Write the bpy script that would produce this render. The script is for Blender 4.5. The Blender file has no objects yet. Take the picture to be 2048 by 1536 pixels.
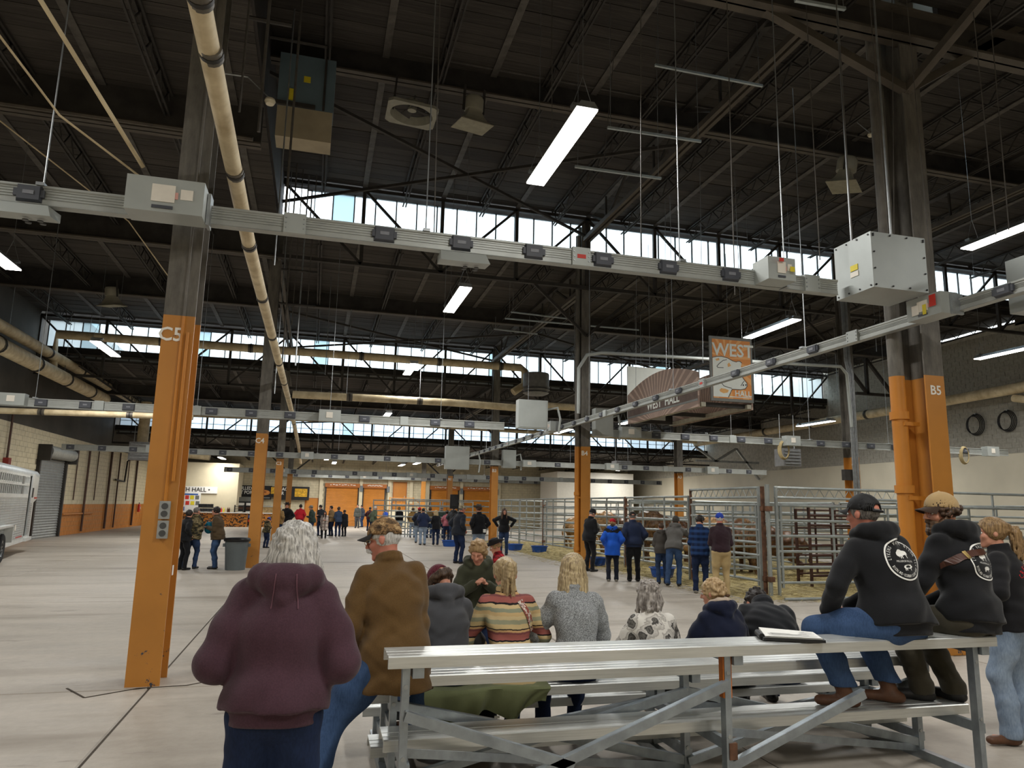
import bpy, math, random
import numpy as np
from mathutils import Vector, Matrix
from mathutils.bvhtree import BVHTree
random.seed(7); np.random.seed(7)
S = bpy.context.scene
COL = S.collection
pi = math.pi
def R(d): return math.radians(d)

# ---------------------------------------------------------------- camera, sky, exposure
F_PX, PITCH, ROLL, YAW, CAM_H = 1434.1, 0.1703, 0.0204, 0.2624, 1.67
_f = Vector((math.sin(YAW)*math.cos(PITCH), math.cos(YAW)*math.cos(PITCH), math.sin(PITCH)))
_r0 = Vector((math.cos(YAW), -math.sin(YAW), 0)); _u0 = _r0.cross(_f)
_r = _r0*math.cos(ROLL) + _u0*math.sin(ROLL); _u = _u0*math.cos(ROLL) - _r0*math.sin(ROLL)
cam_d = bpy.data.cameras.new('camera'); cam = bpy.data.objects.new('camera', cam_d); COL.objects.link(cam)
cam_d.sensor_width = 36.0; cam_d.lens = F_PX/2048*36; cam_d.clip_end = 400; cam_d.clip_start = 0.05
cam.matrix_world = Matrix(((_r.x, _u.x, -_f.x, 0), (_r.y, _u.y, -_f.y, 0), (_r.z, _u.z, -_f.z, CAM_H), (0, 0, 0, 1)))
S.camera = cam
W = bpy.data.worlds.new('overcast_sky'); S.world = W; W.use_nodes = True
W.node_tree.nodes['Background'].inputs[0].default_value = (0.86, 0.94, 1.0, 1)
W.node_tree.nodes['Background'].inputs[1].default_value = 3.8
S.view_settings.view_transform = 'Standard'; S.view_settings.look = 'None'
S.view_settings.gamma = 1.0; S.view_settings.use_curve_mapping = False
S.view_settings.exposure = 0.2
LAMP_W = 205.0        # each ceiling fixture
LAMP_COL = (1.0, 0.98, 0.94)

def at(px, py, X=None, Y=None, Z=None):
    """the point of the hall that a sight line meets on a plane X=, Y= or Z="""
    d = _f + _r*((px-1024)/F_PX) - _u*((py-768)/F_PX)
    t = X/d.x if X is not None else (Y/d.y if Y is not None else (Z-CAM_H)/d.z)
    return Vector((0, 0, CAM_H)) + d*t

# ---------------------------------------------------------------- materials
def lin(h):
    if isinstance(h, str):
        h = h.lstrip('#'); c = [int(h[i:i+2], 16)/255 for i in (0, 2, 4)]
        return tuple(x/12.92 if x <= .04045 else ((x+.055)/1.055)**2.4 for x in c)
    return tuple(h)
class NT:
    def __init__(s, name):
        s.m = bpy.data.materials.new(name); s.m.use_nodes = True
        s.t = s.m.node_tree; s.n = s.t.nodes; s.b = s.n['Principled BSDF']
    def node(s, t, **k):
        n = s.n.new(t)
        for a, b in k.items():
            if a.startswith('i_'):
                q = a[2:]; n.inputs[int(q) if q.isdigit() else q.replace('_', ' ')].default_value = b
            else: setattr(n, a, b)
        return n
    def link(s, a, b): s.t.links.new(a, b)
    def coord(s, world=False, scale=(1, 1, 1), rot=(0, 0, 0)):
        if world: o = s.node('ShaderNodeNewGeometry').outputs['Position']
        else: o = s.node('ShaderNodeTexCoord').outputs['Object']
        mp = s.node('ShaderNodeMapping'); mp.inputs['Scale'].default_value = scale; mp.inputs['Rotation'].default_value = rot
        s.link(o, mp.inputs[0]); return mp.outputs[0]
    def noise(s, co, scale, detail=4, rough=.55):
        n = s.node('ShaderNodeTexNoise'); n.inputs['Scale'].default_value = scale
        n.inputs['Detail'].default_value = detail; n.inputs['Roughness'].default_value = rough
        s.link(co, n.inputs['Vector']); return n.outputs['Fac']
    def ramp(s, fac, stops, interp='LINEAR'):
        r = s.node('ShaderNodeValToRGB'); r.color_ramp.interpolation = interp
        e = r.color_ramp.elements
        while len(e) < len(stops): e.new(.5)
        for i, (p, c) in enumerate(stops):
            c = lin(c) if isinstance(c, str) else (c if isinstance(c, tuple) else (c, c, c))
            e[i].position = p; e[i].color = (*c, 1)
        s.link(fac, r.inputs[0]); return r.outputs[0]
    def mix(s, a, b, fac, blend='MIX'):
        m = s.node('ShaderNodeMix', data_type='RGBA', blend_type=blend)
        for v, i in ((fac, 0), (a, 6), (b, 7)):
            if isinstance(v, (int, float)): m.inputs[i].default_value = v
            elif isinstance(v, (tuple, str)): m.inputs[i].default_value = (*lin(v), 1)
            else: s.link(v, m.inputs[i])
        return m.outputs[2]
    def math(s, op, a, b=0.0):
        m = s.node('ShaderNodeMath', operation=op)
        for i, v in enumerate((a, b)):
            if isinstance(v, (int, float)): m.inputs[i].default_value = v
            else: s.link(v, m.inputs[i])
        return m.outputs[0]
    def bump(s, h, strength=.3, dist=.02):
        b = s.node('ShaderNodeBump'); b.inputs['Strength'].default_value = strength; b.inputs['Distance'].default_value = dist
        s.link(h, b.inputs['Height']); s.link(b.outputs[0], s.b.inputs['Normal'])
    def color(s, c):
        if isinstance(c, (tuple, str)): s.b.inputs['Base Color'].default_value = (*lin(c), 1)
        else: s.link(c, s.b.inputs['Base Color'])
    def set(s, rough=.6, metal=0., spec=.5):
        s.b.inputs['Roughness'].default_value = rough; s.b.inputs['Metallic'].default_value = metal
        s.b.inputs['Specular IOR Level'].default_value = spec; return s.m
_mc = {}
def M(name, col='#808080', rough=.6, metal=0., var=.12, scale=6., bump=0., dark=None, spec=.4, world=False, stretch=(1, 1, 1)):
    """plain surface: colour with soft mottling, optional grain relief"""
    if name in _mc: return _mc[name]
    t = NT(name); co = t.coord(world, stretch); n = t.noise(co, scale)
    c = lin(col); d = lin(dark) if dark else tuple(x*(1-2*var) for x in c); l = tuple(min(1, x*(1+var)) for x in c)
    t.color(t.ramp(n, [(.3, d), (.7, l)]))
    if bump: t.bump(t.noise(co, scale*6, 3), bump, .01)
    _mc[name] = t.set(rough, metal, spec); return _mc[name]

# ---------------------------------------------------------------- mesh building
class MB:
    def __init__(s): s.v = []; s.f = []; s.mi = []
    def add(s, v, f, m=0):
        o = len(s.v); s.v += [tuple(p) for p in v]; s.f += [tuple(i+o for i in q) for q in f]; s.mi += [m]*len(f); return s
    def box(s, c, d, m=0, rot=None):
        x, y, z = d[0]/2, d[1]/2, d[2]/2
        v = [Vector((a*x, b*y, e*z)) for a in (-1, 1) for b in (-1, 1) for e in (-1, 1)]
        if rot is not None:
            if isinstance(rot, (int, float)): rot = Matrix.Rotation(rot, 3, 'Z')
            v = [rot @ p for p in v]
        c = Vector(c)
        return s.add([p+c for p in v], [(0, 1, 3, 2), (4, 6, 7, 5), (0, 4, 5, 1), (2, 3, 7, 6), (0, 2, 6, 4), (1, 5, 7, 3)], m)
    def frame(s, a, b, up=(0, 0, 1)):
        a = Vector(a); b = Vector(b); x = (b-a).normalized(); u = Vector(up)
        if abs(x.dot(u)) > .98: u = Vector((1, 0, 0))
        y = u.cross(x).normalized(); z = x.cross(y); return a, b, x, y, z
    def bar(s, a, b, w, h, m=0, up=(0, 0, 1)):
        a, b, x, y, z = s.frame(a, b, up)
        v = [p+y*(i*w/2)+z*(j*h/2) for p in (a, b) for i, j in ((-1, -1), (1, -1), (1, 1), (-1, 1))]
        return s.add(v, [(3, 2, 1, 0), (4, 5, 6, 7), (0, 1, 5, 4), (1, 2, 6, 5), (2, 3, 7, 6), (3, 0, 4, 7)], m)
    def extr(s, prof, a, b, m=0, up=(0, 0, 1), caps=True):
        """sweep a closed outline (side, up) from a to b"""
        a, b, x, y, z = s.frame(a, b, up); n = len(prof)
        v = [p-y*q[0]+z*q[1] for p in (a, b) for q in prof]
        f = [(i, (i+1) % n, n+(i+1) % n, n+i) for i in range(n)]
        if caps: f += [tuple(range(n-1, -1, -1)), tuple(range(n, 2*n))]
        return s.add(v, f, m)
    def cyl(s, a, b, r, r2=None, n=10, m=0, caps=True):
        r2 = r if r2 is None else r2
        a, b, x, y, z = s.frame(a, b)
        v = [p+(y*math.cos(2*pi*i/n)+z*math.sin(2*pi*i/n))*q for p, q in ((a, r), (b, r2)) for i in range(n)]
        f = [(i, (i+1) % n, n+(i+1) % n, n+i) for i in range(n)]
        if caps: f += [tuple(range(n-1, -1, -1)), tuple(range(n, 2*n))]
        return s.add(v, f, m)
    def tube(s, pts, r, n=8, m=0, caps=True):
        pts = [Vector(p) for p in pts]; rr = r if isinstance(r, (list, tuple)) else [r]*len(pts)
        v = []; yy = None
        for i, p in enumerate(pts):
            t = (pts[min(i+1, len(pts)-1)]-pts[max(i-1, 0)]).normalized()
            if yy is None:
                u = Vector((0, 0, 1)) if abs(t.z) < .95 else Vector((1, 0, 0)); yy = u.cross(t).normalized()
            else: yy = (yy-t*yy.dot(t)).normalized()
            zz = t.cross(yy)
            v += [p+(yy*math.cos(2*pi*k/n)+zz*math.sin(2*pi*k/n))*rr[i] for k in range(n)]
        f = [(i*n+k, i*n+(k+1) % n, (i+1)*n+(k+1) % n, (i+1)*n+k) for i in range(len(pts)-1) for k in range(n)]
        if caps: f += [tuple(range(n-1, -1, -1)), tuple((len(pts)-1)*n+k for k in range(n))]
        return s.add(v, f, m)
    def rev(s, prof, c=(0, 0, 0), n=16, m=0, rot=None, sx=1., sy=1.):
        c = Vector(c); v = []
        for r, z in prof:
            for k in range(n):
                p = Vector((r*math.cos(2*pi*k/n)*sx, r*math.sin(2*pi*k/n)*sy, z))
                v.append((rot @ p if rot is not None else p)+c)
        f = [(i*n+k, i*n+(k+1) % n, (i+1)*n+(k+1) % n, (i+1)*n+k) for i in range(len(prof)-1) for k in range(n)]
        if prof[0][0] > 1e-6: f.append(tuple(range(n-1, -1, -1)))
        if prof[-1][0] > 1e-6: f.append(tuple((len(prof)-1)*n+k for k in range(n)))
        return s.add(v, f, m)
    def poly(s, pts, th, mat4, m=0):
        """flat outline pts (x,y) of thickness th, placed by a matrix"""
        n = len(pts); v = [mat4 @ Vector((p[0], p[1], z)) for z in (0, th) for p in pts]
        return s.add(v, [tuple(range(n-1, -1, -1)), tuple(range(n, 2*n))]+[(i, (i+1) % n, n+(i+1) % n, n+i) for i in range(n)], m)
    def mesh(s, name, mats, smooth=False):
        me = bpy.data.meshes.new(name); me.from_pydata(s.v, [], s.f)
        for m in (mats if isinstance(mats, (list, tuple)) else [mats]): me.materials.append(m)
        if any(s.mi): me.polygons.foreach_set('material_index', s.mi)
        if smooth:
            me.polygons.foreach_set('use_smooth', [True]*len(me.polygons)); me.set_sharp_from_angle(angle=.7)
        me.update(); return me
    def build(s, name, mats, parent=None, smooth=False, loc=(0, 0, 0), rz=0):
        return link(name, s.mesh(name, mats, smooth), parent, loc, rz)
def link(name, data, parent=None, loc=(0, 0, 0), rz=0):
    o = bpy.data.objects.new(name, data); COL.objects.link(o); o.location = loc
    if rz: o.rotation_euler = (0, 0, rz)
    if parent is not None: o.parent = parent
    return o
def tag(o, label=None, cat=None, group=None, kind=None):
    for k, v in (('label', label), ('category', cat), ('group', group), ('kind', kind)):
        if v: o[k] = v
    return o
def thing(name, label, cat, loc=(0, 0, 0), rz=0, group=None):
    return tag(link(name, None, None, loc, rz), label, cat, group)
def struct(name):
    return tag(link(name, None), kind='structure')
def dup(root, loc=None, rz=None, label=None, group=None):
    def cp(o, par):
        c = o.copy(); COL.objects.link(c); c.parent = par
        for ch in list(o.children): cp(ch, c)
        return c
    r = cp(root, root.parent)
    if loc is not None: r.location = loc
    if rz is not None: r.rotation_euler = (0, 0, rz)
    if label: r['label'] = label
    if group: r['group'] = group
    return r
def letters(body, size, mat, parent, mw, name='lettering', align='CENTER', ext=.002, shear=0., sx=1.):
    cu = bpy.data.curves.new(name, 'FONT'); cu.body = body; cu.size = size; cu.align_x = align; cu.align_y = 'CENTER'
    cu.extrude = ext; cu.offset = size*.018; cu.shear = shear; cu.resolution_u = 2; cu.materials.append(mat)
    f = bpy.data.objects.new(name, cu); me = bpy.data.meshes.new_from_object(f); me.materials.clear(); me.materials.append(mat)
    bpy.data.objects.remove(f); o = link(name, me, parent)
    o.matrix_local = mw @ Matrix.Diagonal((sx, 1, 1, 1)); return o
def face_mat(p, right, up):
    """matrix whose x runs along right, y along up and z out of the face"""
    x = Vector(right).normalized(); y = Vector(up).normalized(); z = x.cross(y)
    return Matrix(((x.x, y.x, z.x, p[0]), (x.y, y.y, z.y, p[1]), (x.z, y.z, z.z, p[2]), (0, 0, 0, 1)))
SOUTH = ((1, 0, 0), (0, 0, 1))    # a face turned to the camera end of the hall
# ---------------------------------------------------------------- shared materials
def m_concrete():
    t = NT('stained_concrete'); co = t.coord(True); st = t.coord(True, (.25, 1.4, 1))
    a = t.noise(co, .55, 6, .6); b = t.noise(st, 1.6, 5, .65); c = t.noise(co, 9, 5, .7); s = t.noise(st, .8, 4, .55)
    base = t.ramp(a, [(.25, '#948b7f'), (.55, '#aaa195'), (.8, '#bab2a6')])
    base = t.mix(base, t.ramp(b, [(.3, '#7b7368'), (.7, '#c6beb2')]), .42)
    base = t.mix(base, t.ramp(c, [(.3, '#8a8277'), (.7, '#cfc8bd')]), .16)
    spots = t.ramp(s, [(.54, 0.), (.70, 1.)])
    base = t.mix(base, '#736a5e', t.math('MULTIPLY', spots, .7))
    d = t.noise(t.coord(True, (.6, 2.2, 1)), 1.1, 6, .7)
    base = t.mix(base, '#5d5449', t.math('MULTIPLY', t.ramp(d, [(.62, 0.), (.73, 1.)]), .7))
    t.color(base); t.bump(t.noise(co, 14, 6, .7), .25, .01)
    t.link(t.ramp(b, [(.3, .42), (.7, .62)]), t.b.inputs['Roughness']); t.b.inputs['Specular IOR Level'].default_value = .35
    return t.m
def m_paint(name, col, chip='#3a3d48', thr=.70, scale=14):
    t = NT(name); co = t.coord(); n = t.noise(co, scale, 6, .7); l = t.noise(co, 2.2, 3)
    base = t.ramp(l, [(.3, tuple(x*.85 for x in lin(col))), (.7, col)])
    z = t.node('ShaderNodeSeparateXYZ'); t.link(t.coord(), z.inputs[0])
    low = t.math('SUBTRACT', 1.0, t.math('MULTIPLY', z.outputs[2], 1.1)); low = t.math('MULTIPLY', t.math('MAXIMUM', low, 0.), .10)
    f = t.ramp(t.math('ADD', n, low), [(thr, 0.), (thr+.025, 1.)])
    t.color(t.mix(base, chip, f)); t.bump(f, .25, .002); return t.set(.42, 0, .5)
def m_steel_dusty():
    t = NT('grey_painted_steel'); co = t.coord(False, (3, 3, .6)); n = t.noise(co, 3, 6, .7); d = t.noise(t.coord(), 1.4, 4)
    c = t.ramp(n, [(.25, '#4b4843'), (.55, '#6d6962'), (.8, '#827d75')])
    t.color(t.mix(c, '#3a3733', t.ramp(d, [(.5, 0.), (.75, .8)]))); return t.set(.6, 0, .3)
def m_wood():
    t = NT('dark_deck_wood'); co = t.coord(True, (.35, 9, 1)); n = t.noise(co, 3.2, 6, .7); w = t.noise(t.coord(True), .5, 3)
    c = t.ramp(n, [(.25, '#232120'), (.55, '#403c38'), (.78, '#625d57')])
    oi = t.node('ShaderNodeObjectInfo').outputs['Random']
    c = t.mix(c, t.ramp(oi, [(0., '#2b2826'), (1., '#5a554f')]), .35)
    t.color(t.mix(c, '#5e5952', t.ramp(w, [(.62, 0.), (.8, .35)]))); t.bump(n, .4, .01); return t.set(.8, 0, .2)
CONC = m_concrete(); ORANGE = m_paint('orange_paint', '#bd7f34'); ORANGE2 = M('orange_door_paint', '#c07c2c', .5, var=.06, scale=2)
STEEL = m_steel_dusty(); WOOD = m_wood()
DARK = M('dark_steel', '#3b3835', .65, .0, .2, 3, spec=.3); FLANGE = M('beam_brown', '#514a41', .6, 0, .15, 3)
BLOCKG = M('grey_block', '#9c998f', .85, 0, .10, 9, .25, world=True); MORTARG = M('grey_mortar', '#b9b6ab', .9)
BLOCKC = M('cream_block', '#cfc4a6', .6, 0, .06, 4, .1, world=True); MORTARC = M('cream_joint', '#a39a82', .8)
CREAM = M('cream_wall', '#d3c8ab', .6, 0, .05, 1.2, world=True); BLOCKO = M('orange_block', '#c07a32', .55, 0, .08, 4, .1, world=True)
WHITE = M('white_paint', '#e6e5e0', .5, 0, .03); BLACK = M('black_plastic', '#17181a', .45, 0, .1)
GALV = M('galvanised', '#a8acae', .42, .75, .12, 8); GREYB = M('grey_enamel', '#a9aeab', .42, .15, .04, 3)
PIPEC = M('pipe_wrap', '#d2c3a2', .6, 0, .12, 3.5, .1, dark='#b09d7a'); BAND = M('pipe_band', '#5f594f', .5, .2, .1)
STRAP = M('dark_strap', '#2b2825', .6)
def m_pane(name, tint, tr):
    t = NT(name); co = t.coord(True); n = t.noise(co, .7, 4)
    tp = t.node('ShaderNodeBsdfTransparent'); t.link(t.ramp(n, [(.3, tuple(x*.86 for x in tint)), (.7, tint)]), tp.inputs[0])
    tl = t.node('ShaderNodeBsdfTranslucent'); tl.inputs[0].default_value = (.9, .95, .97, 1)
    mx = t.node('ShaderNodeMixShader'); mx.inputs[0].default_value = tr
    t.link(tp.outputs[0], mx.inputs[1]); t.link(tl.outputs[0], mx.inputs[2])
    t.link(mx.outputs[0], t.n['Material Output'].inputs['Surface']); return t.m
PANE = m_pane('dirty_wire_glass', (.88, .95, .97), .30); PANE_B = m_pane('patched_fibreglass', (.40, .52, .56), .35)
PANE_C = m_pane('bluish_glass', (.60, .68, .76), .3)
HX0, HX1, HY0, HY1 = -10.95, 25.8, -7.0, 57.2
XC, XB, XA = -1.42, 7.6, 16.7
Y5, Y4, Y3, Y2 = 7.5, 19.75, 31.7, 43.9

# ---------------------------------------------------------------- floor of cast slabs
floor = struct('floor')
fx = [HX0-.3, -6.2, -1.33, 3.1, 7.62, 12.2, 16.7, 21.2, HX1+.3]; fy = [HY0-.3, -3.2, 2.4, 7.42, 13.6, 19.75, 25.8, 31.8, 37.8, 43.9, 50.4, HY1+.3]
for i in range(len(fx)-1):
    for j in range(len(fy)-1):
        g = .007; a, b, c, d = fx[i]+g, fx[i+1]-g, fy[j]+g, fy[j+1]-g
        m = MB(); e = .012
        v = [(a, c, -e), (b, c, -e), (b, d, -e), (a, d, -e), (a+e, c+e, 0), (b-e, c+e, 0), (b-e, d-e, 0), (a+e, d-e, 0)]
        m.add(v, [(4, 5, 6, 7), (0, 1, 5, 4), (1, 2, 6, 5), (2, 3, 7, 6), (3, 0, 4, 7)]); m.build('slab', CONC, floor)
MB().box(((HX0+HX1)/2, (HY0+HY1)/2, -.11), (HX1-HX0+2, HY1-HY0+2, .2)).build('subfloor', M('joint_dirt', '#453d34', .95), floor)

# ---------------------------------------------------------------- walls: block courses over a mortar plane
def block_wall(name, axis, pos, out, u0, u1, z0, z1, bm, mm, near, step=.4, rise=.2, singles=300, openings=()):
    """blocks proud of a mortar plane; the 300 that show largest are parts, the rest one part"""
    w = struct(name); bl = []
    for k in range(int(round((z1-z0)/rise))):
        z = z0+rise*(k+.5); off = step/2 if k % 2 else 0
        for i in range(-1, int((u1-u0)/step)+1):
            a = max(u0, u0+i*step+off+.006); b = min(u1, u0+(i+1)*step+off-.006)
            if b-a < .05: continue
            if any(b > o[0] and a < o[1] and z > o[2] and z < o[3] for o in openings): continue
            bl.append((a, b, z))
    def shp(m, a, b, z):
        t = .012+random.random()*.004
        if axis == 'X': m.box((pos+out*t/2, (a+b)/2, z), (t, b-a, rise-.012))
        else: m.box(((a+b)/2, pos+out*t/2, z), (b-a, t, rise-.012))
    bl.sort(key=lambda q: abs((q[0]+q[1])/2-near[0])+3*abs(q[2]-near[1]))
    for a, b, z in bl[:singles]:
        m = MB(); shp(m, a, b, z); m.build('block', bm(z) if callable(bm) else bm, w)
    by = {}
    for a, b, z in bl[singles:]:
        mat = bm(z) if callable(bm) else bm; shp(by.setdefault(mat.name, (MB(), mat))[0], a, b, z)
    for mb, mat in by.values(): tag(mb.build('blockwork', mat, w), kind='stuff')
    return w
def wall_plane(w, c, d, mat, name='wall_core'): return MB().box(c, d).build(name, mat, w)
# left wall: cream over an orange dado, dark above
RD = (33.3, 36.5, 0, 3.35)     # the grey roll-up door
lw = block_wall('wall_left', 'X', HX0, 1, 22, HY1, 0, 4.4, lambda z: BLOCKO if z < 1.4 else BLOCKC, MORTARC, (42, 2.2), openings=[RD, (54.0, 55.2, 0, 2.1)])
wall_plane(lw, (HX0-.15, (HY0+HY1)/2, 2.2), (.3, HY1-HY0, 4.4), MORTARC)
wall_plane(lw, (HX0-.15, (HY0+HY1)/2, 7.2), (.3, HY1-HY0, 5.6), M('dark_grey_wall', '#4b4740', .85, 0, .15, .8), 'upper_wall')  # upper wall in a plain darker tone with soft mottling
rw = block_wall('wall_right', 'X', HX1, -1, 15, 36, 4.1, 8.9, BLOCKG, MORTARG, (24, 5.2))
wall_plane(rw, (HX1+.15, (HY0+HY1)/2, 6.6), (.3, HY1-HY0, 5.0), MORTARG)
wall_plane(rw, (HX1+.15, (HY0+HY1)/2, 2.05), (.3, HY1-HY0, 4.1), M('cream_render', '#cfc8b4', .6, 0, .06, .5, world=True), 'painted_base')
wall_plane(rw, (HX1+.15, 13, 10.2), (.3, 16, 2.4), M('dark_grey_wall'), 'upper_wall')
OD = [(.8, 3.25), (3.6, 5.3), (8.85, 11.1), (11.5, 14.0)]
bw = block_wall('wall_back', 'Y', HY1, -1, HX0, HX1, 0, 5.4, BLOCKC, MORTARC, (2, 2), singles=120, openings=[(a, b, 0, 3.2) for a, b in OD])
wall_plane(bw, ((HX0+HX1)/2, HY1+.15, 2.9), (HX1-HX0+.6, .3, 5.8), MORTARC)
pj_w = struct('wall_front')     # the food court's projecting wall
MB().box((-7.85, 55.4, 2.15), (5.3, 3.4, 4.3)).build('projecting_wall', CREAM, pj_w)
kw = struct('wall_near'); wall_plane(kw, ((HX0+HX1)/2, HY0-.15, 5), (HX1-HX0+.6, .3, 10.5), CREAM)
bb = struct('wall_recess'); MB().box((20.6, 53.6, 2.2), (6.2, 4.2, 4.4)).build('white_partition', M('white_partition', '#dcd8cc', .6, 0, .03), bb)

# ---------------------------------------------------------------- ceilings: planks on joists on beams
def joist(L, h):
    m = MB(); n = max(4, int(L/.75))
    m.bar((-.045, 0, 0), (-.045, L, 0), .04, .05); m.bar((.045, 0, 0), (.045, L, 0), .04, .05)
    m.bar((-.04, 0, -h), (-.04, L, -h), .035, .035); m.bar((.04, 0, -h), (.04, L, -h), .035, .035)
    for i in range(n):
        a, b = L*i/n, L*(i+1)/n; c = (a+b)/2
        m.bar((0, a, 0), (0, c, -h), .022, .022); m.bar((0, c, -h), (0, b, 0), .022, .022)
    return m.mesh('joist', DARK)
BATT = M('grey_batten', '#57534e', .7, 0, .2, 5)
def ibeam(m, a, b, w, h, web=.03, fl=.035):
    a = Vector(a); b = Vector(b)
    m.bar(a+Vector((0, 0, h/2)), b+Vector((0, 0, h/2)), web, h, 0)
    m.bar(a+Vector((0, 0, fl/2)), b+Vector((0, 0, fl/2)), w, fl, 1); m.bar(a+Vector((0, 0, h-fl/2)), b+Vector((0, 0, h-fl/2)), w, fl, 1)  # light catching the flanges is put into their lighter colour
def ceiling(name, x0, x1, y0, y1, z0, z1, beams, pitch=2.27, pw=.305, jh=.42, jx=None):
    c = struct(name); n = int(round((y1-y0)/pw)); L = y1-y0; sl = (z1-z0)/L; ang = math.atan(sl)
    me = None
    for i in range(n):
        y = y0+(i+.5)*L/n; z = z0+sl*(y-y0)+.03+random.uniform(-.006, .006)
        if me is None: me = MB().box((0, 0, 0), (x1-x0, L/n-.012, .05)).mesh('plank', WOOD)
        o = link('plank', me, c, ((x0+x1)/2, y, z)); o.rotation_euler = (ang+random.uniform(-.006, .006), 0, 0)
    MB().add([(x0, y0, z0+.075), (x1, y0, z0+.075), (x1, y1, z1+.075), (x0, y1, z1+.075), (x0, y0, z0+.3), (x1, y0, z0+.3), (x1, y1, z1+.3), (x0, y1, z1+.3)],
             [(0, 3, 2, 1), (4, 5, 6, 7), (0, 1, 5, 4), (1, 2, 6, 5), (2, 3, 7, 6), (3, 0, 4, 7)]).build('roof_cover', M('roof_felt', '#26231f', .95), c)
    jm = joist(L, jh); bm = MB().box((0, L/2, -.015), (.14, L, .02)).mesh('batten', BATT)
    k = 0; x = (jx if jx is not None else x0+pitch/2)
    while x < x1-.1:
        o = link('joist', jm, c, (x, y0, z0-.03)); o.rotation_euler = (ang, 0, 0)
        if x+pitch/2 < x1: o = link('batten', bm, c, (x+pitch/2, y0, z0-.01)); o.rotation_euler = (ang, 0, 0)
        x += pitch
    for (yb, zb, h) in beams:
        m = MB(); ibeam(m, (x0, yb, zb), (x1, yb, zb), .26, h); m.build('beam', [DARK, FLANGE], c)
    return c
c1 = ceiling('ceiling', XC, HX1, Y5, Y4, 10.80, 10.62, [(13.6, 10.2, .6)], jx=-.3)
c2 = ceiling('ceiling_2', XC, HX1, Y4+.1, Y3, 9.25, 9.0, [(25.8, 8.55, .7)], jx=-.3)
c3 = ceiling('ceiling_3', HX0, HX1, Y3+.1, Y2, 7.35, 7.0, [(37.8, 6.6, .6)], jx=-9.4)
c4 = ceiling('ceiling_4', HX0, HX1, Y2+.1, HY1+.2, 5.45, 5.2, [(50.2, 4.85, .5)], jx=-9.4)
c5 = ceiling('ceiling_5', HX0, XC, HY0, Y3, 9.35, 9.0, [(7.5, 8.36, .8), (13.6, 8.36, .9), (19.7, 8.22, .9), (25.8, 8.4, .7)], jx=-9.9)
c6 = ceiling('ceiling_6', XC, HX1, HY0, Y5-.1, 8.95, 8.9, [(7.38, 8.22, .45)], jx=-.3)

# ---------------------------------------------------------------- clerestory windows between the roof steps
def clerestory(name, y, x0, x1, z0, z1, pane_w, rails=0, odd=(), pmat=PANE):
    w = struct(name); n = int(round((x1-x0)/pane_w)); pw = (x1-x0)/n; h = z1-z0
    pm = MB().box((0, 0, 0), (pw-.03, .012, h)).mesh('pane', pmat); mm = MB().box((0, 0, 0), (.035, .06, h)).mesh('mullion', DARK)
    bl = MB().box((0, 0, 0), (pw-.03, .012, h)).mesh('pane', PANE_B)
    for i in range(n):
        link('pane', bl if i in odd else pm, w, (x0+(i+.5)*pw, y, (z0+z1)/2))
    for i in range(n+1): link('mullion', mm, w, (x0+i*pw, y-.01, (z0+z1)/2))
    for k in range(rails): MB().box(((x0+x1)/2, y-.012, z0+h*(k+1)/(rails+1)), (x1-x0, .03, .025)).build('glazing_bar', DARK, w)
    MB().box(((x0+x1)/2, y, z1+.07), (x1-x0+.2, .14, .14)).build('window_head', DARK, w)
    MB().box(((x0+x1)/2, y-.03, z0-.05), (x1-x0+.2, .18, .10)).build('window_sill', DARK, w)
    return w
clerestory('window_1', Y4+.35, -.62, HX1, 9.12, 10.46, .60, odd=(1,))
clerestory('window_2', Y3+.35, HX0+.2, HX1-.1, 7.25, 8.75, .61, odd=(2, 9, 17, 30, 44))
clerestory('window_3', Y2+.35, HX0+.2, HX1-.1, 5.35, 6.74, .61, 1, odd=(4, 20, 35), pmat=PANE_C)
def filler(name, c, d, mat=DARK): w = struct(name); MB().box(c, d).build('boarding', mat, w); return w
filler('trim_1', ((XC+HX1)/2, Y4+.4, 10.75), (HX1-XC, .12, .45)); filler('trim_2', ((XC+HX1)/2, Y4+.3, 9.15), (HX1-XC, .1, .12))
filler('trim_3', ((HX0+HX1)/2, Y3+.4, 9.02), (HX1-HX0, .12, .44)); filler('trim_4', ((HX0+HX1)/2, Y2+.4, 7.0), (HX1-HX0, .12, .42))
sw = struct('wall_side'); MB().box((XC-.02, (Y5+Y4)/2, 10.1), (.14, Y4-Y5+.6, 1.8)).build('step_wall', M('step_boards', '#2c2825', .8, 0, .2, 2), sw)
# the step above the near beam: boards with two lights of glass
ns = struct('wall_step'); ST = M('step_boards')
for a, b in ((XC, 7.25), (8.25, 10.6), (11.4, HX1)): MB().box(((a+b)/2, Y5-.05, 9.9), (b-a, .1, 2.2)).build('step_board', ST, ns)
w4 = struct('window_4')
for a, b in ((7.3, 7.75), (7.8, 8.2), (10.65, 11.0), (11.05, 11.35)): MB().box(((a+b)/2, Y5-.05, 9.9), (b-a, .02, 2.2)).build('pane', PANE, w4)

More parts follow.
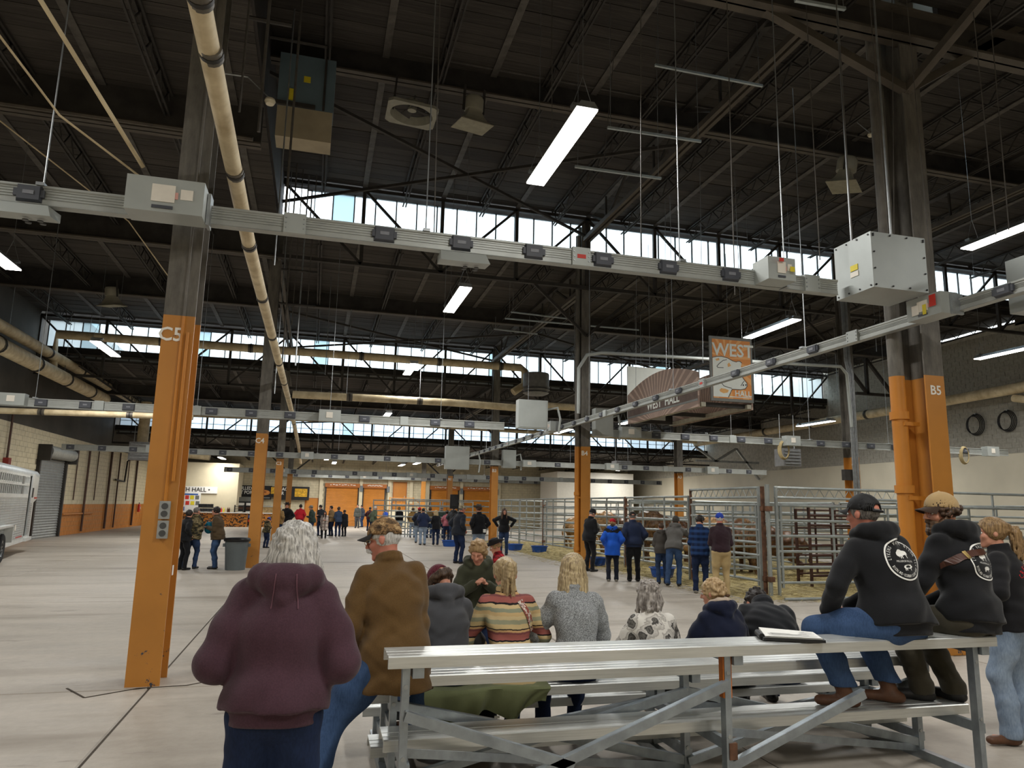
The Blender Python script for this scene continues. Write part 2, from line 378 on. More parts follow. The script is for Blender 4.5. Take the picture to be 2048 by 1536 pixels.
# trusses of the window walls: verticals and diagonals that fan from the bay's middle
def window_truss(y, z0, z1, xs, label):
    t = thing('window_truss', label, 'truss', (0, y, 0)); m0 = MB(); ch = MB()
    for z in (z0, z1):
        ch = MB(); ch.bar((xs[0], 0, z), (xs[-1], 0, z), .13, .10); ch.build('chord', DARK, t)
    vm = None
    for a, b in zip(xs[:-1], xs[1:]):
        p = (b-a)/4
        for k in range(4):
            m = MB(); m.bar((a+p*k, 0, z0), (a+p*k, 0, z1), .10, .10); m.build('post', DARK, t)
            lo, hi = (a+p*(k+1), a+p*k) if k < 2 else (a+p*k, a+p*(k+1))
            m = MB(); m.bar((hi, -.03, z1), (lo, -.03, z0), .07, .07); m.build('diagonal', DARK, t)
    return t
window_truss(Y4-.02, 8.3, 10.5, [XC, XB, XA, HX1], 'dark steel truss across the highest window strip, nearest the camera')
window_truss(Y3-.02, 6.5, 8.85, [HX0, XC, XB, XA, HX1], 'dark steel truss across the middle window strip behind the tan pipe')
window_truss(Y2-.02, 4.75, 6.85, [HX0, XC, XB, XA, HX1], 'dark steel truss across the lowest and farthest window strip')
# lengthwise trusses along the column lines
def long_truss(x, y0, y1, z0, z1, label):
    t = thing('roof_truss', label, 'truss', (x, 0, 0)); n = 4; p = (y1-y0)/n
    for sgn in (-1, 1):
        m = MB(); m.bar((sgn*.075, y0, z0), (sgn*.075, y1, z0), .09, .13); m.build('bottom_chord', FLANGE, t)
    m = MB(); m.bar((0, y0, z1), (0, y1, z1), .2, .12); m.build('top_chord', DARK, t)
    for k in range(n):
        a, b = y0+p*k, y0+p*(k+1); c = (a+b)/2
        for q in ((a, z1, c, z0), (c, z0, b, z1)):
            m = MB(); m.bar((0, q[0], q[1]), (0, q[2], q[3]), .06, .06); m.build('web_member', DARK, t)
        m = MB(); m.bar((0, c, z0), (0, c, z1), .05, .05); m.build('web_member', DARK, t)
long_truss(XB, Y5, Y4, 9.85, 10.7, 'brown double-angle roof truss running from column B5 to B4')
long_truss(XB, Y4, Y3, 8.3, 9.1, 'dark roof truss running from column B4 to B3')
long_truss(XC, Y4, Y3, 8.3, 9.1, 'dark roof truss running from column C4 to C3')
long_truss(XA, Y4, Y3, 8.3, 9.1, 'dark roof truss running from column A4 to A3')
long_truss(XB, Y3, Y2, 6.4, 7.1, 'dark roof truss running back from column B3')
long_truss(XA, Y5, Y4, 9.85, 10.7, 'dark roof truss running towards column A4 at the upper right')
# flat cross bracing under the decks
def brace(a, b, label, mat=DARK, w=.07):
    t = thing('cross_brace', label, 'brace', a); d = Vector(b)-Vector(a)
    m = MB(); m.bar((0, 0, 0), d, w, w); m.build('brace_angle', mat, t)
for z, ya, yb, n in ((9.95, Y4, 13.6, 'highest bay'), (8.35, Y3, 25.8, 'middle bay'), (6.4, Y2, 37.8, 'far bay')):
    brace((XB, ya, z), (XC, yb, z), 'dark flat cross brace of the %s, running left from row B' % n)
    brace((XC, ya, z-.08), (XB, yb, z-.08), 'dark flat cross brace of the %s, running right from row C' % n)
    if z < 9: brace((XA, ya, z), (XB, yb, z), 'dark flat cross brace of the %s, running left from row A' % n)
for b, n in (((5.3, 7.42, 8.3), 'up to the left'), ((9.9, 7.42, 9.0), 'up to the right'), ((7.62, 5.6, 8.25), 'towards the camera')):
    brace((XB, 7.42, 7.5), b, 'brown steel knee brace rising %s from column B5' % n, FLANGE, .11)
for cx, cy, zz, nm in ((XB, Y4, 8.3, 'B4'), (XB, Y3, 6.5, 'B3'), (XC, Y3, 6.5, 'C3'), (XB, Y2, 4.8, 'the column behind B3'), (XC, Y2, 4.8, 'the column behind C3'), (XA, Y4, 8.3, 'A4'), (XA, Y3, 6.5, 'A3')):
    for s, w in ((-1, 'left'), (1, 'right')):
        brace((cx, cy, zz-1.5), (cx+s*1.7, cy, zz), 'dark knee brace rising to the %s from %s' % (w, nm), DARK, .08)
for a, b, n in (((25.7, 26, 5.6), (23.2, 26, 8.5), 'slanted'), ((22.6, 26, 6.9), (25.7, 26, 6.9), 'level'), ((23.2, 26, 6.9), (23.2, 26, 8.5), 'upright'), ((22.0, 26, 8.3), (23.2, 26, 6.9), 'short sloping')): brace(a, b, 'dark %s strut of the bracket on the grey block wall behind column B5' % n, DARK, .12)
for a, b, n in (((25.7, 38, 3.6), (24.2, 38, 5.4), 'slanted'), ((21.5, 38, 4.6), (25.7, 38, 4.6), 'level'), ((21.5, 38, 5.4), (22.8, 38, 4.6), 'left sloping'), ((24.2, 38, 5.4), (22.8, 38, 4.6), 'right sloping')): brace(a, b, 'grey %s strut of the far bracket right of column A3' % n, GALV, .12)
# ---------------------------------------------------------------- columns
def wsec(w, d, tf=.022, tw=.016):
    a, b = w/2, d/2; t = tw/2
    return [(-a, -b), (a, -b), (a, -b+tf), (t, -b+tf), (t, b-tf), (a, b-tf), (a, b), (-a, b), (-a, b-tf), (-t, b-tf), (-t, -b+tf), (-a, -b+tf)]
LBL = M('white_stencil', '#e9e6dd', .5, 0, .02)
def column(name, x, y, top, sign, label, w=.29, d=.37, lz=3.27, sz=.19, dx=-.04, paint=3.47):
    t = thing('steel_column', label, 'column', (x, y, 0)); P = [(-q[0], q[1]) for q in wsec(w, d)]
    m = MB(); v = []; n = len(P)
    def shaft(z0, z1, mat, nm):
        m = MB(); m.add([(px, py, z) for z in (z0, z1) for px, py in wsec(w, d)], [(i, (i+1) % n, n+(i+1) % n, n+i) for i in range(n)]+[tuple(range(n-1, -1, -1)), tuple(range(n, 2*n))])
        return m.build(nm, mat, t)
    shaft(0, paint, ORANGE, 'painted_shaft'); shaft(paint, top, STEEL, 'upper_shaft')
    if sign: letters(sign, sz, LBL, t, face_mat((dx, -d/2-.004, lz), *SOUTH))
    return t
c5c = column('C5', -1.40, 7.68, 10.4, 'C5', 'wide orange and grey steel column stencilled C5 with two outlets', dx=-.062, sz=.19)
# conduit and outlets on C5
m = MB(); m.tube([(.045, -.215, 1.65), (.045, -.215, 3.46)], .014, 8); m.build('conduit', ORANGE2, c5c, True); m = MB(); m.tube([(.045, -.215, 3.46), (.045, -.215, 7.5)], .014, 8); m.build('conduit', STEEL, c5c, True)
m = MB(); m.tube([(.095, -.215, 1.85), (.095, -.215, 3.3)], .014, 8); m.build('conduit', ORANGE2, c5c, True)
for z in (1.58, 1.40):
    m = MB(); m.box((.05, -.205, z), (.085, .05, .155)); b = m.build('outlet_box', GREYB, c5c)
    m = MB(); m.box((.05, -.232, z), (.095, .006, .165)); b2 = m.build('cover_plate', GALV, b)
    for k in (-.035, .035):
        m = MB(); m.cyl((.05, -.234, z+k), (.05, -.240, z+k), .03, n=12); m.build('socket', M('socket_grey', '#4a4b4b', .5), b)
m = MB(); m.box((.15, -.10, 1.02), (.004, .06, .09)); m.build('paper_note', WHITE, c5c)
for a, b in ((-1.7, .42), (-1.1, .42)): pass
m = MB()
for p, q in (((-.38, -.62), (-.02, -.36)), ((.38, -.62+.3), (.66, -.1)), ((-.62, -.25), (-.38, -.62)), ((-.02, -.36), (.38, -.32))):
    m.bar((p[0], p[1]+.12, .001), (q[0], q[1]+.12, .001), .018, .006)
m.build('floor_joint', M('joint_dirt'), c5c)
c4c = column('C4', -1.45, 20.24, 9.2, 'C4', 'orange steel column stencilled C4 behind the grey trash can')
column('C3', -1.48, 31.64, 7.2, 'C3', 'orange steel column stencilled C3, behind column C4')
column('C2', -1.45, 43.9, 5.3, None, 'far orange steel column in row C, behind column C3')
b5 = column('B5', 7.68, 7.62, 10.8, 'B5', 'big orange steel column stencilled B5 behind the two men in black hoodies', dx=.0, w=.30, d=.40, sz=.17)
b4 = column('B4', 7.59, 19.95, 10.4, 'B4', 'orange steel column stencilled B4 beside the man in a black beanie')
b3 = column('B3', 7.74, 31.61, 9.0, 'B3', 'orange steel column stencilled B3 behind the girl with long hair')
b2 = column('B2', 7.87, 43.4, 7.2, 'B2', 'far orange steel column behind the crowd, next left of B3')
column('B1', 7.92, 54.8, 5.2, None, 'farthest orange steel column in front of the roll-up doors')
a4 = column('A4', 16.60, 19.5, 10.4, 'A4', 'orange steel column stencilled A4 with galvanised conduits down it')
a3 = column('A3', 17.04, 31.82, 9.0, 'A3', 'far orange steel column stencilled A3 above the pens')
def downpipe(par, x, y, top, r, paint=3.47, collars=(2.35,)):
    m = MB(); m.cyl((x, y, .35), (x, y, paint), r, n=14); p = m.build('rain_pipe', ORANGE2, par, True)
    m = MB(); m.cyl((x, y, paint), (x, y, top), r, n=14); m.build('upper_pipe', STEEL, par, True)
    m = MB(); m.tube([(x, y, .36), (x, y, .2), (x+.05, y-.08, .1), (x+.12, y-.2, .06)], r, 12); m.build('pipe_elbow', ORANGE2, par, True)
    for z in collars:
        m = MB(); m.cyl((x, y, z), (x, y, z+.1), r*1.25, n=14); m.build('collar', ORANGE2, par, True)
        m = MB(); m.box((x+.09, y, z-.06), (.24, r*2.3, .05)); m.build('strap', ORANGE2, par)
downpipe(b5, -.36, .05, 10.6, .095, collars=(2.9, 1.95))
downpipe(b4, -.20, -.02, 10.0, .08, collars=(2.05, .48))
for dx in (-.14, -.09, -.04, .02, .07):
    m = MB(); m.tube([(dx, -.22, 1.0), (dx, -.22, 6.2), (dx-.08, -.22, 6.6), (dx-.08, -.22, 9.2)], .02, 7); m.build('conduit', GALV, a4, True)
m = MB(); m.box((-.28, -.12, 2.9), (.3, .16, .34)); m.build('round_box', DARK, a4)

# ---------------------------------------------------------------- busways: finned aluminium ducts with plug covers and tap boxes
ALU = M('duct_aluminium', '#a5a8a4', .45, .3, .06, 5); PLUG = M('plug_cover', '#4a4d55', .5, 0, .08); RED = M('warning_red', '#c8372c', .5, 0, .05)
YEL = M('warning_yellow', '#d9c62f', .5, 0, .05); STK = M('sticker_white', '#e4ded2', .6, 0, .04); PINK = M('sticker_pink', '#d9a49a', .6, 0, .05)
def busway(label, x0, x1, at_y, z, rot=0., h=.175, d=.11, first=.4, pitch=.82, boxes=(), plates=(), rods=(), ceil=9.0, detail=True, sideflip=1):
    """runs along local x from x0 to x1; the finned face looks to local -y"""
    t = thing('busway', label, 'busway', (at_y if rot else 0, 0 if rot else at_y, z), rot)
    a, b = h/2, d/2; g = .008; prof = [(-b, -a), (-b, -a+.03)]
    for k in range(4):
        zc = -a+.048+k*(h-.096)/3; prof += [(-b+.0, zc-.007), (-b+g, zc-.004), (-b+g, zc+.004), (-b, zc+.007)]
    prof += [(-b, a-.03), (-b-.014, a-.02), (-b-.014, a), (b, a), (b, -a), (b-.02, -a-.012), (-b-.014, -a-.012)]
    m = MB(); m.extr([(-q[0], q[1]) for q in prof][::-1], (x0, 0, 0), (x1, 0, 0)); m.build('duct', ALU, t)
    pm = MB(); e = .015; w2, hh = (.105, h*.46) if detail else (.14, h*.43)
    pm.add([(-w2, 0, -hh), (w2, 0, -hh), (w2, 0, hh), (-w2, 0, hh), (-w2+e, -.045, -hh+e), (w2-e, -.045, -hh+e), (w2-e, -.045, hh-e), (-w2+e, -.045, hh-e)],
           [(4, 5, 6, 7), (0, 1, 5, 4), (1, 2, 6, 5), (2, 3, 7, 6), (3, 0, 4, 7), (0, 3, 2, 1)]); pm.box((0, -.015, 0), (.25, .03, .07)); pm.box((0, -.048, .0), (.09, .004, .035), 1)
    pm = pm.mesh('plug_cover', [PLUG, M('plate_grey', '#7d8087', .5)])
    x = x0+first; sp = [q[0] for q in boxes]+[q for q in plates]
    while x < x1-.15:
        if all(abs(x-q) > (.42 if q in [bb[0] for bb in boxes] else .24) for q in sp): link('plug_cover', pm, t, (x, -b, 0))
        x += pitch
    for k, x in enumerate(plates):
        m = MB(); m.box((x, -b-.012, 0), (.21, .05, h+.03)); p = m.build('splice_plate', GREYB, t)
        if detail and k % 2: MB().box((x, -b-.039, .0), (.10, .003, .045)).build('sticker', RED if k % 4 == 1 else PINK, p)
        if detail:
            m = MB()
            for u in (-.085, .085):
                for v in (-.05, 0, .05): m.cyl((x+u, -b-.036, v), (x+u, -b-.046, v), .009, n=6)
            m.build('bolts', GALV, p)
    for (x, w, hh, dd, dz) in boxes:
        m = MB(); m.box((x, -b-dd/2+.02, dz), (w, dd, hh)); p = m.build('tap_box', GREYB, t); fy = -b-dd+.018
        MB().box((x-.02*w, fy, dz+.04*hh), (w*.24, .012, hh*.42)).build('breaker_window', BLACK, p)
        MB().box((x-.02*w, fy-.004, dz+.04*hh), (w*.30, .006, hh*.5)).build('window_rim', STK, p)
        if detail:
            MB().box((x+w*.28, fy-.002, dz+.02), (w*.16, .004, hh*.3)).build('sticker', STK, p)
            MB().box((x+w*.12, fy-.002, dz), (w*.10, .004, hh*.2)).build('sticker', PINK, p)
            MB().box((x-w*.02, fy-.004, dz-hh*.36), (w*.27, .008, hh*.09)).build('name_plate', PLUG, p)
            MB().box((x+w/2+.02, -b-.03, dz-.02), (.03, .16, hh*.95)).build('hinge_plate', GALV, p)
    for x in rods:
        m = MB(); m.cyl((x, 0, a), (x, 0, ceil-z), .007, n=6); m.build('hanger_rod', GALV, t, True)
        m = MB(); m.box((x, 0, a+.01), (.07, .18, .03)); m.build('hanger_clip', GALV, t)
    return t
w1 = busway('nearest silver busway crossing the whole hall in front of column C5', -5.2, 6.0, 7.16, 4.40, first=.12, pitch=.80,
            boxes=((-1.50, .66, .33, .30, .03), (5.02, .36, .27, .3, .04)), plates=(-.36, 2.66, 5.62), rods=(-2.6, .95, 3.9, 5.3), ceil=10.6)
MB().box((5.02-.03, -.375, .13), (.06, .004, .04)).build('sticker', RED, w1); MB().box((5.02+.11, -.375, .03), (.06, .004, .06)).build('sticker', YEL, w1)
# junction box where the busways meet
jb = thing('junction_box', 'big square grey metal junction box hung at the end of the nearest busway', 'box', (6.5, 6.95, 4.62))
m = MB(); m.box((0, 0, 0), (.78, .62, .68)); m.build('cabinet', M('satin_sheet', '#a3a8a6', .5, .35, .05, 2), jb)
m = MB()
for k in range(4):
    for (u, v) in ((-.36+k*.24, .31), (-.36+k*.24, -.31), (-.36, -.31+k*.2), (.36, -.31+k*.2)): m.cyl((u, -.31, v), (u, -.325, v), .010, n=6)
    for (u, v) in ((-.27+k*.18, .31), (-.27+k*.18, -.31)): m.cyl((-.39, u, v), (-.40, u, v), .010, n=6)
m.build('bolts', BLACK, jb)
MB().box((-.395, -.02, -.02), (.006, .12, .07)).build('sticker', YEL, jb); MB().box((-.395, -.02, -.10), (.006, .13, .06)).build('sticker', STK, jb)
for u in (-.30, .3):
    m = MB(); m.cyl((u, .1, .34), (u, .1, 5.9), .014, n=6); m.build('hanger_rod', GALV, jb, True)
# lengthwise busway down row B, finned face to the west
w2 = busway('long silver busway running away down row B towards the far doors', -44, 1.5, 7.2, 4.12, rot=-pi/2, first=.3, pitch=1.05,
            boxes=((-6.75, .5, .26, .26, .02), (-21.2, .6, .3, .3, .05)), plates=(-8.2, -12.3, -17.2, -27, -33), rods=(-9.3, -13.6, -18.5, -24.5, -30, -36), ceil=8.6, h=.135)
MB().box((-6.60, -.31, .06), (.09, .004, .14)).build('sticker', RED, w2); MB().box((-6.86, -.31, .0), (.10, .004, .12)).build('sticker', STK, w2); MB().box((-6.72, -.315, -.02), (.05, .004, .12)).build('sticker', YEL, w2)
rb = thing('junction_box', 'large grey junction box under the busway at the right edge beside a looped conduit', 'box', (7.72, 5.75, 4.25))
m = MB(); m.box((0, 0, 0), (.5, .75, .62)); m.build('cabinet', M('satin_sheet'), rb)
m = MB(); m.tube([(-.05, -.2, .3), (-.1, -.2, .44), (-.05, -.05, .52), (.05, .1, .5), (.05, .2, .4), (.0, .24, .31)], .035, 10); m.build('looped_conduit', GREYB, rb, True)
mon = (0,)
busway('silver busway behind column C4, left stretch with a grey tap box', HX0+.4, 5.0, 19.4, 3.91, first=.3, pitch=.95, boxes=((-7.0, .55, .28, .25, .03), (.25, .55, .3, .25, .02)), plates=(-8.4, -5.2, -3.0, 2.2), rods=(-9, -6.6, -3, .25, 3.2), ceil=8.6, detail=False, h=.2)
busway('silver busway beyond column B4 reaching the right wall', 8.3, 22.9, 19.4, 3.86, first=.4, pitch=.95, boxes=((8.75, .6, .3, .28, .03), (14.2, .5, .3, .25, .02), (22.0, .5, .32, .25, 0)), plates=(12.2, 18.6), rods=(9.5, 12.2, 15, 18), ceil=9.8, detail=False, h=.2)
busway('silver busway crossing behind column C3 with a string of black covers', -9.5, 21.5, 31.2, 3.62, first=.3, pitch=1.1, boxes=((-6.2, .6, .3, .25, .03), (-.4, .5, .3, .25, 0), (9.2, .6, .3, .25, 0), (13.2, .6, .3, .25, 0), (18.4, .6, .35, .25, 0)), plates=(-2, 4, 16), rods=(-6, 0, 6, 12), ceil=6.8, detail=False, h=.22)
busway('far silver busway in front of the roll-up doors, upper of the two', -5, 22, 43.4, 3.45, first=.3, pitch=1.15, boxes=((-1.8, .6, .3, .25, 0), (5.5, .6, .3, .25, 0)), plates=(1, 9, 15), rods=(-2, 4, 10), ceil=6.8, detail=False, h=.26)
busway('farthest silver busway on the back wall above the roll-up doors', -3, 20, 56.4, 3.75, first=.3, pitch=1.25, boxes=((3.6, .7, .35, .25, 0),), plates=(6, 12), rods=(0, 8), ceil=5, detail=False, h=.32)
def wall_box(label, x, y, z, sx, sz, sy=.3):
    t = thing('control_box', label, 'box', (x, y, z)); MB().box((0, 0, 0), (sx, sy, sz)).build('cabinet', GREYB, t)
    MB().box((sx*.0, -sy/2-.006, 0), (sx*.92, .01, sz*.92)).build('door', GREYB, t)
    m = MB(); m.tube([(sx*.5, 0, sz*.2), (sx*.9, 0, sz*.3), (sx*1.0, 0, -sz*.1), (sx*.95, 0, -sz*.6)], .035, 8); m.build('conduit', GREYB, t, True)
wall_box('grey box above the row B busway, left of column B4', 5.75, 19.2, 4.25, .85, .8); wall_box('grey box just right of column B4', 7.95, 19.35, 4.15, .55, .8)
wall_box('small grey box above the far busway left of column B3', 5.9, 31.0, 3.75, 1.05, 1.0); wall_box('small grey box just right of column B3', 8.3, 31.2, 3.8, .6, .8)
# outlet trays under the nearest busway
for x, n in ((-2.72, 'grey outlet tray hung under the busway, left of column C5'), (1.36, 'grey outlet tray hung under the busway near the middle')):
    t = thing('outlet_tray', n, 'outlet box', (x, 7.16, 4.20)); m = MB()
    m.add([(-.26, .1, 0), (.26, .1, 0), (.26, .1, .08), (-.26, .1, .08), (-.26, -.16, -.03), (.26, -.16, -.03), (.22, -.12, .08), (-.26, -.12, .08)], [(0, 3, 2, 1), (4, 5, 6, 7), (0, 1, 5, 4), (1, 2, 6, 5), (2, 3, 7, 6), (3, 0, 4, 7)]); m.build('tray', GREYB, t)
    for k in range(4):
        m = MB(); m.cyl((.0+.12*(k % 2)+.02, -.02+.07*(k//2), -.02-.03*(.5)), (.0+.12*(k % 2)+.02, -.02+.07*(k//2), -.045), .026, n=10); m.build('socket', M('socket_grey'), t)

# ---------------------------------------------------------------- wrapped pipes
def pipe(label, pts, r, mat=PIPEC, bands=(), hang=(), ceil=9, n=14, cat='pipe'):
    t = thing('ceiling_pipe', label, cat, pts[0]); o = Vector(pts[0]); P = [Vector(p)-o for p in pts]
    m = MB(); m.tube(P, r, n); m.build('pipe_run', mat, t, True)
    a, b = P[0], P[-1]; d = (b-a)
    if len(P) > 2: d = max(((P[i+1]-P[i]) for i in range(len(P)-1)), key=lambda q: q.length); a = [P[i] for i in range(len(P)-1) if (P[i+1]-P[i]) == d][0]
    u = d.normalized()
    for s in bands:
        p = a+d*s; m = MB(); m.cyl(p-u*.10, p+u*.10, r*1.05, n=n); m.build('band', BAND, t, True)
        m = MB(); m.cyl(p-u*.025, p+u*.025, r*1.12, n=n); m.build('clamp', STRAP, t, True)
    for s in hang:
        p = a+d*s; m = MB(); m.cyl(p+Vector((0, 0, r)), p+Vector((0, 0, ceil-o.z-p.z)), .009, n=6); m.build('hanger_rod', GALV, t, True)
    return t
pipe('long tan wrapped pipe running away overhead right of column C5', [(-1.02, 3.2, 5.3), (-1.0, 9.4, 4.86), (-1.0, 16.6, 4.88), (-1.0, 26, 4.94), (-1.0, 40, 4.7), (-1.0, 48, 4.2)], .083, bands=(.30,), hang=(.3, .6), ceil=8)
for k, (y, z) in enumerate(((4.95, 5.17), (5.55, 5.13), (7.4, 5.0), (9.2, 4.87), (11.6, 4.86), (14.4, 4.87), (17.2, 4.88), (20.2, 4.9), (23, 4.93))):
    m = MB(); m.cyl((.02, y-3.2-.07, z-5.3+.004), (.02, y-3.2+.07, z-5.3), .088, n=14); b = m.build('band', BAND, bpy.data.objects['ceiling_pipe'], True)
    m = MB(); m.cyl((.02, y-3.2-.02, z-5.3+.002), (.02, y-3.2+.02, z-5.3), .094, n=14); m.build('clamp', STRAP, b, True)
pipe('tan pipe crossing in front of the middle window strip', [(-9.9, 30.4, 6.4), (-9.9, 30.4, 7.85), (8.55, 30.4, 7.85), (8.75, 30.4, 7.7), (8.75, 30.4, 7.1), (8.2, 30.3, 6.7)], .17, bands=(.2, .38, .62, .8, .95), hang=(.06, .2, .38, .62, .8), ceil=8.8)
pipe('cream pipe crossing from row C to column B4, lower one', [(-.95, 25.4, 5.33), (4.5, 25.4, 5.36), (7.35, 25.4, 5.30), (7.6, 25.4, 5.45), (9.4, 25.4, 5.45)], .13, bands=(.35, .8), hang=(.33, .8), ceil=8.5)
pipe('upper of two tan pipes along the left wall', [(-9.85, 14, 6.98), (-9.85, 44, 6.95)], .19, bands=(.35, .52, .65), hang=(.4, .6), ceil=9)
pipe('lower and thicker tan pipe along the left wall', [(-9.75, 14, 6.35), (-9.75, 37, 6.27)], .26, bands=(.48, .62, .76, .9), hang=(.45, .75), ceil=9)
pipe('thin tan pipe along the front of the lowest window strip', [(-9.4, 43.2, 5.2), (-9.4, 43.2, 6.4), (2.6, 43.2, 6.5), (24.5, 43.2, 6.25)], .13, bands=(.5,), ceil=7)
pipe('cream pipe crossing left of column C5, below the left pipes', [(HX0+.2, 26.5, 4.4), (-4.2, 26.5, 4.5)], .10, bands=(.3, .7), ceil=9)
pipe('cream pipe along the right wall behind column B5', [(24.9, 8, 6.6), (24.9, 24, 6.35), (24.9, 44, 6.2)], .20, bands=(.2, .4, .6), hang=(.2, .45), ceil=9)
pipe('thin cream stub pipe with two valves at the upper right', [(24.9, 14, 5.75), (24.9, 20.2, 5.95), (24.9, 20.6, 6.05)], .14, bands=(.9,))
for x, nm in ((-8.6, 'tan vertical pipe dropping beside column C5, left one'), (-7.15, 'tan vertical pipe dropping beside column C5, right one')):
    pipe(nm, [(x, 40, 6.6), (x, 40, 4.6), (x+.3, 40, 4.1), (x+1.8, 40, 4.0)], .26)
pipe('pale grey conduit loop arching over the busway near column B4', [(7.0, 18.8, 4.3), (7.0, 18.8, 5.6), (7.25, 18.8, 6.0), (7.7, 18.8, 6.1), (15.9, 18.9, 6.3), (16.2, 19.0, 6.1), (16.3, 19.1, 5.7), (16.35, 19.1, 4.4)], .05, GREYB)
# straight conduits along beams
def conduit(label, pts, r=.016, mat=GALV): pipe(label, pts, r, mat, n=6, cat='conduit')
conduit('thin conduit along the beam across the highest bay', [(-.5, 13.4, 10.75), (16, 13.3, 10.62)], .018, BATT)
conduit('pair of thin conduits at the upper left, nearer one', [(-6.2, 9.0, 8.9), (-1.5, 9.0, 8.8)], .02, PIPEC)
conduit('tan conduit running along the top left of the hall to the tap box', [(-3.4, 4.2, 7.0), (-1.75, 7.0, 4.75)], .02, PIPEC)
conduit('thin hanging cable beside the tan conduit at the upper left', [(-3.6, 4.2, 7.0), (-2.9, 5.4, 5.55), (-2.35, 6.6, 4.95), (-1.8, 7.1, 4.7)], .010, PIPEC)
conduit('tan rod beside the dark beam of the left aisle', [(HX0, 13.0, 8.2), (-1.5, 13.0, 8.2)], .04, FLANGE)
conduit('thin cable drooping below the left aisle ceiling', [(-6.4, 9, 8.3), (-5.2, 12, 7.5), (-3.9, 15, 7.1), (-3.2, 18, 6.3)], .012, PIPEC)

# ---------------------------------------------------------------- ceiling lights
LENS = NT('led_lens'); LENS.b.inputs['Emission Color'].default_value = (1, .97, .9, 1); LENS.b.inputs['Emission Strength'].default_value = 9.0; LENS = LENS.m
def led(label, x, y, z, top, yaw=0, w=.30, L=2.3, power=1.0, lamp=True):
    t = thing('ceiling_light', label, 'light', (x, y, z), yaw, 'long LED lights hung from the roof')
    m = MB(); m.add([(-w/2, -L/2, 0), (w/2, -L/2, 0), (w/2, L/2, 0), (-w/2, L/2, 0), (-w*.3, -L/2, .09), (w*.3, -L/2, .09), (w*.3, L/2, .09), (-w*.3, L/2, .09)],
          [(0, 3, 2, 1), (4, 5, 6, 7), (0, 1, 5, 4), (1, 2, 6, 5), (2, 3, 7, 6), (3, 0, 4, 7)]); m.build('housing', GALV, t)
    MB().box((0, 0, -.012), (w*.94, L*.99, .02)).build('lens', LENS, t)
    for s in (-1, 1):
        m = MB(); m.box((0, s*L*.42, .11), (w*1.05, .10, .04)); m.build('bracket', GALV, t)
        m = MB(); m.cyl((-w*.45, s*L*.42, .13), (0, s*L*.42, .55), .005, n=5); m.cyl((w*.45, s*L*.42, .13), (0, s*L*.42, .55), .005, n=5)
        m.cyl((0, s*L*.42, .55), (0, s*L*.42, top-z), .004, n=5); m.build('hanger_wire', GALV, t)
    if lamp:
        ld = bpy.data.lights.new('led_light', 'AREA'); ld.shape = 'RECTANGLE'; ld.size = w*.9; ld.size_y = L*.98; ld.energy = LAMP_W*power; ld.color = LAMP_COL
        lo = bpy.data.objects.new('led_light', ld); COL.objects.link(lo); lo.parent = t; lo.location = (0, 0, -.05)
    return t
for (x, y, z, top, n) in ((3.05, 9.05, 6.72, 10.6, 'bright LED strip light hanging above the nearest busway, largest in view'), (3.1, 17.0, 6.72, 10.6, 'LED strip light in the middle under the nearest busway'),
        (12.05, 17.0, 6.75, 10.6, 'LED strip light hanging just above the West Hall pig sign'), (12.15, 9.6, 6.9, 10.6, 'LED strip light at the right edge beside column B5'),
        (21.0, 17.4, 6.85, 10.6, 'LED strip light at the right edge in front of the grey block wall'), (-6.15, 14.9, 6.2, 9, 'LED strip light cut off at the left edge'),
        (-6.45, 24.0, 6.2, 9, 'LED strip light in front of the middle window strip at left'), (3.1, 34.7, 5.9, 7, 'small far LED strip light above the second busway'),
        (12.2, 26.5, 5.2, 8.6, 'far LED strip light low over the pens'), (-6.2, 34, 5.0, 7, 'LED strip light glimpsed left of column C5'), (3.1, 26, 6.6, 8.6, 'LED strip light hidden in the glare of the middle windows'),
        (12.2, 35, 5.6, 7, 'far LED strip light over the back of the pens'), (21.2, 27, 5.6, 8.6, 'far LED strip light by the right wall')):
    led(n, x, y, z, top, yaw=0 if y != 26 else 0)
for x, y, n in ((-6.2, 52, 'over the serving counter'), (.6, 48.5, 'left of the first roll-up door'), (1.2, 53, 'before the first roll-up door'), (5.0, 47, 'before the second roll-up door'), (6.0, 53, 'before the raised orange door'), (6.7, 50, 'right of the raised orange door'), (12.5, 47, 'before the right-hand roll-up doors'), (20.4, 46, 'before the white partition'), (21.8, 49, 'beside the grey far bracket')):
    led('small far LED strip light under the lowest roof '+n, x, y, 4.55, 5.2, power=.8)
for x, y, z, n in ((3.05, 1.2, 6.8, 'straight above the bleacher'), (-6.2, 5.5, 6.2, 'left of column C5'), (12.1, 2.0, 6.8, 'right of the bleacher'), (-6.2, -3, 6.2, 'behind at left'), (3.0, -5, 6.8, 'behind in the middle')):
    led('LED strip light out of view '+n, x, y, z, 8.9)

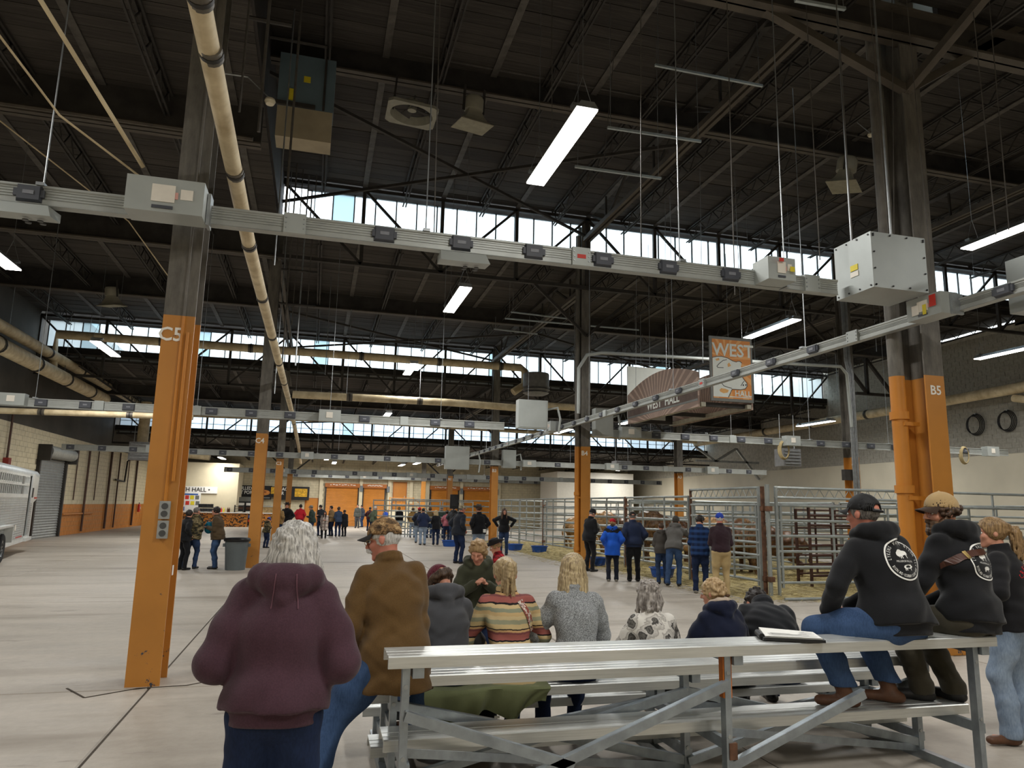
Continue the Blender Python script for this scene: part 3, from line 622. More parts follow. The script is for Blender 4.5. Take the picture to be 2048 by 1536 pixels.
# ---------------------------------------------------------------- hung strut bars, rods, fan, horns, heaters
def strut(label, a, b, ceil):
    t = thing('strut_bar', label, 'hanger bar', a); d = Vector(b)-Vector(a); m = MB(); m.bar((0, 0, 0), d, .041, .041); m.build('channel', M('bright_zinc', '#b9c3c6', .4, .5, .08), t)
    for s in (.03, .97):
        m = MB(); m.cyl(d*s, d*s+Vector((0, 0, ceil-a[2])), .006, n=5); m.build('hanger_rod', GALV, t)
def onY(px, py, Y): v = at(px, py, Y=Y); return (v.x, v.y, v.z)
for a, b, Y, c, n in (((1310, 130), (1525, 172), 10.5, 10.7, 'pale strut bar hung near the top, uppermost of three'), ((1215, 255), (1402, 283), 10.8, 10.7, 'pale strut bar hung right of the brightest light, middle of three'),
        ((1150, 333), (1322, 357), 11.5, 10.7, 'pale strut bar behind the brightest light, lowest of three'), ((1010, 637), (1278, 660), 22, 9.1, 'pale strut bar left of column B4, longer one'),
        ((1022, 624), (1142, 638), 22.5, 9.1, 'pale strut bar left of column B4, shorter one'), ((988, 658), (1075, 668), 25, 8.6, 'dark strut bar under the second deck left of B4'), ((1590, 0), (1690, 18), 7.0, 8.8, 'pale strut bar at the top edge left of column B5')):
    strut(n, onY(*a, Y), onY(*b, Y), c)
def rod(label, px, y0, y1, Y, r=.0065, x1=None, mat=BATT):
    a, b = at(px, y0, Y=Y), at(x1 if x1 is not None else px, y1, Y=Y); t = thing('hanger_rod', label, 'rod', b); z = (10.66 if Y > 7.55 else 8.93)-b.z
    m = MB(); m.cyl((0, 0, 0), (a.x-b.x, 0, z), r, n=6); m.build('rod', mat, t, True)
ORD = 'first second third fourth fifth sixth seventh eighth ninth tenth eleventh twelfth'.split(); RODX = (1102, 875, 1228, 1615, 1675, 1743, 1820, 1460, 1285, 1790, 1990, 1950)
for i, (px, y0, y1, Y, x1) in enumerate(((1102, 0, 262, 9.2, 1104), (875, 30, 470, 7.3, 868), (1228, 0, 360, 12, 1205), (1615, 60, 520, 7.25, 1640), (1675, 60, 480, 6.9, 1705), (1743, 60, 480, 7.0, 1778), (1820, 90, 490, 7.0, 1858), (1460, 160, 590, 7.3, 1470), (1285, 190, 500, 7.4, 1282), (1790, 60, 620, 7.3, 1790), (1990, 100, 460, 6.4, 2018), (1950, 60, 470, 6.3, 1992))):
    rod('thin hanging rod above the nearest busway, %s from the left' % ORD[sorted(RODX).index(px)], px, y0, y1, Y, x1=x1)
for i in range(26):
    x = random.uniform(-1, 24); y = random.choice((21, 24, 27, 29, 33, 36, 39)); z1 = 9.25-.25*(y-19.85)/11.85 if y < 31 else 7.35-.35*(y-31.8)/12.1
    t = thing('hanger_rod', 'thin hanging rod below the far decks', 'rod', (x, y, z1-random.uniform(1.6, 3.4)), group='thin rods below the far decks'); m = MB(); m.cyl((0, 0, 0), (0, 0, z1-t.location.z), .011, n=5); m.build('rod', GALV, t)
# exhaust fan
HOUS = M('fan_grey', '#8b897c', .55, .1, .08)
fan = thing('exhaust_fan', 'square exhaust fan hung under the roof left of the horn speaker', 'fan', (1.40, 13.5, 9.45)); fan.rotation_euler = (R(4), R(4), 0)
m = MB(); n = 28; s = .5; sq = []
for k in range(n):
    a = 2*pi*k/n; c, d = math.cos(a), math.sin(a); q = s/max(abs(c), abs(d)); sq.append((c*q, d*q))
m.add([(p[0], p[1], 0) for p in sq]+[(math.cos(2*pi*k/n)*.43, math.sin(2*pi*k/n)*.43, 0) for k in range(n)]+[(math.cos(2*pi*k/n)*.38, math.sin(2*pi*k/n)*.38, .16) for k in range(n)]+[(p[0], p[1], .06) for p in sq],
      [(k, n+k, n+(k+1) % n, (k+1) % n) for k in range(n)]+[(n+k, 2*n+k, 2*n+(k+1) % n, n+(k+1) % n) for k in range(n)]+[(3*n+k, k, (k+1) % n, 3*n+(k+1) % n) for k in range(n)]); m.build('shroud', HOUS, fan)
for k in range(4):
    m = MB(); a = k*pi/2+.3; ca, sa = math.cos(a), math.sin(a); q = [(.05, -.05, .13), (.36, -.10, .10), (.36, .10, .15), (.05, .05, .16)]
    v = [(x*ca-y*sa, x*sa+y*ca, z) for x, y, z in q]; m.add(v+[(x, y, z+.01) for x, y, z in v], [(0, 1, 2, 3), (7, 6, 5, 4), (0, 4, 5, 1), (1, 5, 6, 2), (2, 6, 7, 3), (3, 7, 4, 0)]); m.build('blade', DARK, fan)
m = MB(); m.cyl((0, 0, .1), (0, 0, .34), .09, n=12); m.build('motor', HOUS, fan, True)
for a in ((-.38, .0), (.38, .0)): m = MB(); m.bar((a[0], .0, .05), (a[0], .0, .78), .04, .04); m.build('hanger_arm', DARK, fan)
m = MB(); m.bar((-.43, 0, .2), (.43, 0, .2), .03, .03); m.bar((0, -.43, .2), (0, .43, .2), .03, .03); m.build('motor_support', DARK, fan)
def horn(label, x, y, z, tilt, yaw, s=1.0):
    t = thing('horn_speaker', label, 'speaker', (x, y, z)); t.rotation_euler = (tilt, 0, yaw); HN = M('horn_grey', '#a09c8c', .5, 0, .05)
    m = MB(); m.rev([(.001, .62*s), (.17*s, .62*s), (.20*s, .57*s), (.20*s, .34*s)], n=18); m.build('driver_can', HN, t, True)
    prof = [(.13, .36), (.15, .28), (.19, .18), (.25, .09), (.33, .02), (.36, 0)]; m = MB(); v = [(sx*a*s, sy*a*.82*s, z_*s) for a, z_ in prof for sx, sy in ((-1, -1), (1, -1), (1, 1), (-1, 1))]
    m.add(v, [(i*4+k, i*4+(k+1) % 4, i*4+4+(k+1) % 4, i*4+4+k) for i in range(len(prof)-1) for k in range(4)]); m.build('flare', HN, t)
    MB().box((0, 0, .012*s), (.70*s, .57*s, .02)).build('mouth_cover', M('horn_mouth', '#8f8a76', .6), t); m = MB(); m.bar((-.22*s, 0, .3*s), (-.22*s, 0, .84), .03, .05); m.bar((.22*s, 0, .3*s), (.22*s, 0, .84), .03, .05); m.build('yoke', DARK, t)
horn('beige horn speaker under the beam right of the exhaust fan', 2.66, 13.5, 9.42, R(6), R(12)); horn('beige horn speaker under the beam left of column B5', 11.75, 13.5, 9.38, R(10), R(40), 1.15); horn('dark horn speaker under the left aisle roof', -6.8, 25.4, 7.9, R(10), R(-30))
# air handler box at the upper left
ah = thing('air_duct_box', 'blue-grey sheet metal air box hung beside row C with tan lower part', 'duct', (-.62, 13.0, 0)); BLU = M('blue_sheet', '#6b7d86', .5, .2, .08, 1.5)
MB().box((0, 0, 9.35), (1.0, .5, 1.05)).build('upper_box', BLU, ah); MB().box((.0, 0, 8.52), (.98, .48, .6)).build('lower_duct', M('tan_duct', '#a0947c', .6, 0, .1, 2), ah)
MB().box((.32, -.26, 9.35), (.04, .03, 1.05)).build('seam', DARK, ah); MB().box((-.25, -.26, 9.05), (.10, .04, .22)).build('yellow_switch', YEL, ah); MB().box((.0, -.255, 9.40), (.12, .01, .12)).build('sticker', YEL, ah); MB().box((-.2, -.27, 8.86), (.75, .05, .07)).build('flange', DARK, ah)
def heater(label, x, y, z, w, h, d=.7):
    t = thing('unit_heater', label, 'heater', (x, y, z)); MB().box((0, 0, 0), (w, d, h)).build('casing', M('heater_dark', '#3c3832', .6, .1, .1), t)
    for k in range(5): m = MB(); m.box((0, -d/2-.02, -h*.36+k*h*.18), (w*.86, .05, h*.06), rot=None); m.build('louver', GALV, t)
    for s in (-.4, .4): m = MB(); m.cyl((s*w, 0, h/2), (s*w, 0, h/2+1.2), .012, n=6); m.build('hanger_rod', GALV, t)
rh = thing('round_heater', 'dark round unit heater hung left of column B4 under a tan pipe', 'heater', (9.1, 29.8, 6.55)); m = MB(); m.rev([(.001, .95), (.56, .95), (.58, .9), (.58, .35), (.5, .3), (.62, .22), (.48, .15), (.58, .08), (.40, .0), (.001, .0)], n=24); m.build('casing', M('heater_dark'), rh, True)
for s in (-.4, .4): m = MB(); m.cyl((s, 0, .95), (s, 0, 2.3), .012, n=6); m.build('hanger_rod', GALV, rh)
heater('louvered unit heater at far left beside column C5', -8.35, 39.5, 4.05, 1.3, .9); heater('small fan heater by column A4 above the pens', 15.7, 21.5, 3.55, .7, .6, .5); heater('small unit heater over the far pens left of column A3', 15.9, 36, 4.0, .9, .5)
for (px, py, Y, n) in ((540, 203, 9, 'white dome detector beside the tan pipe'), (1741, 270, 12.8, 'white dome detector left of column B5')):
    v = at(px, py, Y=Y); t = thing('smoke_detector', n, 'detector', v); m = MB(); m.rev([(.001, -.05), (.05, -.04), (.07, 0), (.06, .03), (.001, .05)], n=14); m.build('dome', M('cream_plastic', '#d6cdb4', .5), t, True); m = MB(); m.tube([(0, 0, .04), (-.3, .1, .35), (-.9, .2, .4)], .01, 6); m.build('conduit', GALV, t)
for k, (x, y, z0, z1) in enumerate(((-1.15, 19.0, 4.4, 10.5), (-1.0, 18.6, 5.0, 10.5), (-.85, 18.9, 6.2, 10.5), (-.7, 19.2, 5.2, 10.5), (-.5, 19.1, 6.4, 10.5), (-.98, 9.0, 6.3, 10.4), (-.9, 12.2, 5.6, 10.4), (-.75, 11.6, 6.0, 10.4), (-1.12, 8.2, 6.1, 8.6))):
    pipe('dark vertical conduit beside the step wall of row C, %s of the cluster' % ORD[k], [(x, y, z0), (x, y, z1)], .022 if k % 2 else .014, BATT if k % 3 else GALV, n=6, cat='conduit')
for k, (a, b) in enumerate((((-1.3, 12.4, 9.9), (-.3, 12.4, 9.9)), ((-1.25, 9.2, 8.0), (-.7, 9.2, 8.0)), ((-1.2, 18.7, 7.6), (-.3, 18.7, 7.6)), ((-1.2, 18.7, 6.7), (-.3, 18.7, 6.7)))):
    pipe('short dark crossbar on the conduit cluster of row C, %s from the top' % ORD[k], [a, b], .03, DARK, n=6, cat='conduit')
# ---------------------------------------------------------------- West Hall hanging sign
sg = thing('hall_sign', 'hanging West Hall sign box with a pig panel and an arched brown side panel', 'sign', (9.4, 17.1, 4.2))
SGR = M('sign_grey', '#6f716d', .5, .1, .04); SW = M('sign_white', '#dfe4de', .55, 0, .02); SK = M('sign_black', '#1c1d1f', .5); SPOT = M('sign_tan', '#dfaa66', .55, 0, .04)
def m_rays():
    t = NT('orange_rays'); s = t.node('ShaderNodeSeparateXYZ'); t.link(t.coord(), s.inputs[0])
    a = t.math('ARCTAN2', t.math('SUBTRACT', s.outputs[2], .25), t.math('ADD', s.outputs[0], .15)); w = t.math('SINE', t.math('MULTIPLY', a, 16.0))
    t.color(t.ramp(w, [(.45, '#d98a3c'), (.55, '#e3a765')])); return t.set(.55)
pan = MB().box((0, 0, 0), (1.15, .05, 1.58)).build('pig_panel', SGR, sg, loc=(.12, -2.05, .86))
MB().box((0, -.028, 0), (1.04, .006, 1.44)).build('orange_face', m_rays(), pan)
PM = face_mat((-.52, -.0335, -.72), *SOUTH); PW, PH = 1.04, 1.44
def uv(pts): return [((x-345)/640*PW, (1-(y-290)/970)*PH) for x, y in pts]
m = MB(); m.poly(uv([(345, 604), (420, 582), (500, 575), (600, 597), (680, 637), (740, 650), (765, 636), (800, 634), (832, 660), (815, 720), (850, 780), (905, 790), (890, 805), (810, 800), (838, 900), (872, 948), (905, 985), (914, 1030), (880, 1082), (800, 1105), (655, 1105), (590, 1240), (345, 1240)][::-1]), .003, PM); pig = m.build('pig_print', SW, pan)
def stroke(pts, w, mat=SK, z=.004, par=pan):
    q = uv(pts); m = MB()
    for a, b in zip(q[:-1], q[1:]):
        A, B = Vector(a), Vector(b); d = (B-A).normalized(); n = Vector((-d.y, d.x))*w/2; d *= w*.3
        m.poly([tuple(A-d+n), tuple(A-d-n), tuple(B+d-n), tuple(B+d+n)], .003, PM @ Matrix.Translation((0, 0, z)))
    m.build('outline', mat, par)
for q in ([(345, 604), (420, 582), (500, 575), (600, 597), (680, 637), (740, 650), (765, 636), (800, 634), (832, 660)], [(580, 625), (520, 640), (450, 700), (413, 745), (430, 765), (520, 760)], [(445, 930), (470, 1000), (520, 1060), (600, 1082), (650, 1090)],
          [(810, 800), (838, 900), (872, 948), (905, 985), (914, 1030), (880, 1082), (800, 1105), (655, 1105), (590, 1240)], [(805, 1040), (835, 990), (860, 960)], [(850, 780), (905, 790), (890, 805), (845, 800)]): stroke(q, .014)
for q in ([(490, 925), (560, 880), (700, 850), (690, 890), (600, 915), (510, 945)], [(445, 1130), (475, 1100), (540, 1105), (600, 1125), (580, 1165), (510, 1180), (460, 1160)], [(390, 630), (450, 605), (460, 640), (410, 655)], [(590, 700), (620, 665), (650, 720), (600, 745)]):
    m = MB(); m.poly(uv(q)[::-1], .002, PM @ Matrix.Translation((0, 0, .003))); m.build('spot', SPOT, pan)
for q in ((845, 1025), (890, 1020)):
    c = uv([q])[0]; m = MB(); m.poly([(c[0]+.018*math.cos(k*pi/4), c[1]+.024*math.sin(k*pi/4)) for k in range(8)], .002, PM @ Matrix.Translation((0, 0, .004))); m.build('nostril', SK, pan)
letters('WEST', .44, SW, pan, PM @ Matrix.Translation((.56, 1.17, .004)), sx=.98); letters('HALL', .19, SW, pan, PM @ Matrix.Translation((.80, .13, .004)))
m = MB(); m.poly([(.42, .035), (1.02, .035), (1.02, .055), (.42, .055)], .002, PM @ Matrix.Translation((0, 0, .003))); m.build('rule', SW, pan)
MB().box((-.15, 2.05, .86), (1.2, .05, 1.55)).build('back_panel', SW, sg)
def m_burst():
    t = NT('brown_sunburst'); s = t.node('ShaderNodeSeparateXYZ'); t.link(t.coord(), s.inputs[0])
    a = t.math('ARCTAN2', t.math('ADD', s.outputs[2], .35), t.math('SUBTRACT', s.outputs[1], .2)); w = t.math('SINE', t.math('MULTIPLY', a, 46.0)); n = t.noise(t.coord(), 5)
    t.color(t.mix(t.ramp(w, [(.42, '#8a7468'), (.58, '#b59c8d')]), '#7b6b62', t.ramp(n, [(.4, 0.), (.8, .5)]))); return t.set(.6)
BUR = m_burst()
for sx, nm in ((-.72, 'arched_panel'), (.72, 'arched_panel')):
    m = MB(); L = 4.0; arc = [(-L/2+L*k/20, .70+.36*math.sin(pi*k/20)**.9) for k in range(21)]
    out = [(-L/2, -.14), (L/2, -.14)]+arc[::-1]; o = Matrix(((0, 0, -1, 0), (-1, 0, 0, 0), (0, 1, 0, 0), (0, 0, 0, 1)))
    m.poly(out, .05, o); p = m.build(nm, BUR, sg, loc=(sx, 0, .05))
    if sx < 0:
        m = MB(); m.poly([(-L/2, .06), (L/2, .06), (L/2, .46), (-L/2, .46)], .006, o @ Matrix.Translation((0, 0, .05))); m.build('dark_band', M('sign_band', '#5b4a42', .6, 0, .12, 6), p)
        m = MB(); m.poly([(-L/2, .01), (L/2, .01), (L/2, .06), (-L/2, .06)], .008, o @ Matrix.Translation((0, 0, .05))); m.build('grey_rule', SGR, p)
        letters('WEST  HALL', .33, SW, p, o @ Matrix.Translation((.2, .205, .058)), sx=1.0)
for y in (-1.85, 0, 1.85): m = MB(); m.bar((-.7, y, .0), (.7, y, .0), .10, .10); m.build('frame_bar', DARK, sg)
for x in (-.62, .62): m = MB(); m.bar((x, -2.0, -.02), (x, 2.0, -.02), .12, .10); m.build('frame_bar', M('sign_alu', '#a8a493', .5, .2), sg)
for x, y in ((-.55, -1.9), (.55, -1.9), (-.55, 1.9), (.55, 1.9), (-.55, 0)): m = MB(); m.cyl((x, y, 1.0), (x*.9, y, 6.2 if y < 1.8 else 4.8), .007, n=5); m.build('hanger_wire', GALV, sg)

# ---------------------------------------------------------------- doors and the far wall
def rolldoor(name, x0, x1, h=2.95, mat=ORANGE2):
    w = struct(name); m = MB(); n = int(h/.1)
    prof = []
    for k in range(n): prof += [(0, h*k/n), (.02, h*(k+.5)/n)]
    prof.append((0, h)); c = MB(); v = []
    for x in (x0+.05, x1-.05): v += [(x, HY1-.03-p[0], p[1]) for p in prof]
    q = len(prof); c.add(v, [(i, q+i, q+i+1, i+1) for i in range(q-1)]); c.build('slat_curtain', mat, w)
    m.box(((x0+x1)/2, HY1-.10, h+.12), (x1-x0+.15, .36, .30)); m.build('hood', M('orange_hood', '#a9642b', .6, 0, .1, 3), w)
    for x in (x0, x1): MB().box((x, HY1-.05, h/2), (.10, .10, h)).build('guide', DARK, w)
    MB().box((x1+.2, HY1-.2, h-.1), (.22, .25, .45)).build('opener', M('opener_grey', '#6f7476', .5, .2), w)
    m = MB()
    for k in range(9): m.box((x0+.35+(x1-x0-.7)*k/8, HY1-.285, h+.14+.03*(k % 2)), (.10+.05*(k % 3), .01, .05))
    m.build('white_lettering', WHITE, w)
for k, (a, b) in enumerate(OD): rolldoor('door_%d' % (k+1), a, b)
def mandoor(name, x0, x1, h, z=0): w = struct(name); MB().box(((x0+x1)/2, HY1-.03, z+h/2), (x1-x0, .06, h)).build('leaf', ORANGE2, w); MB().box(((x0+x1)/2, HY1-.030, z+h/2), (x1-x0+.14, .03, h+.1)).build('door_frame', M('orange_hood'), w); MB().box((x1-.1, HY1-.09, z+1), (.05, .05, .14)).build('handle', GALV, w)
mandoor('door_5', -.62, .24, 2.02); mandoor('door_6', 5.95, 6.9, 2.1, 1.3)
# cream pilasters by the doors
for x in (.45, 3.42, 5.6, 7.3, 8.6, 11.3, 14.4): w = struct('trim_5'); MB().box((x, HY1-.12, 2.2), (.26, .24, 4.4)).build('pilaster', CREAM, w)
pl = thing('stair_landing', 'orange railed landing and stair below the raised orange door', 'stairs', (6.4, 56.2, 0)); MB().box((0, 0, .65), (1.8, 1.4, 1.3)).build('platform', CREAM, pl)
for z in (1.75, 2.2):
    m = MB(); m.tube([(-.9, -.7, z), (.9, -.7, z), (2.4, -.7, z-1.2)], .03, 6); m.build('rail', ORANGE2, pl)
for x, z in ((-.9, 1.3), (0, 1.3), (.9, 1.3), (1.7, .6), (2.4, .05)): m = MB(); m.cyl((x, -.7, z), (x, -.7, z+.95), .03, n=6); m.build('baluster', ORANGE2, pl)
for k in range(5): MB().box((1.05+k*.3, 0, .52-k*.12), (.3, 1.3, 1.04-k*.24)).build('step', M('step_concrete', '#9a9386', .8), pl)
# grey roll-up door in the left wall
w = struct('door_7'); m = MB(); prof = []; h = 3.3
for k in range(30): prof += [(0, h*k/30), (.025, h*(k+.5)/30)]
prof.append((0, h)); v = []
for y in (33.4, 36.4): v += [(HX0+.04+p[0], y, p[1]) for p in prof]
q = len(prof); m.add(v, [(i, i+1, q+i+1, q+i) for i in range(q-1)]); m.build('slat_curtain', M('grey_shutter', '#8f9290', .45, .3, .08), w)
m = MB(); m.cyl((HX0+.28, 33.3, 3.55), (HX0+.28, 36.5, 3.55), .26, n=16); m.build('drum_hood', M('drum_grey', '#9fa09a', .5, .3, .1), w, True)
MB().box((HX0+.25, 33.2, 3.5), (.5, .12, .65)).build('end_plate', DARK, w); MB().box((HX0+.25, 36.6, 3.5), (.5, .12, .65)).build('end_plate', DARK, w)
for y in (33.25, 36.55): MB().box((HX0+.07, y, 1.65), (.14, .14, 3.3)).build('guide', DARK, w)
# pipes and fittings on the left wall
RUSTY = M('dark_pipe', '#4a3227', .6, 0, .1)
def wall_pipe(label, pts, r, mat=RUSTY): pipe(label, pts, r, mat, n=8)
wall_pipe('dark red drop pipe with a red box above the trailer', [(HX0+.1, 30.0, 4.9), (HX0+.1, 30, 3.0)], .04); MB().box((0, 0, -1.95), (.2, .25, .25)).build('alarm_box', M('alarm_red', '#8c2f28', .5), bpy.data.objects[[o.name for o in COL.objects if o.name.startswith('ceiling_pipe')][-1]])
for y, r, n in ((39.8, .05, 'first brown drop pipe right of the grey roll-up door'), (43.8, .06, 'second brown drop pipe right of the grey roll-up door'), (45.6, .04, 'brown drop pipe with a valve on the left wall'), (49.8, .06, 'last brown drop pipe on the left wall')):
    wall_pipe(n, [(HX0+.1, y, 4.3), (HX0+.1, y, .1)], r)
wall_pipe('dark bent pipe frame high on the left wall', [(HX0+.12, 45.0, 2.75), (HX0+.12, 47.0, 2.7), (HX0+.12, 47.2, 3.9), (HX0+.5, 47.2, 4.2)], .05, DARK)
for y, n in ((38.2, 'thin brown conduit near the grey door'), (41.5, 'thin brown conduit mid left wall'), (48, 'thin brown conduit beyond the bent pipe')): wall_pipe(n, [(HX0+.06, y, 4.2), (HX0+.06, y, 1.6)], .025)
wall_pipe('orange rail pipe low on the left wall', [(HX0+.08, 36.9, .95), (HX0+.08, 41.4, .95)], .04, BLOCKO)
fe = thing('fire_extinguisher', 'red fire extinguisher on the orange dado of the left wall', 'fire extinguisher', (HX0+.15, 51.2, .9)); m = MB(); m.rev([(.001, 0), (.085, .01), (.085, .42), (.05, .5), (.03, .52), (.001, .52)], n=12); m.build('cylinder', RED, fe, True); MB().box((0, 0, .56), (.05, .14, .06)).build('valve', BLACK, fe); MB().box((.085, 0, .25), (.01, .1, .14)).build('tag', WHITE, fe)
dw = struct('door_8'); MB().box((HX0+.03, 54.6, 1.05), (.06, 1.1, 2.1)).build('leaf', ORANGE2, dw)
# food stand: counter, boards, cooler, rack
def m_swirl():
    t = NT('swirl_front'); n = t.node('ShaderNodeTexWave', wave_type='RINGS'); n.inputs['Scale'].default_value = 2.2; n.inputs['Distortion'].default_value = 14; n.inputs['Detail'].default_value = 3; n.inputs['Detail Scale'].default_value = 1.6
    t.link(t.coord(), n.inputs[0]); t.color(t.ramp(n.outputs['Fac'], [(.28, '#2b1d10'), (.4, '#c07a2c')])); return t.set(.5)
ct = thing('serving_counter', 'serving counter with swirling orange and black front by the white wall', 'counter', (-6.6, 52.6, 0)); MB().box((0, 0, .45), (4.6, .8, .9)).build('front', m_swirl(), ct); MB().box((0, 0, .93), (4.7, .95, .06)).build('top', WHITE, ct)
rk = thing('basket_rack', 'black rack of food baskets on the serving counter', 'rack', (-7.0, 52.6, .96)); MB().box((0, 0, .29), (.95, .4, .05)).build('shelf', BLACK, rk)
for k in range(5):
    m = MB(); m.box((-.38+.19*k, -.05, .12), (.16, .3, .22)); m.box((-.38+.19*k, -.05, .42), (.16, .3, .20)); m.build('basket', M('rack_dark', '#26282b', .5, 0, .2), rk)
for k, (x, c) in enumerate(((-6.1, YEL), (-6.0, RED), (-5.85, YEL), (-5.6, M('bottle_brown', '#4d2f17', .3)), (-5.5, M('bottle_brown')))):
    t = thing('condiment_bottle', ('yellow', 'red', 'second yellow', 'brown', 'second brown')[k]+' squeeze bottle on the serving counter', 'bottle', (x, 52.5, .96)); m = MB(); m.rev([(.001, 0), (.05, 0), (.05, .2), (.02, .26), (.012, .33), (.001, .33)], n=10); m.build('bottle', c, t, True)
def board(label, x, y, z, w, h, lines, mat=BLACK, col=None, cat='menu board', name='menu_board', size=.34):
    t = thing(name, label, cat, (x, y, z)); MB().box((0, 0, 0), (w, .06, h)).build('panel', mat, t)
    for k, s in enumerate(lines): letters(s, size, col or WHITE, t, face_mat((-w*.46, -.033, h*.28-k*size*.9), *SOUTH), align='LEFT', sx=.85)
    return t
b1 = board('black menu board reading PULLED PIT PORK above the drinks cooler', -4.35, 56.8, 2.38, 2.5, 1.0, ['PULLED', 'PIT PORK']); m = MB(); m.rev([(.001, -.02), (.42, -.02), (.45, .0), (.001, .03)], n=16, rot=Matrix.Rotation(pi/2, 3, 'X'), sy=.45); m.build('bun_picture', M('bun', '#c9813c', .6), b1, loc=(.7, -.03, .0)); MB().box((0, -.035, -.38), (2.3, .01, .1)).build('price_strip', SGR, b1)
m = MB(); m.rev([(.001, -.02), (.34, -.02), (.001, .03)], n=14, rot=Matrix.Rotation(pi/2, 3, 'X'), sy=.3); m.build('meat_picture', M('meat', '#7c3d24', .5), b1, loc=(.7, -.045, .03))
b3_ = board('black menu board with a yellow dish, right of the pulled pork board', -1.55, 56.8, 2.38, 2.3, 1.0, ['MAC', 'CR']); MB().box((.55, -.036, .05), (.9, .012, .6)).build('dish_picture', M('mac_yellow', '#d9a829', .5, 0, .25, 8), b3_)
b4_ = board('black menu board strip with a yellow picture between the columns', -2.9, 56.75, 2.45, .55, .8, []); MB().box((0, -.036, .1), (.5, .012, .5)).build('dish_picture', M('mac_yellow'), b4_)
hs = board('white sign of the neighbouring hall on the cream wall', -8.3, 53.64, 2.42, 3.6, .46, [], WHITE, cat='sign', name='hall_sign'); letters('NORTH HALL •', .40, M('sign_letter', '#35302a', .6), hs, face_mat((.0, -.033, .0), *SOUTH), sx=.98)
nb = thing('notice_board', 'white notice board with coloured flyers on the cream wall', 'notice board', (-8.2, 53.6, 1.45)); MB().box((0, 0, 0), (1.35, .05, 1.5)).build('board', WHITE, nb)
for k in range(9): MB().box((-.5+.32*(k % 4)+.05*(k//4), -.03, .45-.38*(k//4)), (.24, .01, .26)).build('flyer', (M('sign_blue', '#3e62a8', .5), RED, YEL, SGR)[k % 4], nb)
MB().box((0, -.03, .66), (1.0, .01, .1)).build('header', M('sign_blue'), nb)
fr = thing('drinks_cooler', 'black glass-fronted drinks cooler full of bottles by the counter', 'fridge', (-4.75, 55.6, 0)); MB().box((0, .0, 1.0), (1.5, .7, 2.0)).build('body', BLACK, fr); MB().box((0, -.36, 1.85), (1.5, .03, .3)).build('header', SGR, fr)
for k in range(5): 
    for s in (-1, 1): MB().box((s*.36, -.355, .35+.29*k), (.6, .02, .18)).build('bottle_row', (RED, M('sign_blue'), WHITE, M('bottle_brown'), WHITE)[k], fr)
for s in (-1, 1): MB().box((s*.36, -.375, .95), (.66, .01, 1.45)).build('glass_door', M('dark_glass', '#3b4046', .1, .1), fr) if False else None
for s in (-1, 0, 1): MB().box((s*.71, -.37, .95), (.06, .03, 1.5)).build('door_rail', BLACK, fr)
rc = thing('rack_cart', 'tall black rolling rack cart in front of the drinks cooler', 'cart', (-4.95, 53.2, 0))
for x in (-.28, .28): MB().box((x, 0, .75), (.03, .5, 1.4)).build('side', BLACK, rc)
for k in range(9): MB().box((0, 0, .14+.15*k), (.54, .48, .03)).build('tray', M('rack_dark'), rc)
for x in (-.25, .25): m = MB(); m.cyl((x-.02, -.2, .05), (x+.02, -.2, .05), .05, n=10); m.build('caster', BLACK, rc)
fs = thing('food_display', 'heated food display case on the counter right of column C4', 'display case', (-3.0, 53.0, .0)); MB().box((0, 0, .45), (2.2, .8, .9)).build('counter', m_swirl(), fs); MB().box((0, 0, .93), (2.3, .9, .06)).build('top', WHITE, fs); MB().box((.1, 0, 1.15), (1.2, .5, .38)).build('case', M('case_tan', '#b79a6a', .4, 0, .2, 9), fs); MB().box((.1, -.1, 1.4), (1.3, .6, .04)).build('lid', GALV, fs)
tb = thing('pa_speaker', 'black loudspeaker on a tripod behind the crowd', 'speaker', (6.2, 33.0, 0)); m = MB(); m.add([(-.2, -.18, 1.55), (.2, -.18, 1.55), (.15, .18, 1.55), (-.15, .18, 1.55), (-.2, -.2, 2.2), (.2, -.2, 2.2), (.15, .18, 2.2), (-.15, .18, 2.2)], [(0, 3, 2, 1), (4, 5, 6, 7), (0, 1, 5, 4), (1, 2, 6, 5), (2, 3, 7, 6), (3, 0, 4, 7)]); m.build('cabinet', BLACK, tb); MB().box((0, -.205, 1.9), (.34, .015, .5)).build('grille', M('grille_dark', '#222326', .7), tb)
m = MB(); m.cyl((0, 0, .5), (0, 0, 1.6), .02, n=8); m.build('pole', BLACK, tb)
for a in (.5, 2.6, 4.7): m = MB(); m.cyl((0, 0, .75), (.5*math.cos(a), .5*math.sin(a), .02), .015, n=6); m.build('leg', BLACK, tb)
# trash can
tc = thing('trash_can', 'round grey trash can with a black liner in front of column C4', 'trash can', (-1.80, 19.55, 0)); CAN = M('can_grey', '#5d6466', .5, 0, .06, 3)
m = MB(); m.rev([(.001, 0), (.235, 0), (.285, .70), (.31, .70), (.31, .735), (.27, .735)], n=28); m.build('can', CAN, tc, True); m = MB(); m.rev([(.30, .69), (.318, .70), (.322, .745), (.30, .775), (.26, .76), (.25, .5)], n=24); m.build('liner', M('bag_black', '#141517', .3, 0, .2), tc, True)
for s in (-1, 1): MB().box((s*.30, 0, .6), (.05, .12, .08)).build('handle', CAN, tc)

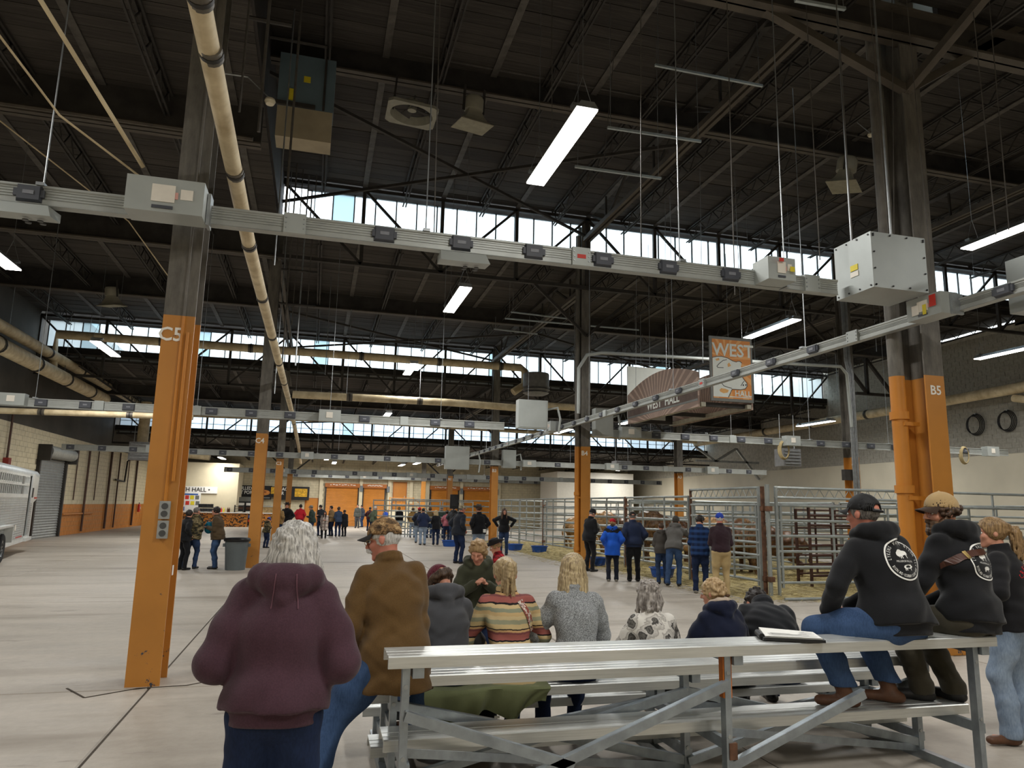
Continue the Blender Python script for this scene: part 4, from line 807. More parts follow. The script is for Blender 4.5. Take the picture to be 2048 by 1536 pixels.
# ---------------------------------------------------------------- livestock trailer
TR = M('trailer_white', '#dcdfdd', .35, .25, .05, 3); RIB = M('trailer_alu', '#c3c8c8', .33, .55, .08, 4)
tr = thing('livestock_trailer', 'silver ribbed gooseneck livestock trailer parked by the left wall', 'trailer', (-8.72, 26.6, 0), R(11.5)); L = 7.4; Wd = 2.1
prof = []
for k in range(18): z = .5+k*.066; prof += [(0, z), (.012, z+.012), (.012, z+.042), (0, z+.054)]
def ribside(y0, y1, z0=.5, n=18, mat=RIB, nm='ribbed_side'):
    q = [(0, z0)]+[(d, z0+k*.066+e) for k in range(n) for d, e in ((0, 0), (.014, .012), (.014, .042), (0, .054))]+[(0, z0+n*.066), (-.03, z0+n*.066), (-.03, z0)]
    m = MB(); m.extr([(a, b) for a, b in q], (0, y0, 0), (0, y1, 0)); return m.build(nm, mat, tr)
ribside(-L, -1.32); ribside(-.78, -.28, nm='door_panel'); 
MB().box((-.02, -.14, 1.4), (.06, .28, 1.9)).build('corner_post', TR, tr); MB().box((-.02, -1.36, 1.35), (.06, .08, 1.8)).build('door_post', TR, tr)
MB().box((-.35, -1.1, 1.3), (.5, .46, 1.6)).build('dark_interior', BLACK, tr)
for z, hh in ((1.72, .10), (2.05, .08), (2.30, .06)): MB().box((-.01, -(L+1.4)/2+.0, z), (.05, L-1.4, hh)).build('side_rail', TR, tr)
for z in (1.88, 2.17):
    MB().box((-.06, -(L+1.4)/2, z), (.02, L-1.4, .24)).build('dark_opening', BLACK, tr)
    y = -1.5
    while y > -L: MB().box((0, y, z), (.045, .045, .24)).build('bar', TR, tr); y -= .30
    MB().box((.012, -2.75, z), (.03, .30, .22)).build('vent_plate', SGR, tr)
for z in (1.85,): 
    MB().box((0, -.53, 1.95), (.04, .5, .9)).build('door_top', TR, tr)
    for s in (-.1, .08): MB().box((.024, -.53+s, 1.82), (.01, .12, .3)).build('door_window', BLACK, tr)
m = MB(); v = [(0, 2.33), (0, 2.42), (-.08, 2.52), (-.3, 2.56), (-Wd+.3, 2.56), (-Wd+.08, 2.52), (-Wd, 2.42), (-Wd, 2.33)]; m.extr([(a, b) for a, b in v], (0, -L, 0), (0, .78, 0)); m.build('roof', RIB, tr, True)
MB().box((-Wd/2, -L/2-.02, .42), (Wd, L, .16)).build('floor_sill', TR, tr); MB().box((-Wd, -L/2, 1.4), (.05, L, 1.9)).build('far_side', RIB, tr); MB().box((-Wd/2, -.03, 1.0), (Wd, .05, 1.1)).build('end_wall', RIB, tr)
m = MB(); m.add([(0, 0, 1.5), (-Wd, 0, 1.5), (-Wd, .72, 1.62), (0, .72, 1.62), (0, 0, 2.34), (-Wd, 0, 2.34), (-Wd, .78, 2.34), (0, .78, 2.34)], [(0, 1, 2, 3), (7, 6, 5, 4), (0, 3, 7, 4), (3, 2, 6, 7), (2, 1, 5, 6)]); m.build('nose', TR, tr); MB().box((.006, .38, 1.66), (.01, .66, .05)).build('red_pinstripe', RED, tr)
MB().box((.02, -.62, .40), (.12, 1.25, .10)).build('step_rail', TR, tr)
MB().box((.06, -6.0, .93), (.28, 2.5, .05)).build('fender', TR, tr); MB().box((.06, -4.78, .72), (.28, .06, .44)).build('fender', TR, tr)
for y in (-5.25, -6.2, ):
    m = MB(); c = Vector((-.02, y, .37)); n = 28
    pr = [(.20, .0), (.22, .10), (.33, .11), (.37, .085), (.375, .0), (.37, -.085), (.33, -.11), (.2, -.11)]
    m.rev(pr, c, n, rot=Matrix.Rotation(pi/2, 3, 'Y')); wh = m.build('tyre', M('rubber', '#232325', .8, 0, .15), tr, True)
    m = MB(); m.rev([(.001, .05), (.07, .05), (.08, .03), (.15, .02), (.19, .07), (.21, .09), (.21, .0)], c, 20, rot=Matrix.Rotation(pi/2, 3, 'Y')); m.build('rim', M('rim_alu', '#8d8f8e', .35, .7), wh, True)
    for k in range(8):
        m = MB(); a = k*pi/4; m.cyl((.075, y+.115*math.cos(a), .37+.115*math.sin(a)), (.062, y+.115*math.cos(a), .37+.115*math.sin(a)), .022, n=8); m.build('rim_hole', BLACK, wh)
for k in range(5): MB().box((.016, -1.75-k*.24, .53), (.004, .15, .04)).build('reflector', RED, tr)
st = MB().box((.016, -3.1, .82), (.004, .22, .16)).build('sticker', STK, tr)

# ---------------------------------------------------------------- cattle pens
PIPEG = M('panel_pipe', '#9aa09e', .45, .4, .12, 4); RUST = M('rusty_steel', '#6a4a36', .75, .1, .3, 9, .2, dark='#3e2a20'); BROWN = M('brown_steel', '#4a3129', .6, .1, .15, 5)
def panel(label, a, b, h=2.0, n=7, z0=.28, truss=False, mat=PIPEG, r=.029, inner=True, rust=False, group=None):
    a = Vector((*a, 0)); b = Vector((*b, 0)); d = b-a; L = d.length
    t = thing('livestock_fence', label, 'fence', a, math.atan2(d.y, d.x), group); top = h-(.36 if truss else 0)
    for x in (0.03, L-.03):
        m = MB(); m.bar((x, 0, 0), (x, 0, h+.02), .05, .05); m.build('post', RUST if (rust and x > 1) else mat, t)
        if truss: m = MB(); m.bar((x+(.09 if x < 1 else -.09), 0, z0-.1), (x+(.09 if x < 1 else -.09), 0, top+.03), .045, .045); m.build('gate_stile', mat, t)
    for k in range(n):
        z = z0+(top-z0)*k/(n-1); m = MB(); m.cyl((.05, 0, z), (L-.05, 0, z), r, n=7); m.build('rail', mat, t, True)
    if inner:
        for x in (L*.34, L*.68): m = MB(); m.bar((x, .02, z0-.02), (x, .02, top), .035, .035); m.build('upright', mat, t)
    if truss:
        m = MB(); m.cyl((0, 0, h), (L, 0, h), .028, n=8); m.build('top_rail', mat, t, True); m = MB(); m.cyl((0, 0, h-.2), (L, 0, h-.2), .026, n=8); m.build('top_rail', mat, t, True); m = MB(); k = int(L/.24)
        for i in range(k): x = L*i/k; m.cyl((x, 0, h-.19), (x+L/k/2, 0, h-.01), .009, n=4); m.cyl((x+L/k/2, 0, h-.01), (x+L/k, 0, h-.19), .009, n=4)
        tag(m.build('lattice', mat, t), kind='stuff')
    return t
FX = 8.95
panel('tall gate with zigzag top rail at the pen corner, running back from the rusty posts', (FX, 13.25), (FX, 16.15), 2.18, 7, truss=True, rust=True)
panel('wide tall gate with zigzag top rail facing the bleachers', (FX+.15, 12.95), (13.2, 12.95), 2.18, 6, truss=True)
for k, (p, q) in enumerate(((16.2, 20.0), (20.05, 24.0), (24.05, 28.0), (28.05, 31.5), (31.55, 35.5))):
    panel('grey pipe fence panel along the aisle, %s back from the tall gate' % ('first', 'second', 'third', 'fourth', 'fifth')[k], (FX, p), (FX, q), 2.02, 7)
for k, (y, x0, x1, h) in enumerate(((16.2, FX+.1, 13.2, 1.9), (16.2, 13.3, 17.6, 1.9), (20.0, FX+.1, 13.2, 1.95), (20, 13.3, 17.6, 1.95), (24.0, FX+.1, 13.2, 1.95), (24, 13.3, 17.6, 1.95), (28, FX+.1, 13.2, 1.95), (28, 13.3, 17.6, 1.95), (35.5, FX+.1, 13.2, 2.0), (35.5, 13.3, 17.6, 2.0), (35.5, 3.6, 8.7, 1.95), (12.95, 13.3, 17.6, 2.18))):
    panel('grey cross fence panel inside the pens, %s' % ('first row by the aisle', 'first row by the far lane', 'second row by the aisle', 'second row by the far lane', 'third row by the aisle', 'third row by the far lane', 'fourth row by the aisle', 'fourth row by the far lane', 'last row by the aisle', 'last row by the far lane', 'left of the aisle behind the crowd', 'front row at right behind the two men')[k], (x0, y), (x1, y), h, 7)
for k, (p, q) in enumerate(((13.1, 16.1), (16.3, 19.9), (20.1, 23.9), (24.1, 27.9), (28.1, 35.4))): panel('grey middle lane fence panel, %s from the front' % ('first', 'second', 'third', 'fourth', 'fifth')[k], (13.25, p), (13.25, q), 1.95, 7)
for k, (p, q) in enumerate(((13.1, 20), (20.1, 28), (28.1, 35.4))): panel('grey outer fence panel near the right wall, %s from the front' % ('first', 'second', 'third')[k], (17.7, p), (17.7, q), 1.95, 7)
for k in range(3): panel('grey fence panel of the show ring behind the crowd, %s' % ('left', 'middle', 'right')[k], (3.0+k*1.9, 39+k*.3), (4.8+k*1.9, 39.2+k*.3), 1.9, 7)
panel('dark brown steel gate standing inside the front pen', (10.9, 14.3), (13.0, 14.6), 1.85, 8, mat=BROWN, r=.03); panel('second dark brown gate leaning behind the first one', (11.0, 14.9), (13.0, 15.3), 1.75, 8, mat=BROWN, r=.02)
# posts at the corner, two of them rusty
for x, y, h, mt, n in ((FX-.02, 13.12, 2.2, RUST, 'rusty corner post of the pens'), (FX+.0, 12.98, 2.24, PIPEG, 'pale galvanised corner post of the pens'), (FX, 19.98, 2.05, RUST, 'rusty brown post between fence panels by the navy jacket'), (FX, 28.0, 2.0, RUST, 'rusty post behind the blue tubs')):
    t = thing('pen_post', n, 'post', (x, y, 0)); m = MB(); m.cyl((0, 0, 0), (0, 0, h), .045, n=10); m.build('post', mt, t, True)
    for z in (.35, 1.75): MB().box((.0, -.03, z), (.11, .10, .10)).build('hinge', RUST, t)
t = thing('floor_pipe', 'grey pipe lying along the floor before the front pen gate', 'pipe', (FX-.1, 12.4, .03)); m = MB(); m.cyl((0, 0, 0), (4.2, .1, 0), .03, n=8); m.build('pipe', PIPEG, t, True)
# brown squeeze chute at the right
ch = thing('cattle_chute', 'brown steel cattle chute with mesh side behind the tan capped man', 'chute', (13.9, 11.0, 0))
for z in (.5, 1.0, 1.45, 1.95): m = MB(); m.bar((0, 0, z), (3.4, 0, z), .06, .06); m.build('rail', BROWN, ch)
for x in (0, 1.1, 2.2, 3.4): m = MB(); m.bar((x, 0, 0), (x, 0, 2.05), .07, .07); m.build('post', BROWN, ch)
m = MB()
for k in range(34): m.bar((.1*k, .03, 1.45), (.1*k+.05, .03, 1.95), .008, .008); m.bar((.1*k+.05, .035, 1.45), (.1*k, .035, 1.95), .008, .008)
tag(m.build('mesh_side', BROWN, ch), kind='stuff'); MB().box((1.7, .05, 1.2), (3.3, .04, .4)).build('side_plate', BROWN, ch)
# straw
STRAW = M('straw', '#c2b380', .8, 0, .25, 40, world=True, dark='#8f8150'); STRAWB = M('straw_bed', '#a5976a', .9, 0, .3, 5, .5, world=True, dark='#6f6340')
rs = np.random.RandomState(5)
def straw(name, x0, x1, y0, y1, n, edge=0., dens=None):
    m = MB(); nx, ny = max(3, int((x1-x0)/.22)), max(3, int((y1-y0)/.22)); v = []; f = []
    for j in range(ny+1):
        for i in range(nx+1):
            x = x0+(x1-x0)*i/nx; y = y0+(y1-y0)*j/ny; e = min(i, nx-i, j, ny-j)
            v.append((x+rs.uniform(-.08, .08), y+rs.uniform(-.08, .08), (-.004 if e == 0 else .012+.05*rs.rand()*min(1, e/4))))
    for j in range(ny):
        for i in range(nx): a = j*(nx+1)+i; f.append((a, a+1, a+nx+2, a+nx+1))
    m.add(v, f); 
    for _ in range(n):
        x = rs.uniform(x0-edge, x1+edge*.3); y = rs.uniform(y0-edge, y1+edge*.3); a = rs.uniform(0, pi); l = rs.uniform(.06, .17); z = rs.uniform(.005, .08 if (x > x0 and y > y0) else .012); dz = rs.uniform(-.02, .03)
        c, s = math.cos(a)*l, math.sin(a)*l; w = .0045
        m.add([(x, y, z), (x+c, y+s, max(.004, z+dz)), (x+c-s/l*w, y+s+c/l*w, max(.004, z+dz)+.003), (x-s/l*w, y+c/l*w, z+.003)], [(0, 1, 2, 3)], 1)
    return tag(m.build(name, [STRAWB, STRAW]), 'loose yellow straw bedding spread under the pens', 'straw', kind='stuff')
straw('straw_bedding', 8.2, 17.4, 12.55, 20, 16000, .5); straw('straw_bedding', 7.6, 17.4, 20.0, 35, 12000, .6)
# blue feed tubs
TUB = M('blue_tub', '#1f4f9e', .45, 0, .06)
for x, y, n in ((8.35, 26.6, 'blue feed tub under the fence between two posts'), (7.75, 27.9, 'blue feed tub beside the girl with long hair'), (8.25, 20.6, 'blue feed tub half hidden by column B4'), (8.6, 17.0, 'blue feed tub behind the man in the navy jacket'), (5.6, 30.5, 'blue feed tub behind the man in the dark hat')):
    t = thing('feed_tub', n, 'tub', (x, y, 0)); m = MB(); m.rev([(.001, .012), (.24, .012), (.245, 0), (.25, 0), (.31, .23), (.34, .235), (.34, .25), (.30, .25), (.24, .03), (.001, .03)], n=22); m.build('tub', TUB, t, True)
# cables coiled on the right wall
for k, (y, r, n) in enumerate(((23.0, .38, 'biggest coil of black cable on the grey block wall'), (21.6, .36, 'second coil of black cable on the grey block wall'), (20.3, .33, 'coil of black cable cut off at the right edge'))):
    t = thing('cable_coil', n, 'cable', (HX1-.1, y, 5.35))
    for q in range(4): rr = r*(1-.06*q); m = MB(); m.tube([(-.02*q, rr*math.cos(a*pi/12)+.03*q, rr*1.15*math.sin(a*pi/12)) for a in range(25)], .018, 5, caps=False); m.build('loop', BLACK, t, True)
    MB().box((.03, 0, r*1.15), (.12, .06, .05)).build('hook', GALV, t)
for x, y, z, n in ((14.0, 19.3, 3.6, 'tan rope coil hung from the busway left of column A4'), (21, 19.3, 3.7, 'tan rope coil hung from the busway near column B5')):
    t = thing('rope_coil', n, 'rope', (x, y, z))
    for q in range(4): m = MB(); m.tube([((.14+.02*q)*math.cos(a*pi/10), .02*q, (.26+.01*q)*math.sin(a*pi/10)) for a in range(21)], .02, 5, caps=False); m.build('loop', M('rope', '#a3926a', .8), t, True)

# ---------------------------------------------------------------- bleacher
SEAT = NT('brushed_aluminium'); _co = SEAT.coord(False, (.25, 9, 9)); SEAT.color(SEAT.ramp(SEAT.noise(_co, 14, 4), [(.3, '#c3c5c2'), (.7, '#d6d8d5')])); SEAT.link(SEAT.ramp(SEAT.noise(SEAT.coord(), 5, 5), [(.35, .34), (.7, .46)]), SEAT.b.inputs['Roughness']); SEAT.b.inputs['Metallic'].default_value = .7; SEAT = SEAT.m
BX0, BX1 = .42, 4.37; LEGM = M('frame_galv', '#9aa2a8', .38, .7, .12, 10); RUSTO = M('orange_primer', '#b5651f', .6, .1, .2, 8)
bl = thing('bleacher', 'four-row aluminium bleacher seen from behind', 'bleacher', (0, 0, 0))
def plank_seat(y, z, nm='seat_plank', x0=BX0, x1=BX1, w=.255, h=.062):
    q = [(0, -h), (.0, -.006), (.006, 0), (.055, 0), (.058, -.004), (.062, -.004), (.065, 0), (.125, 0), (.128, -.004), (.132, -.004), (.135, 0), (w-.006, 0), (w, -.006), (w, -h), (w-.02, -h), (w-.02, -.014), (.02, -.014), (.02, -h)]
    m = MB(); m.extr([(-a, b) for a, b in q][::-1], (x0, y, z), (x1, y, z)); return m.build(nm, SEAT, bl)
for k, (y, z) in enumerate(((3.9, .90), (4.4, .69), (4.9, .48), (5.4, .27))): plank_seat(y, z)
plank_seat(4.14, .425, 'foot_plank', BX0+.02, BX1-.02); plank_seat(4.66, .235, 'foot_plank', BX0, BX1-.05)
FRX = (.52, 2.40, 4.22)
for i, x in enumerate(FRX):
    for y, z in ((3.96, .84), (4.46, .63), (4.96, .42), (5.46, .21)):
        m = MB(); m.bar((x, y, .0), (x, y, z), .055, .04); p = m.build('post', LEGM, bl)
        if i == 1 and y < 4: MB().box((x, y-.0, z-.12), (.058, .044, .24)).build('rusty_patch', RUSTO, p); MB().box((x+.02, y-.02, z-.53), (.05, .03, .09)).build('rusty_patch', RUST, p)
        m = MB(); m.bar((x+.06, y-.05, z-.03), (x+.06, y+.22, z-.03), .06, .05); m.build('seat_bracket', LEGM, bl)
        for zz in (z-.1, z-.45):
            if zz > .08: m = MB(); m.cyl((x, y-.032, zz), (x, y-.024, zz), .012, n=8); m.build('bolt', GALV, p)
    m = MB(); m.bar((x, 3.9, .03), (x, 5.62, .03), .05, .06); m.build('ground_runner', LEGM, bl)
    m = MB(); m.bar((x+.02, 3.94, .33), (x+.02, 4.98, .33), .035, .06); m.build('cross_rail', LEGM, bl); m = MB(); m.bar((x+.02, 4.44, .14), (x+.02, 5.48, .14), .035, .06); m.build('cross_rail', LEGM, bl)
def xb(a, b, w=.05): m = MB(); m.bar(a, b, .008, w); m.bar(Vector(a)+Vector((0, .018, w/2)), Vector(b)+Vector((0, .018, w/2)), .036, .006); m.build('brace', LEGM, bl)
for i in (0, 1):
    x0, x1 = FRX[i], FRX[i+1]; c = (x0+x1)/2; y = 3.915
    if i == 0: xb((x0, y, .60), (c-.02, y, .30)); xb((x1, y, .68), (c-.25, y, .26)); xb((c-.1, y, .28), (x0+.1, y, .02)); xb((c-.2, y, .26), (x1, y, .0))
    else: xb((x0, y+.02, .22), (x0+.95, y+.02, .58)); 
    y2 = 4.42; xb((x0, y2, .10), (x1, y2, .52)); xb((x0, y2+.02, .52), (x1, y2+.02, .10)); y3 = 4.92; xb((x0, y3, .08), (x1, y3, .34)); xb((x0, y3+.02, .34), (x1, y3+.02, .08))
    m = MB(); m.bar((x0, 4.0, .40), (x1, 4.46, .06), .008, .045); m.build('brace', LEGM, bl)
# clipboard with papers on the top seat
cb = thing('clipboard', 'black clipboard with printed white papers lying on the top seat', 'clipboard', (2.90, 4.03, .905), R(-24)); MB().box((0, 0, .008), (.36, .25, .016)).build('board', BLACK, cb)
for k in range(3): m = MB(); m.add([(-.165, -.11+.004*k, .017+.003*k), (.165, -.11, .017+.003*k), (.165, .115, .019+.003*k), (-.165, .115, .028+.006*k), (-.165, -.11, .018+.003*k), (.165, -.11, .018+.003*k), (.165, .115, .02+.003*k), (-.165, .115, .029+.006*k)], [(4, 5, 6, 7), (3, 2, 1, 0), (0, 1, 5, 4), (1, 2, 6, 5), (2, 3, 7, 6), (3, 0, 4, 7)]); m.build('paper', M('paper_white', '#f0efe9', .6, 0, .01), cb)
m = MB()
for k in range(9): m.add([(-.14+.02*(k % 2), -.09+.022*k, .0305), (.14-.04*(k % 3), -.09+.022*k, .0285), (.14-.04*(k % 3), -.083+.022*k, .0285), (-.14+.02*(k % 2), -.083+.022*k, .0312)], [(0, 1, 2, 3)])
m.build('print_lines', M('print_grey', '#7d7d7d', .6), cb); m = MB(); m.cyl((-.18, -.08, .015), (-.18, .08, .015), .018, n=10); m.build('spine', BLACK, cb, True)
# green coat draped over the second seat, folder held by the woman
# ---------------------------------------------------------------- figures: smooth-blended solids meshed in one skin
class SDF:
    def __init__(s, lo, hi, v):
        s.v = v; s.lo = np.array(lo, float); n = np.ceil((np.array(hi)-s.lo)/v).astype(int)+1
        s.ax = [(s.lo[i]+v*np.arange(n[i])).astype(np.float32) for i in range(3)]; s.d = np.full(n, 1.0, np.float32)
    def _sl(s, lo, hi):
        sl = []
        for i in range(3):
            a = max(0, int((lo[i]-s.lo[i])/s.v)); b = min(len(s.ax[i]), int((hi[i]-s.lo[i])/s.v)+2)
            if b <= a: return None
            sl.append(slice(a, b))
        return tuple(sl)
    def _grid(s, sl, o): return (s.ax[0][sl[0]][:, None, None]-o[0], s.ax[1][sl[1]][None, :, None]-o[1], s.ax[2][sl[2]][None, None, :]-o[2])
    def _put(s, sl, e, k, neg):
        d = s.d[sl]
        if neg:
            h = np.clip(.5-.5*(d+e)/k, 0, 1); s.d[sl] = d*(1-h)-e*h+k*h*(1-h)
        else:
            h = np.clip(.5+.5*(d-e)/k, 0, 1); s.d[sl] = d*(1-h)+e*h-k*h*(1-h)
    def cap(s, a, b, ra, rb=None, k=.03, flat=None, neg=False):
        rb = ra if rb is None else rb; a = np.array(a, float); b = np.array(b, float); m = max(ra, rb)+k+2*s.v
        sl = s._sl(np.minimum(a, b)-m, np.maximum(a, b)+m)
        if sl is None: return s
        x, y, z = s._grid(sl, a); q = b-a
        if flat is not None:
            f, g = np.array(flat[0], float), flat[1]-1; f = f/np.linalg.norm(f)
            c = (x*f[0]+y*f[1]+z*f[2])*g; x = x+c*f[0]; y = y+c*f[1]; z = z+c*f[2]; q = q+f*(q@f)*g
        L = q@q+1e-9; t = np.clip((x*q[0]+y*q[1]+z*q[2])/L, 0, 1)
        e = np.sqrt((x-t*q[0])**2+(y-t*q[1])**2+(z-t*q[2])**2)-(ra+(rb-ra)*t)
        if flat is not None: e = e*.8
        s._put(sl, e, k, neg); return s
    def ell(s, c, r, M=None, k=.03, neg=False):
        r = np.array(r, float); m = r.max()+k+2*s.v; c = np.array(c, float); sl = s._sl(c-m, c+m)
        if sl is None: return s
        x, y, z = s._grid(sl, c)
        if M is not None: x, y, z = [M[0][i]*x+M[1][i]*y+M[2][i]*z for i in range(3)]
        k0 = np.sqrt((x/r[0])**2+(y/r[1])**2+(z/r[2])**2)+1e-6; k1 = np.sqrt((x/r[0]**2)**2+(y/r[1]**2)**2+(z/r[2]**2)**2)+1e-6
        s._put(sl, k0*(k0-1)/k1, k, neg); return s
    def chain(s, P, r, k=.03, flat=None):
        r = r if isinstance(r, (list, tuple)) else [r]*len(P)
        for i in range(len(P)-1): s.cap(P[i], P[i+1], r[i], r[i+1], k, flat)
        return s
    def cut(s, p, n):
        x, y, z = s._grid((slice(None),)*3, p); s.d = np.maximum(s.d, (x*n[0]+y*n[1]+z*n[2]).astype(np.float32)); return s
    def folds(s, amp, seed=0, f=26., n=5):
        rg = np.random.RandomState(seed); x, y, z = s._grid((slice(None),)*3, (0, 0, 0)); e = 0
        for _ in range(n):
            w = rg.randn(3)*f*np.array([.75, .75, 1.2]); w2 = rg.randn(3)*11
            e = e+np.sin(w[0]*x+w[1]*y+w[2]*z+1.6*np.sin(w2[0]*x+w2[1]*y+w2[2]*z)+rg.rand()*6)
        s.d = s.d+(amp/n**.5*e).astype(np.float32); return s
    def mesh(s, name, mats, pick=None):
        d = s.d; d[0] = d[-1] = 1; d[:, 0] = d[:, -1] = 1; d[:, :, 0] = d[:, :, -1] = 1
        n = np.array(d.shape)-1; ng = d < 0; cnt = np.zeros(n, np.int8); off = [(i, j, k) for i in (0, 1) for j in (0, 1) for k in (0, 1)]
        for i, j, k in off: cnt += ng[i:n[0]+i, j:n[1]+j, k:n[2]+k]
        idx = np.argwhere((cnt > 0) & (cnt < 8)); N = len(idx)
        c = np.stack([d[idx[:, 0]+i, idx[:, 1]+j, idx[:, 2]+k] for i, j, k in off], 1)
        acc = np.zeros((N, 3)); w = np.zeros(N)
        for a in range(8):
            for ax in range(3):
                bit = 4 >> ax
                if a & bit: continue
                b = a | bit; u, v_ = c[:, a], c[:, b]; m = (u < 0) != (v_ < 0); t = np.where(m, u/(u-v_+1e-12), 0)
                p = np.array(off[a], float)[None]+np.eye(3)[ax][None]*t[:, None]; acc[m] += p[m]; w[m] += 1
        V = s.lo+s.v*(idx+acc/np.maximum(w, 1)[:, None]); vid = np.full(n, -1, np.int64); vid[tuple(idx.T)] = np.arange(N); F = []
        for ax in range(3):
            o1, o2 = [q for q in range(3) if q != ax]; A = ng[tuple(slice(0, -1) if q == ax else slice(1, -1) for q in range(3))]; B = ng[tuple(slice(1, None) if q == ax else slice(1, -1) for q in range(3))]
            for flip in (0, 1):
                e = np.argwhere((A & ~B) if not flip else (~A & B))
                if not len(e): continue
                e = e.copy(); e[:, o1] += 1; e[:, o2] += 1; q = []
                for da, db in ((1, 1), (0, 1), (0, 0), (1, 0)):
                    g = e.copy(); g[:, o1] -= da; g[:, o2] -= db; q.append(vid[g[:, 0], g[:, 1], g[:, 2]])
                q = np.stack(q, 1); q = q[(q >= 0).all(1)]; F.append(q[:, ::-1] if (flip ^ (ax == 1)) else q)
        F = np.concatenate(F) if F else np.zeros((0, 4), int)
        me = bpy.data.meshes.new(name); me.vertices.add(N); me.vertices.foreach_set('co', V.astype(np.float32).ravel())
        me.loops.add(len(F)*4); me.loops.foreach_set('vertex_index', F.astype(np.int32).ravel()); me.polygons.add(len(F))
        me.polygons.foreach_set('loop_start', (np.arange(len(F))*4).astype(np.int32)); me.polygons.foreach_set('use_smooth', np.ones(len(F), bool))
        for m in (mats if isinstance(mats, (list, tuple)) else [mats]): me.materials.append(m)
        if pick is not None: me.polygons.foreach_set('material_index', pick(V[F].mean(1)).astype(np.int32))
        me.update(); me.validate(); return me
V3 = lambda *a: np.array(a, float)
def unit(v): return v/(np.linalg.norm(v)+1e-9)
def rotm(yaw=0, pitch=0, roll=0):
    """columns right, forward, up; yaw turns to the left, pitch nods down, roll tilts to the right (degrees)"""
    return np.array(Matrix.Rotation(R(yaw), 3, 'Z') @ Matrix.Rotation(R(-pitch), 3, 'X') @ Matrix.Rotation(R(roll), 3, 'Y'))
def ik(a, b, l1, l2, pole):
    d = b-a; L = np.linalg.norm(d); L2 = min(L, (l1+l2)*.995); d = d/(L+1e-9); b = a+d*L2
    x = (l1*l1-l2*l2+L2*L2)/(2*L2); h = math.sqrt(max(l1*l1-x*x, 1e-6)); p = pole-d*(pole@d); return a+d*x+unit(p)*h, b

# cloth
def cloth(name, col='#808080', rough=.85, var=.10, bump=.25, scale=60, fine=.0):
    if name in _mc: return _mc[name]
    t = NT(name); co = t.coord(); n = t.noise(co, 5, 5, .6); c = lin(col)
    b = t.ramp(n, [(.3, tuple(x*(1-1.6*var) for x in c)), (.7, tuple(min(1, x*(1+var)) for x in c))])
    if fine: b = t.mix(b, t.ramp(t.noise(co, 150, 2, .6), [(.38, tuple(x*.35 for x in c)), (.62, tuple(min(1, x*1.7) for x in c))]), fine)
    t.color(b); t.bump(t.noise(co, scale*3, 3), bump, .003); t.b.inputs['Sheen Weight'].default_value = .12
    _mc[name] = t.set(rough, 0, .2); return _mc[name]
def denim(name, lo, hi):
    if name in _mc: return _mc[name]
    t = NT(name); co = t.coord(); a = t.noise(co, 3.5, 5, .6); f = t.noise(t.coord(False, (1, 1, .25)), 120, 3)
    c = t.ramp(a, [(.3, lo), (.75, hi)]); t.color(t.mix(c, t.ramp(f, [(.35, lo), (.65, hi)]), .35)); t.bump(f, .25, .003); _mc[name] = t.set(.85, 0, .2); return _mc[name]
def camo(name='camouflage', cols=('#2b2a20', '#5b5138', '#8a7b5c', '#1c1c17'), sc=9.):
    if name in _mc: return _mc[name]
    t = NT(name); n = t.noise(t.coord(False, (1, 1, 1.6)), sc, 5, .7); t.color(t.ramp(n, [(0, cols[3]), (.40, cols[0]), (.48, cols[1]), (.56, cols[2]), (.62, cols[0])], 'CONSTANT')); _mc[name] = t.set(.8, 0, .2); return _mc[name]
def plaid(name, a, b, c, w=.09):
    if name in _mc: return _mc[name]
    t = NT(name); s = t.node('ShaderNodeSeparateXYZ'); t.link(t.coord(), s.inputs[0])
    def band(o, ph=0.): return t.ramp(t.math('FRACT', t.math('ADD', t.math('MULTIPLY', o, 1/w), ph)), [(.0, 0.), (.48, 0.), (.52, 1.)], 'CONSTANT')
    x = t.mix(lin(a), lin(b), t.math('MULTIPLY', band(s.outputs[0]), .6)); x = t.mix(x, lin(c), t.math('MULTIPLY', band(s.outputs[2], .3), .6)); t.color(x); _mc[name] = t.set(.85, 0, .2); return _mc[name]
def serape():
    t = NT('serape_stripes'); s = t.node('ShaderNodeSeparateXYZ'); t.link(t.coord(), s.inputs[0]); n = t.noise(t.coord(False, (3, 3, 1)), 4, 3)
    f = t.math('FRACT', t.math('ADD', t.math('MULTIPLY', s.outputs[2], 1/.235), t.math('MULTIPLY', n, .12)))
    t.color(t.ramp(f, [(0, '#c2a678'), (.10, '#8d9079'), (.2, '#c9b184'), (.30, '#262223'), (.34, '#9a5a53'), (.50, '#7d4a49'), (.56, '#c39c6d'), (.62, '#24201f'), (.65, '#c7af80'), (.78, '#98977c'), (.9, '#c8b388')], 'CONSTANT')); t.bump(t.noise(t.coord(), 150, 3), .2, .003); return t.set(.9, 0, .2)
def floral():
    t = NT('floral_print'); v = t.node('ShaderNodeTexVoronoi', feature='F1'); v.inputs['Scale'].default_value = 9.5; co = t.coord(); nn = t.node('ShaderNodeVectorMath', operation='ADD'); nz = t.node('ShaderNodeTexNoise'); nz.inputs['Scale'].default_value = 18
    t.link(co, nz.inputs['Vector']); sc = t.node('ShaderNodeVectorMath', operation='SCALE'); sc.inputs['Scale'].default_value = .09; t.link(nz.outputs['Color'], sc.inputs[0]); t.link(co, nn.inputs[0]); t.link(sc.outputs[0], nn.inputs[1]); t.link(nn.outputs[0], v.inputs['Vector'])
    t.color(t.ramp(v.outputs['Distance'], [(.0, '#2e2d2c'), (.20, '#77746f'), (.34, '#3e3c3a'), (.42, '#d3cfc8'), (.58, '#a7a29b'), (.64, '#dedad2')], 'LINEAR')); return t.set(.85, 0, .2)
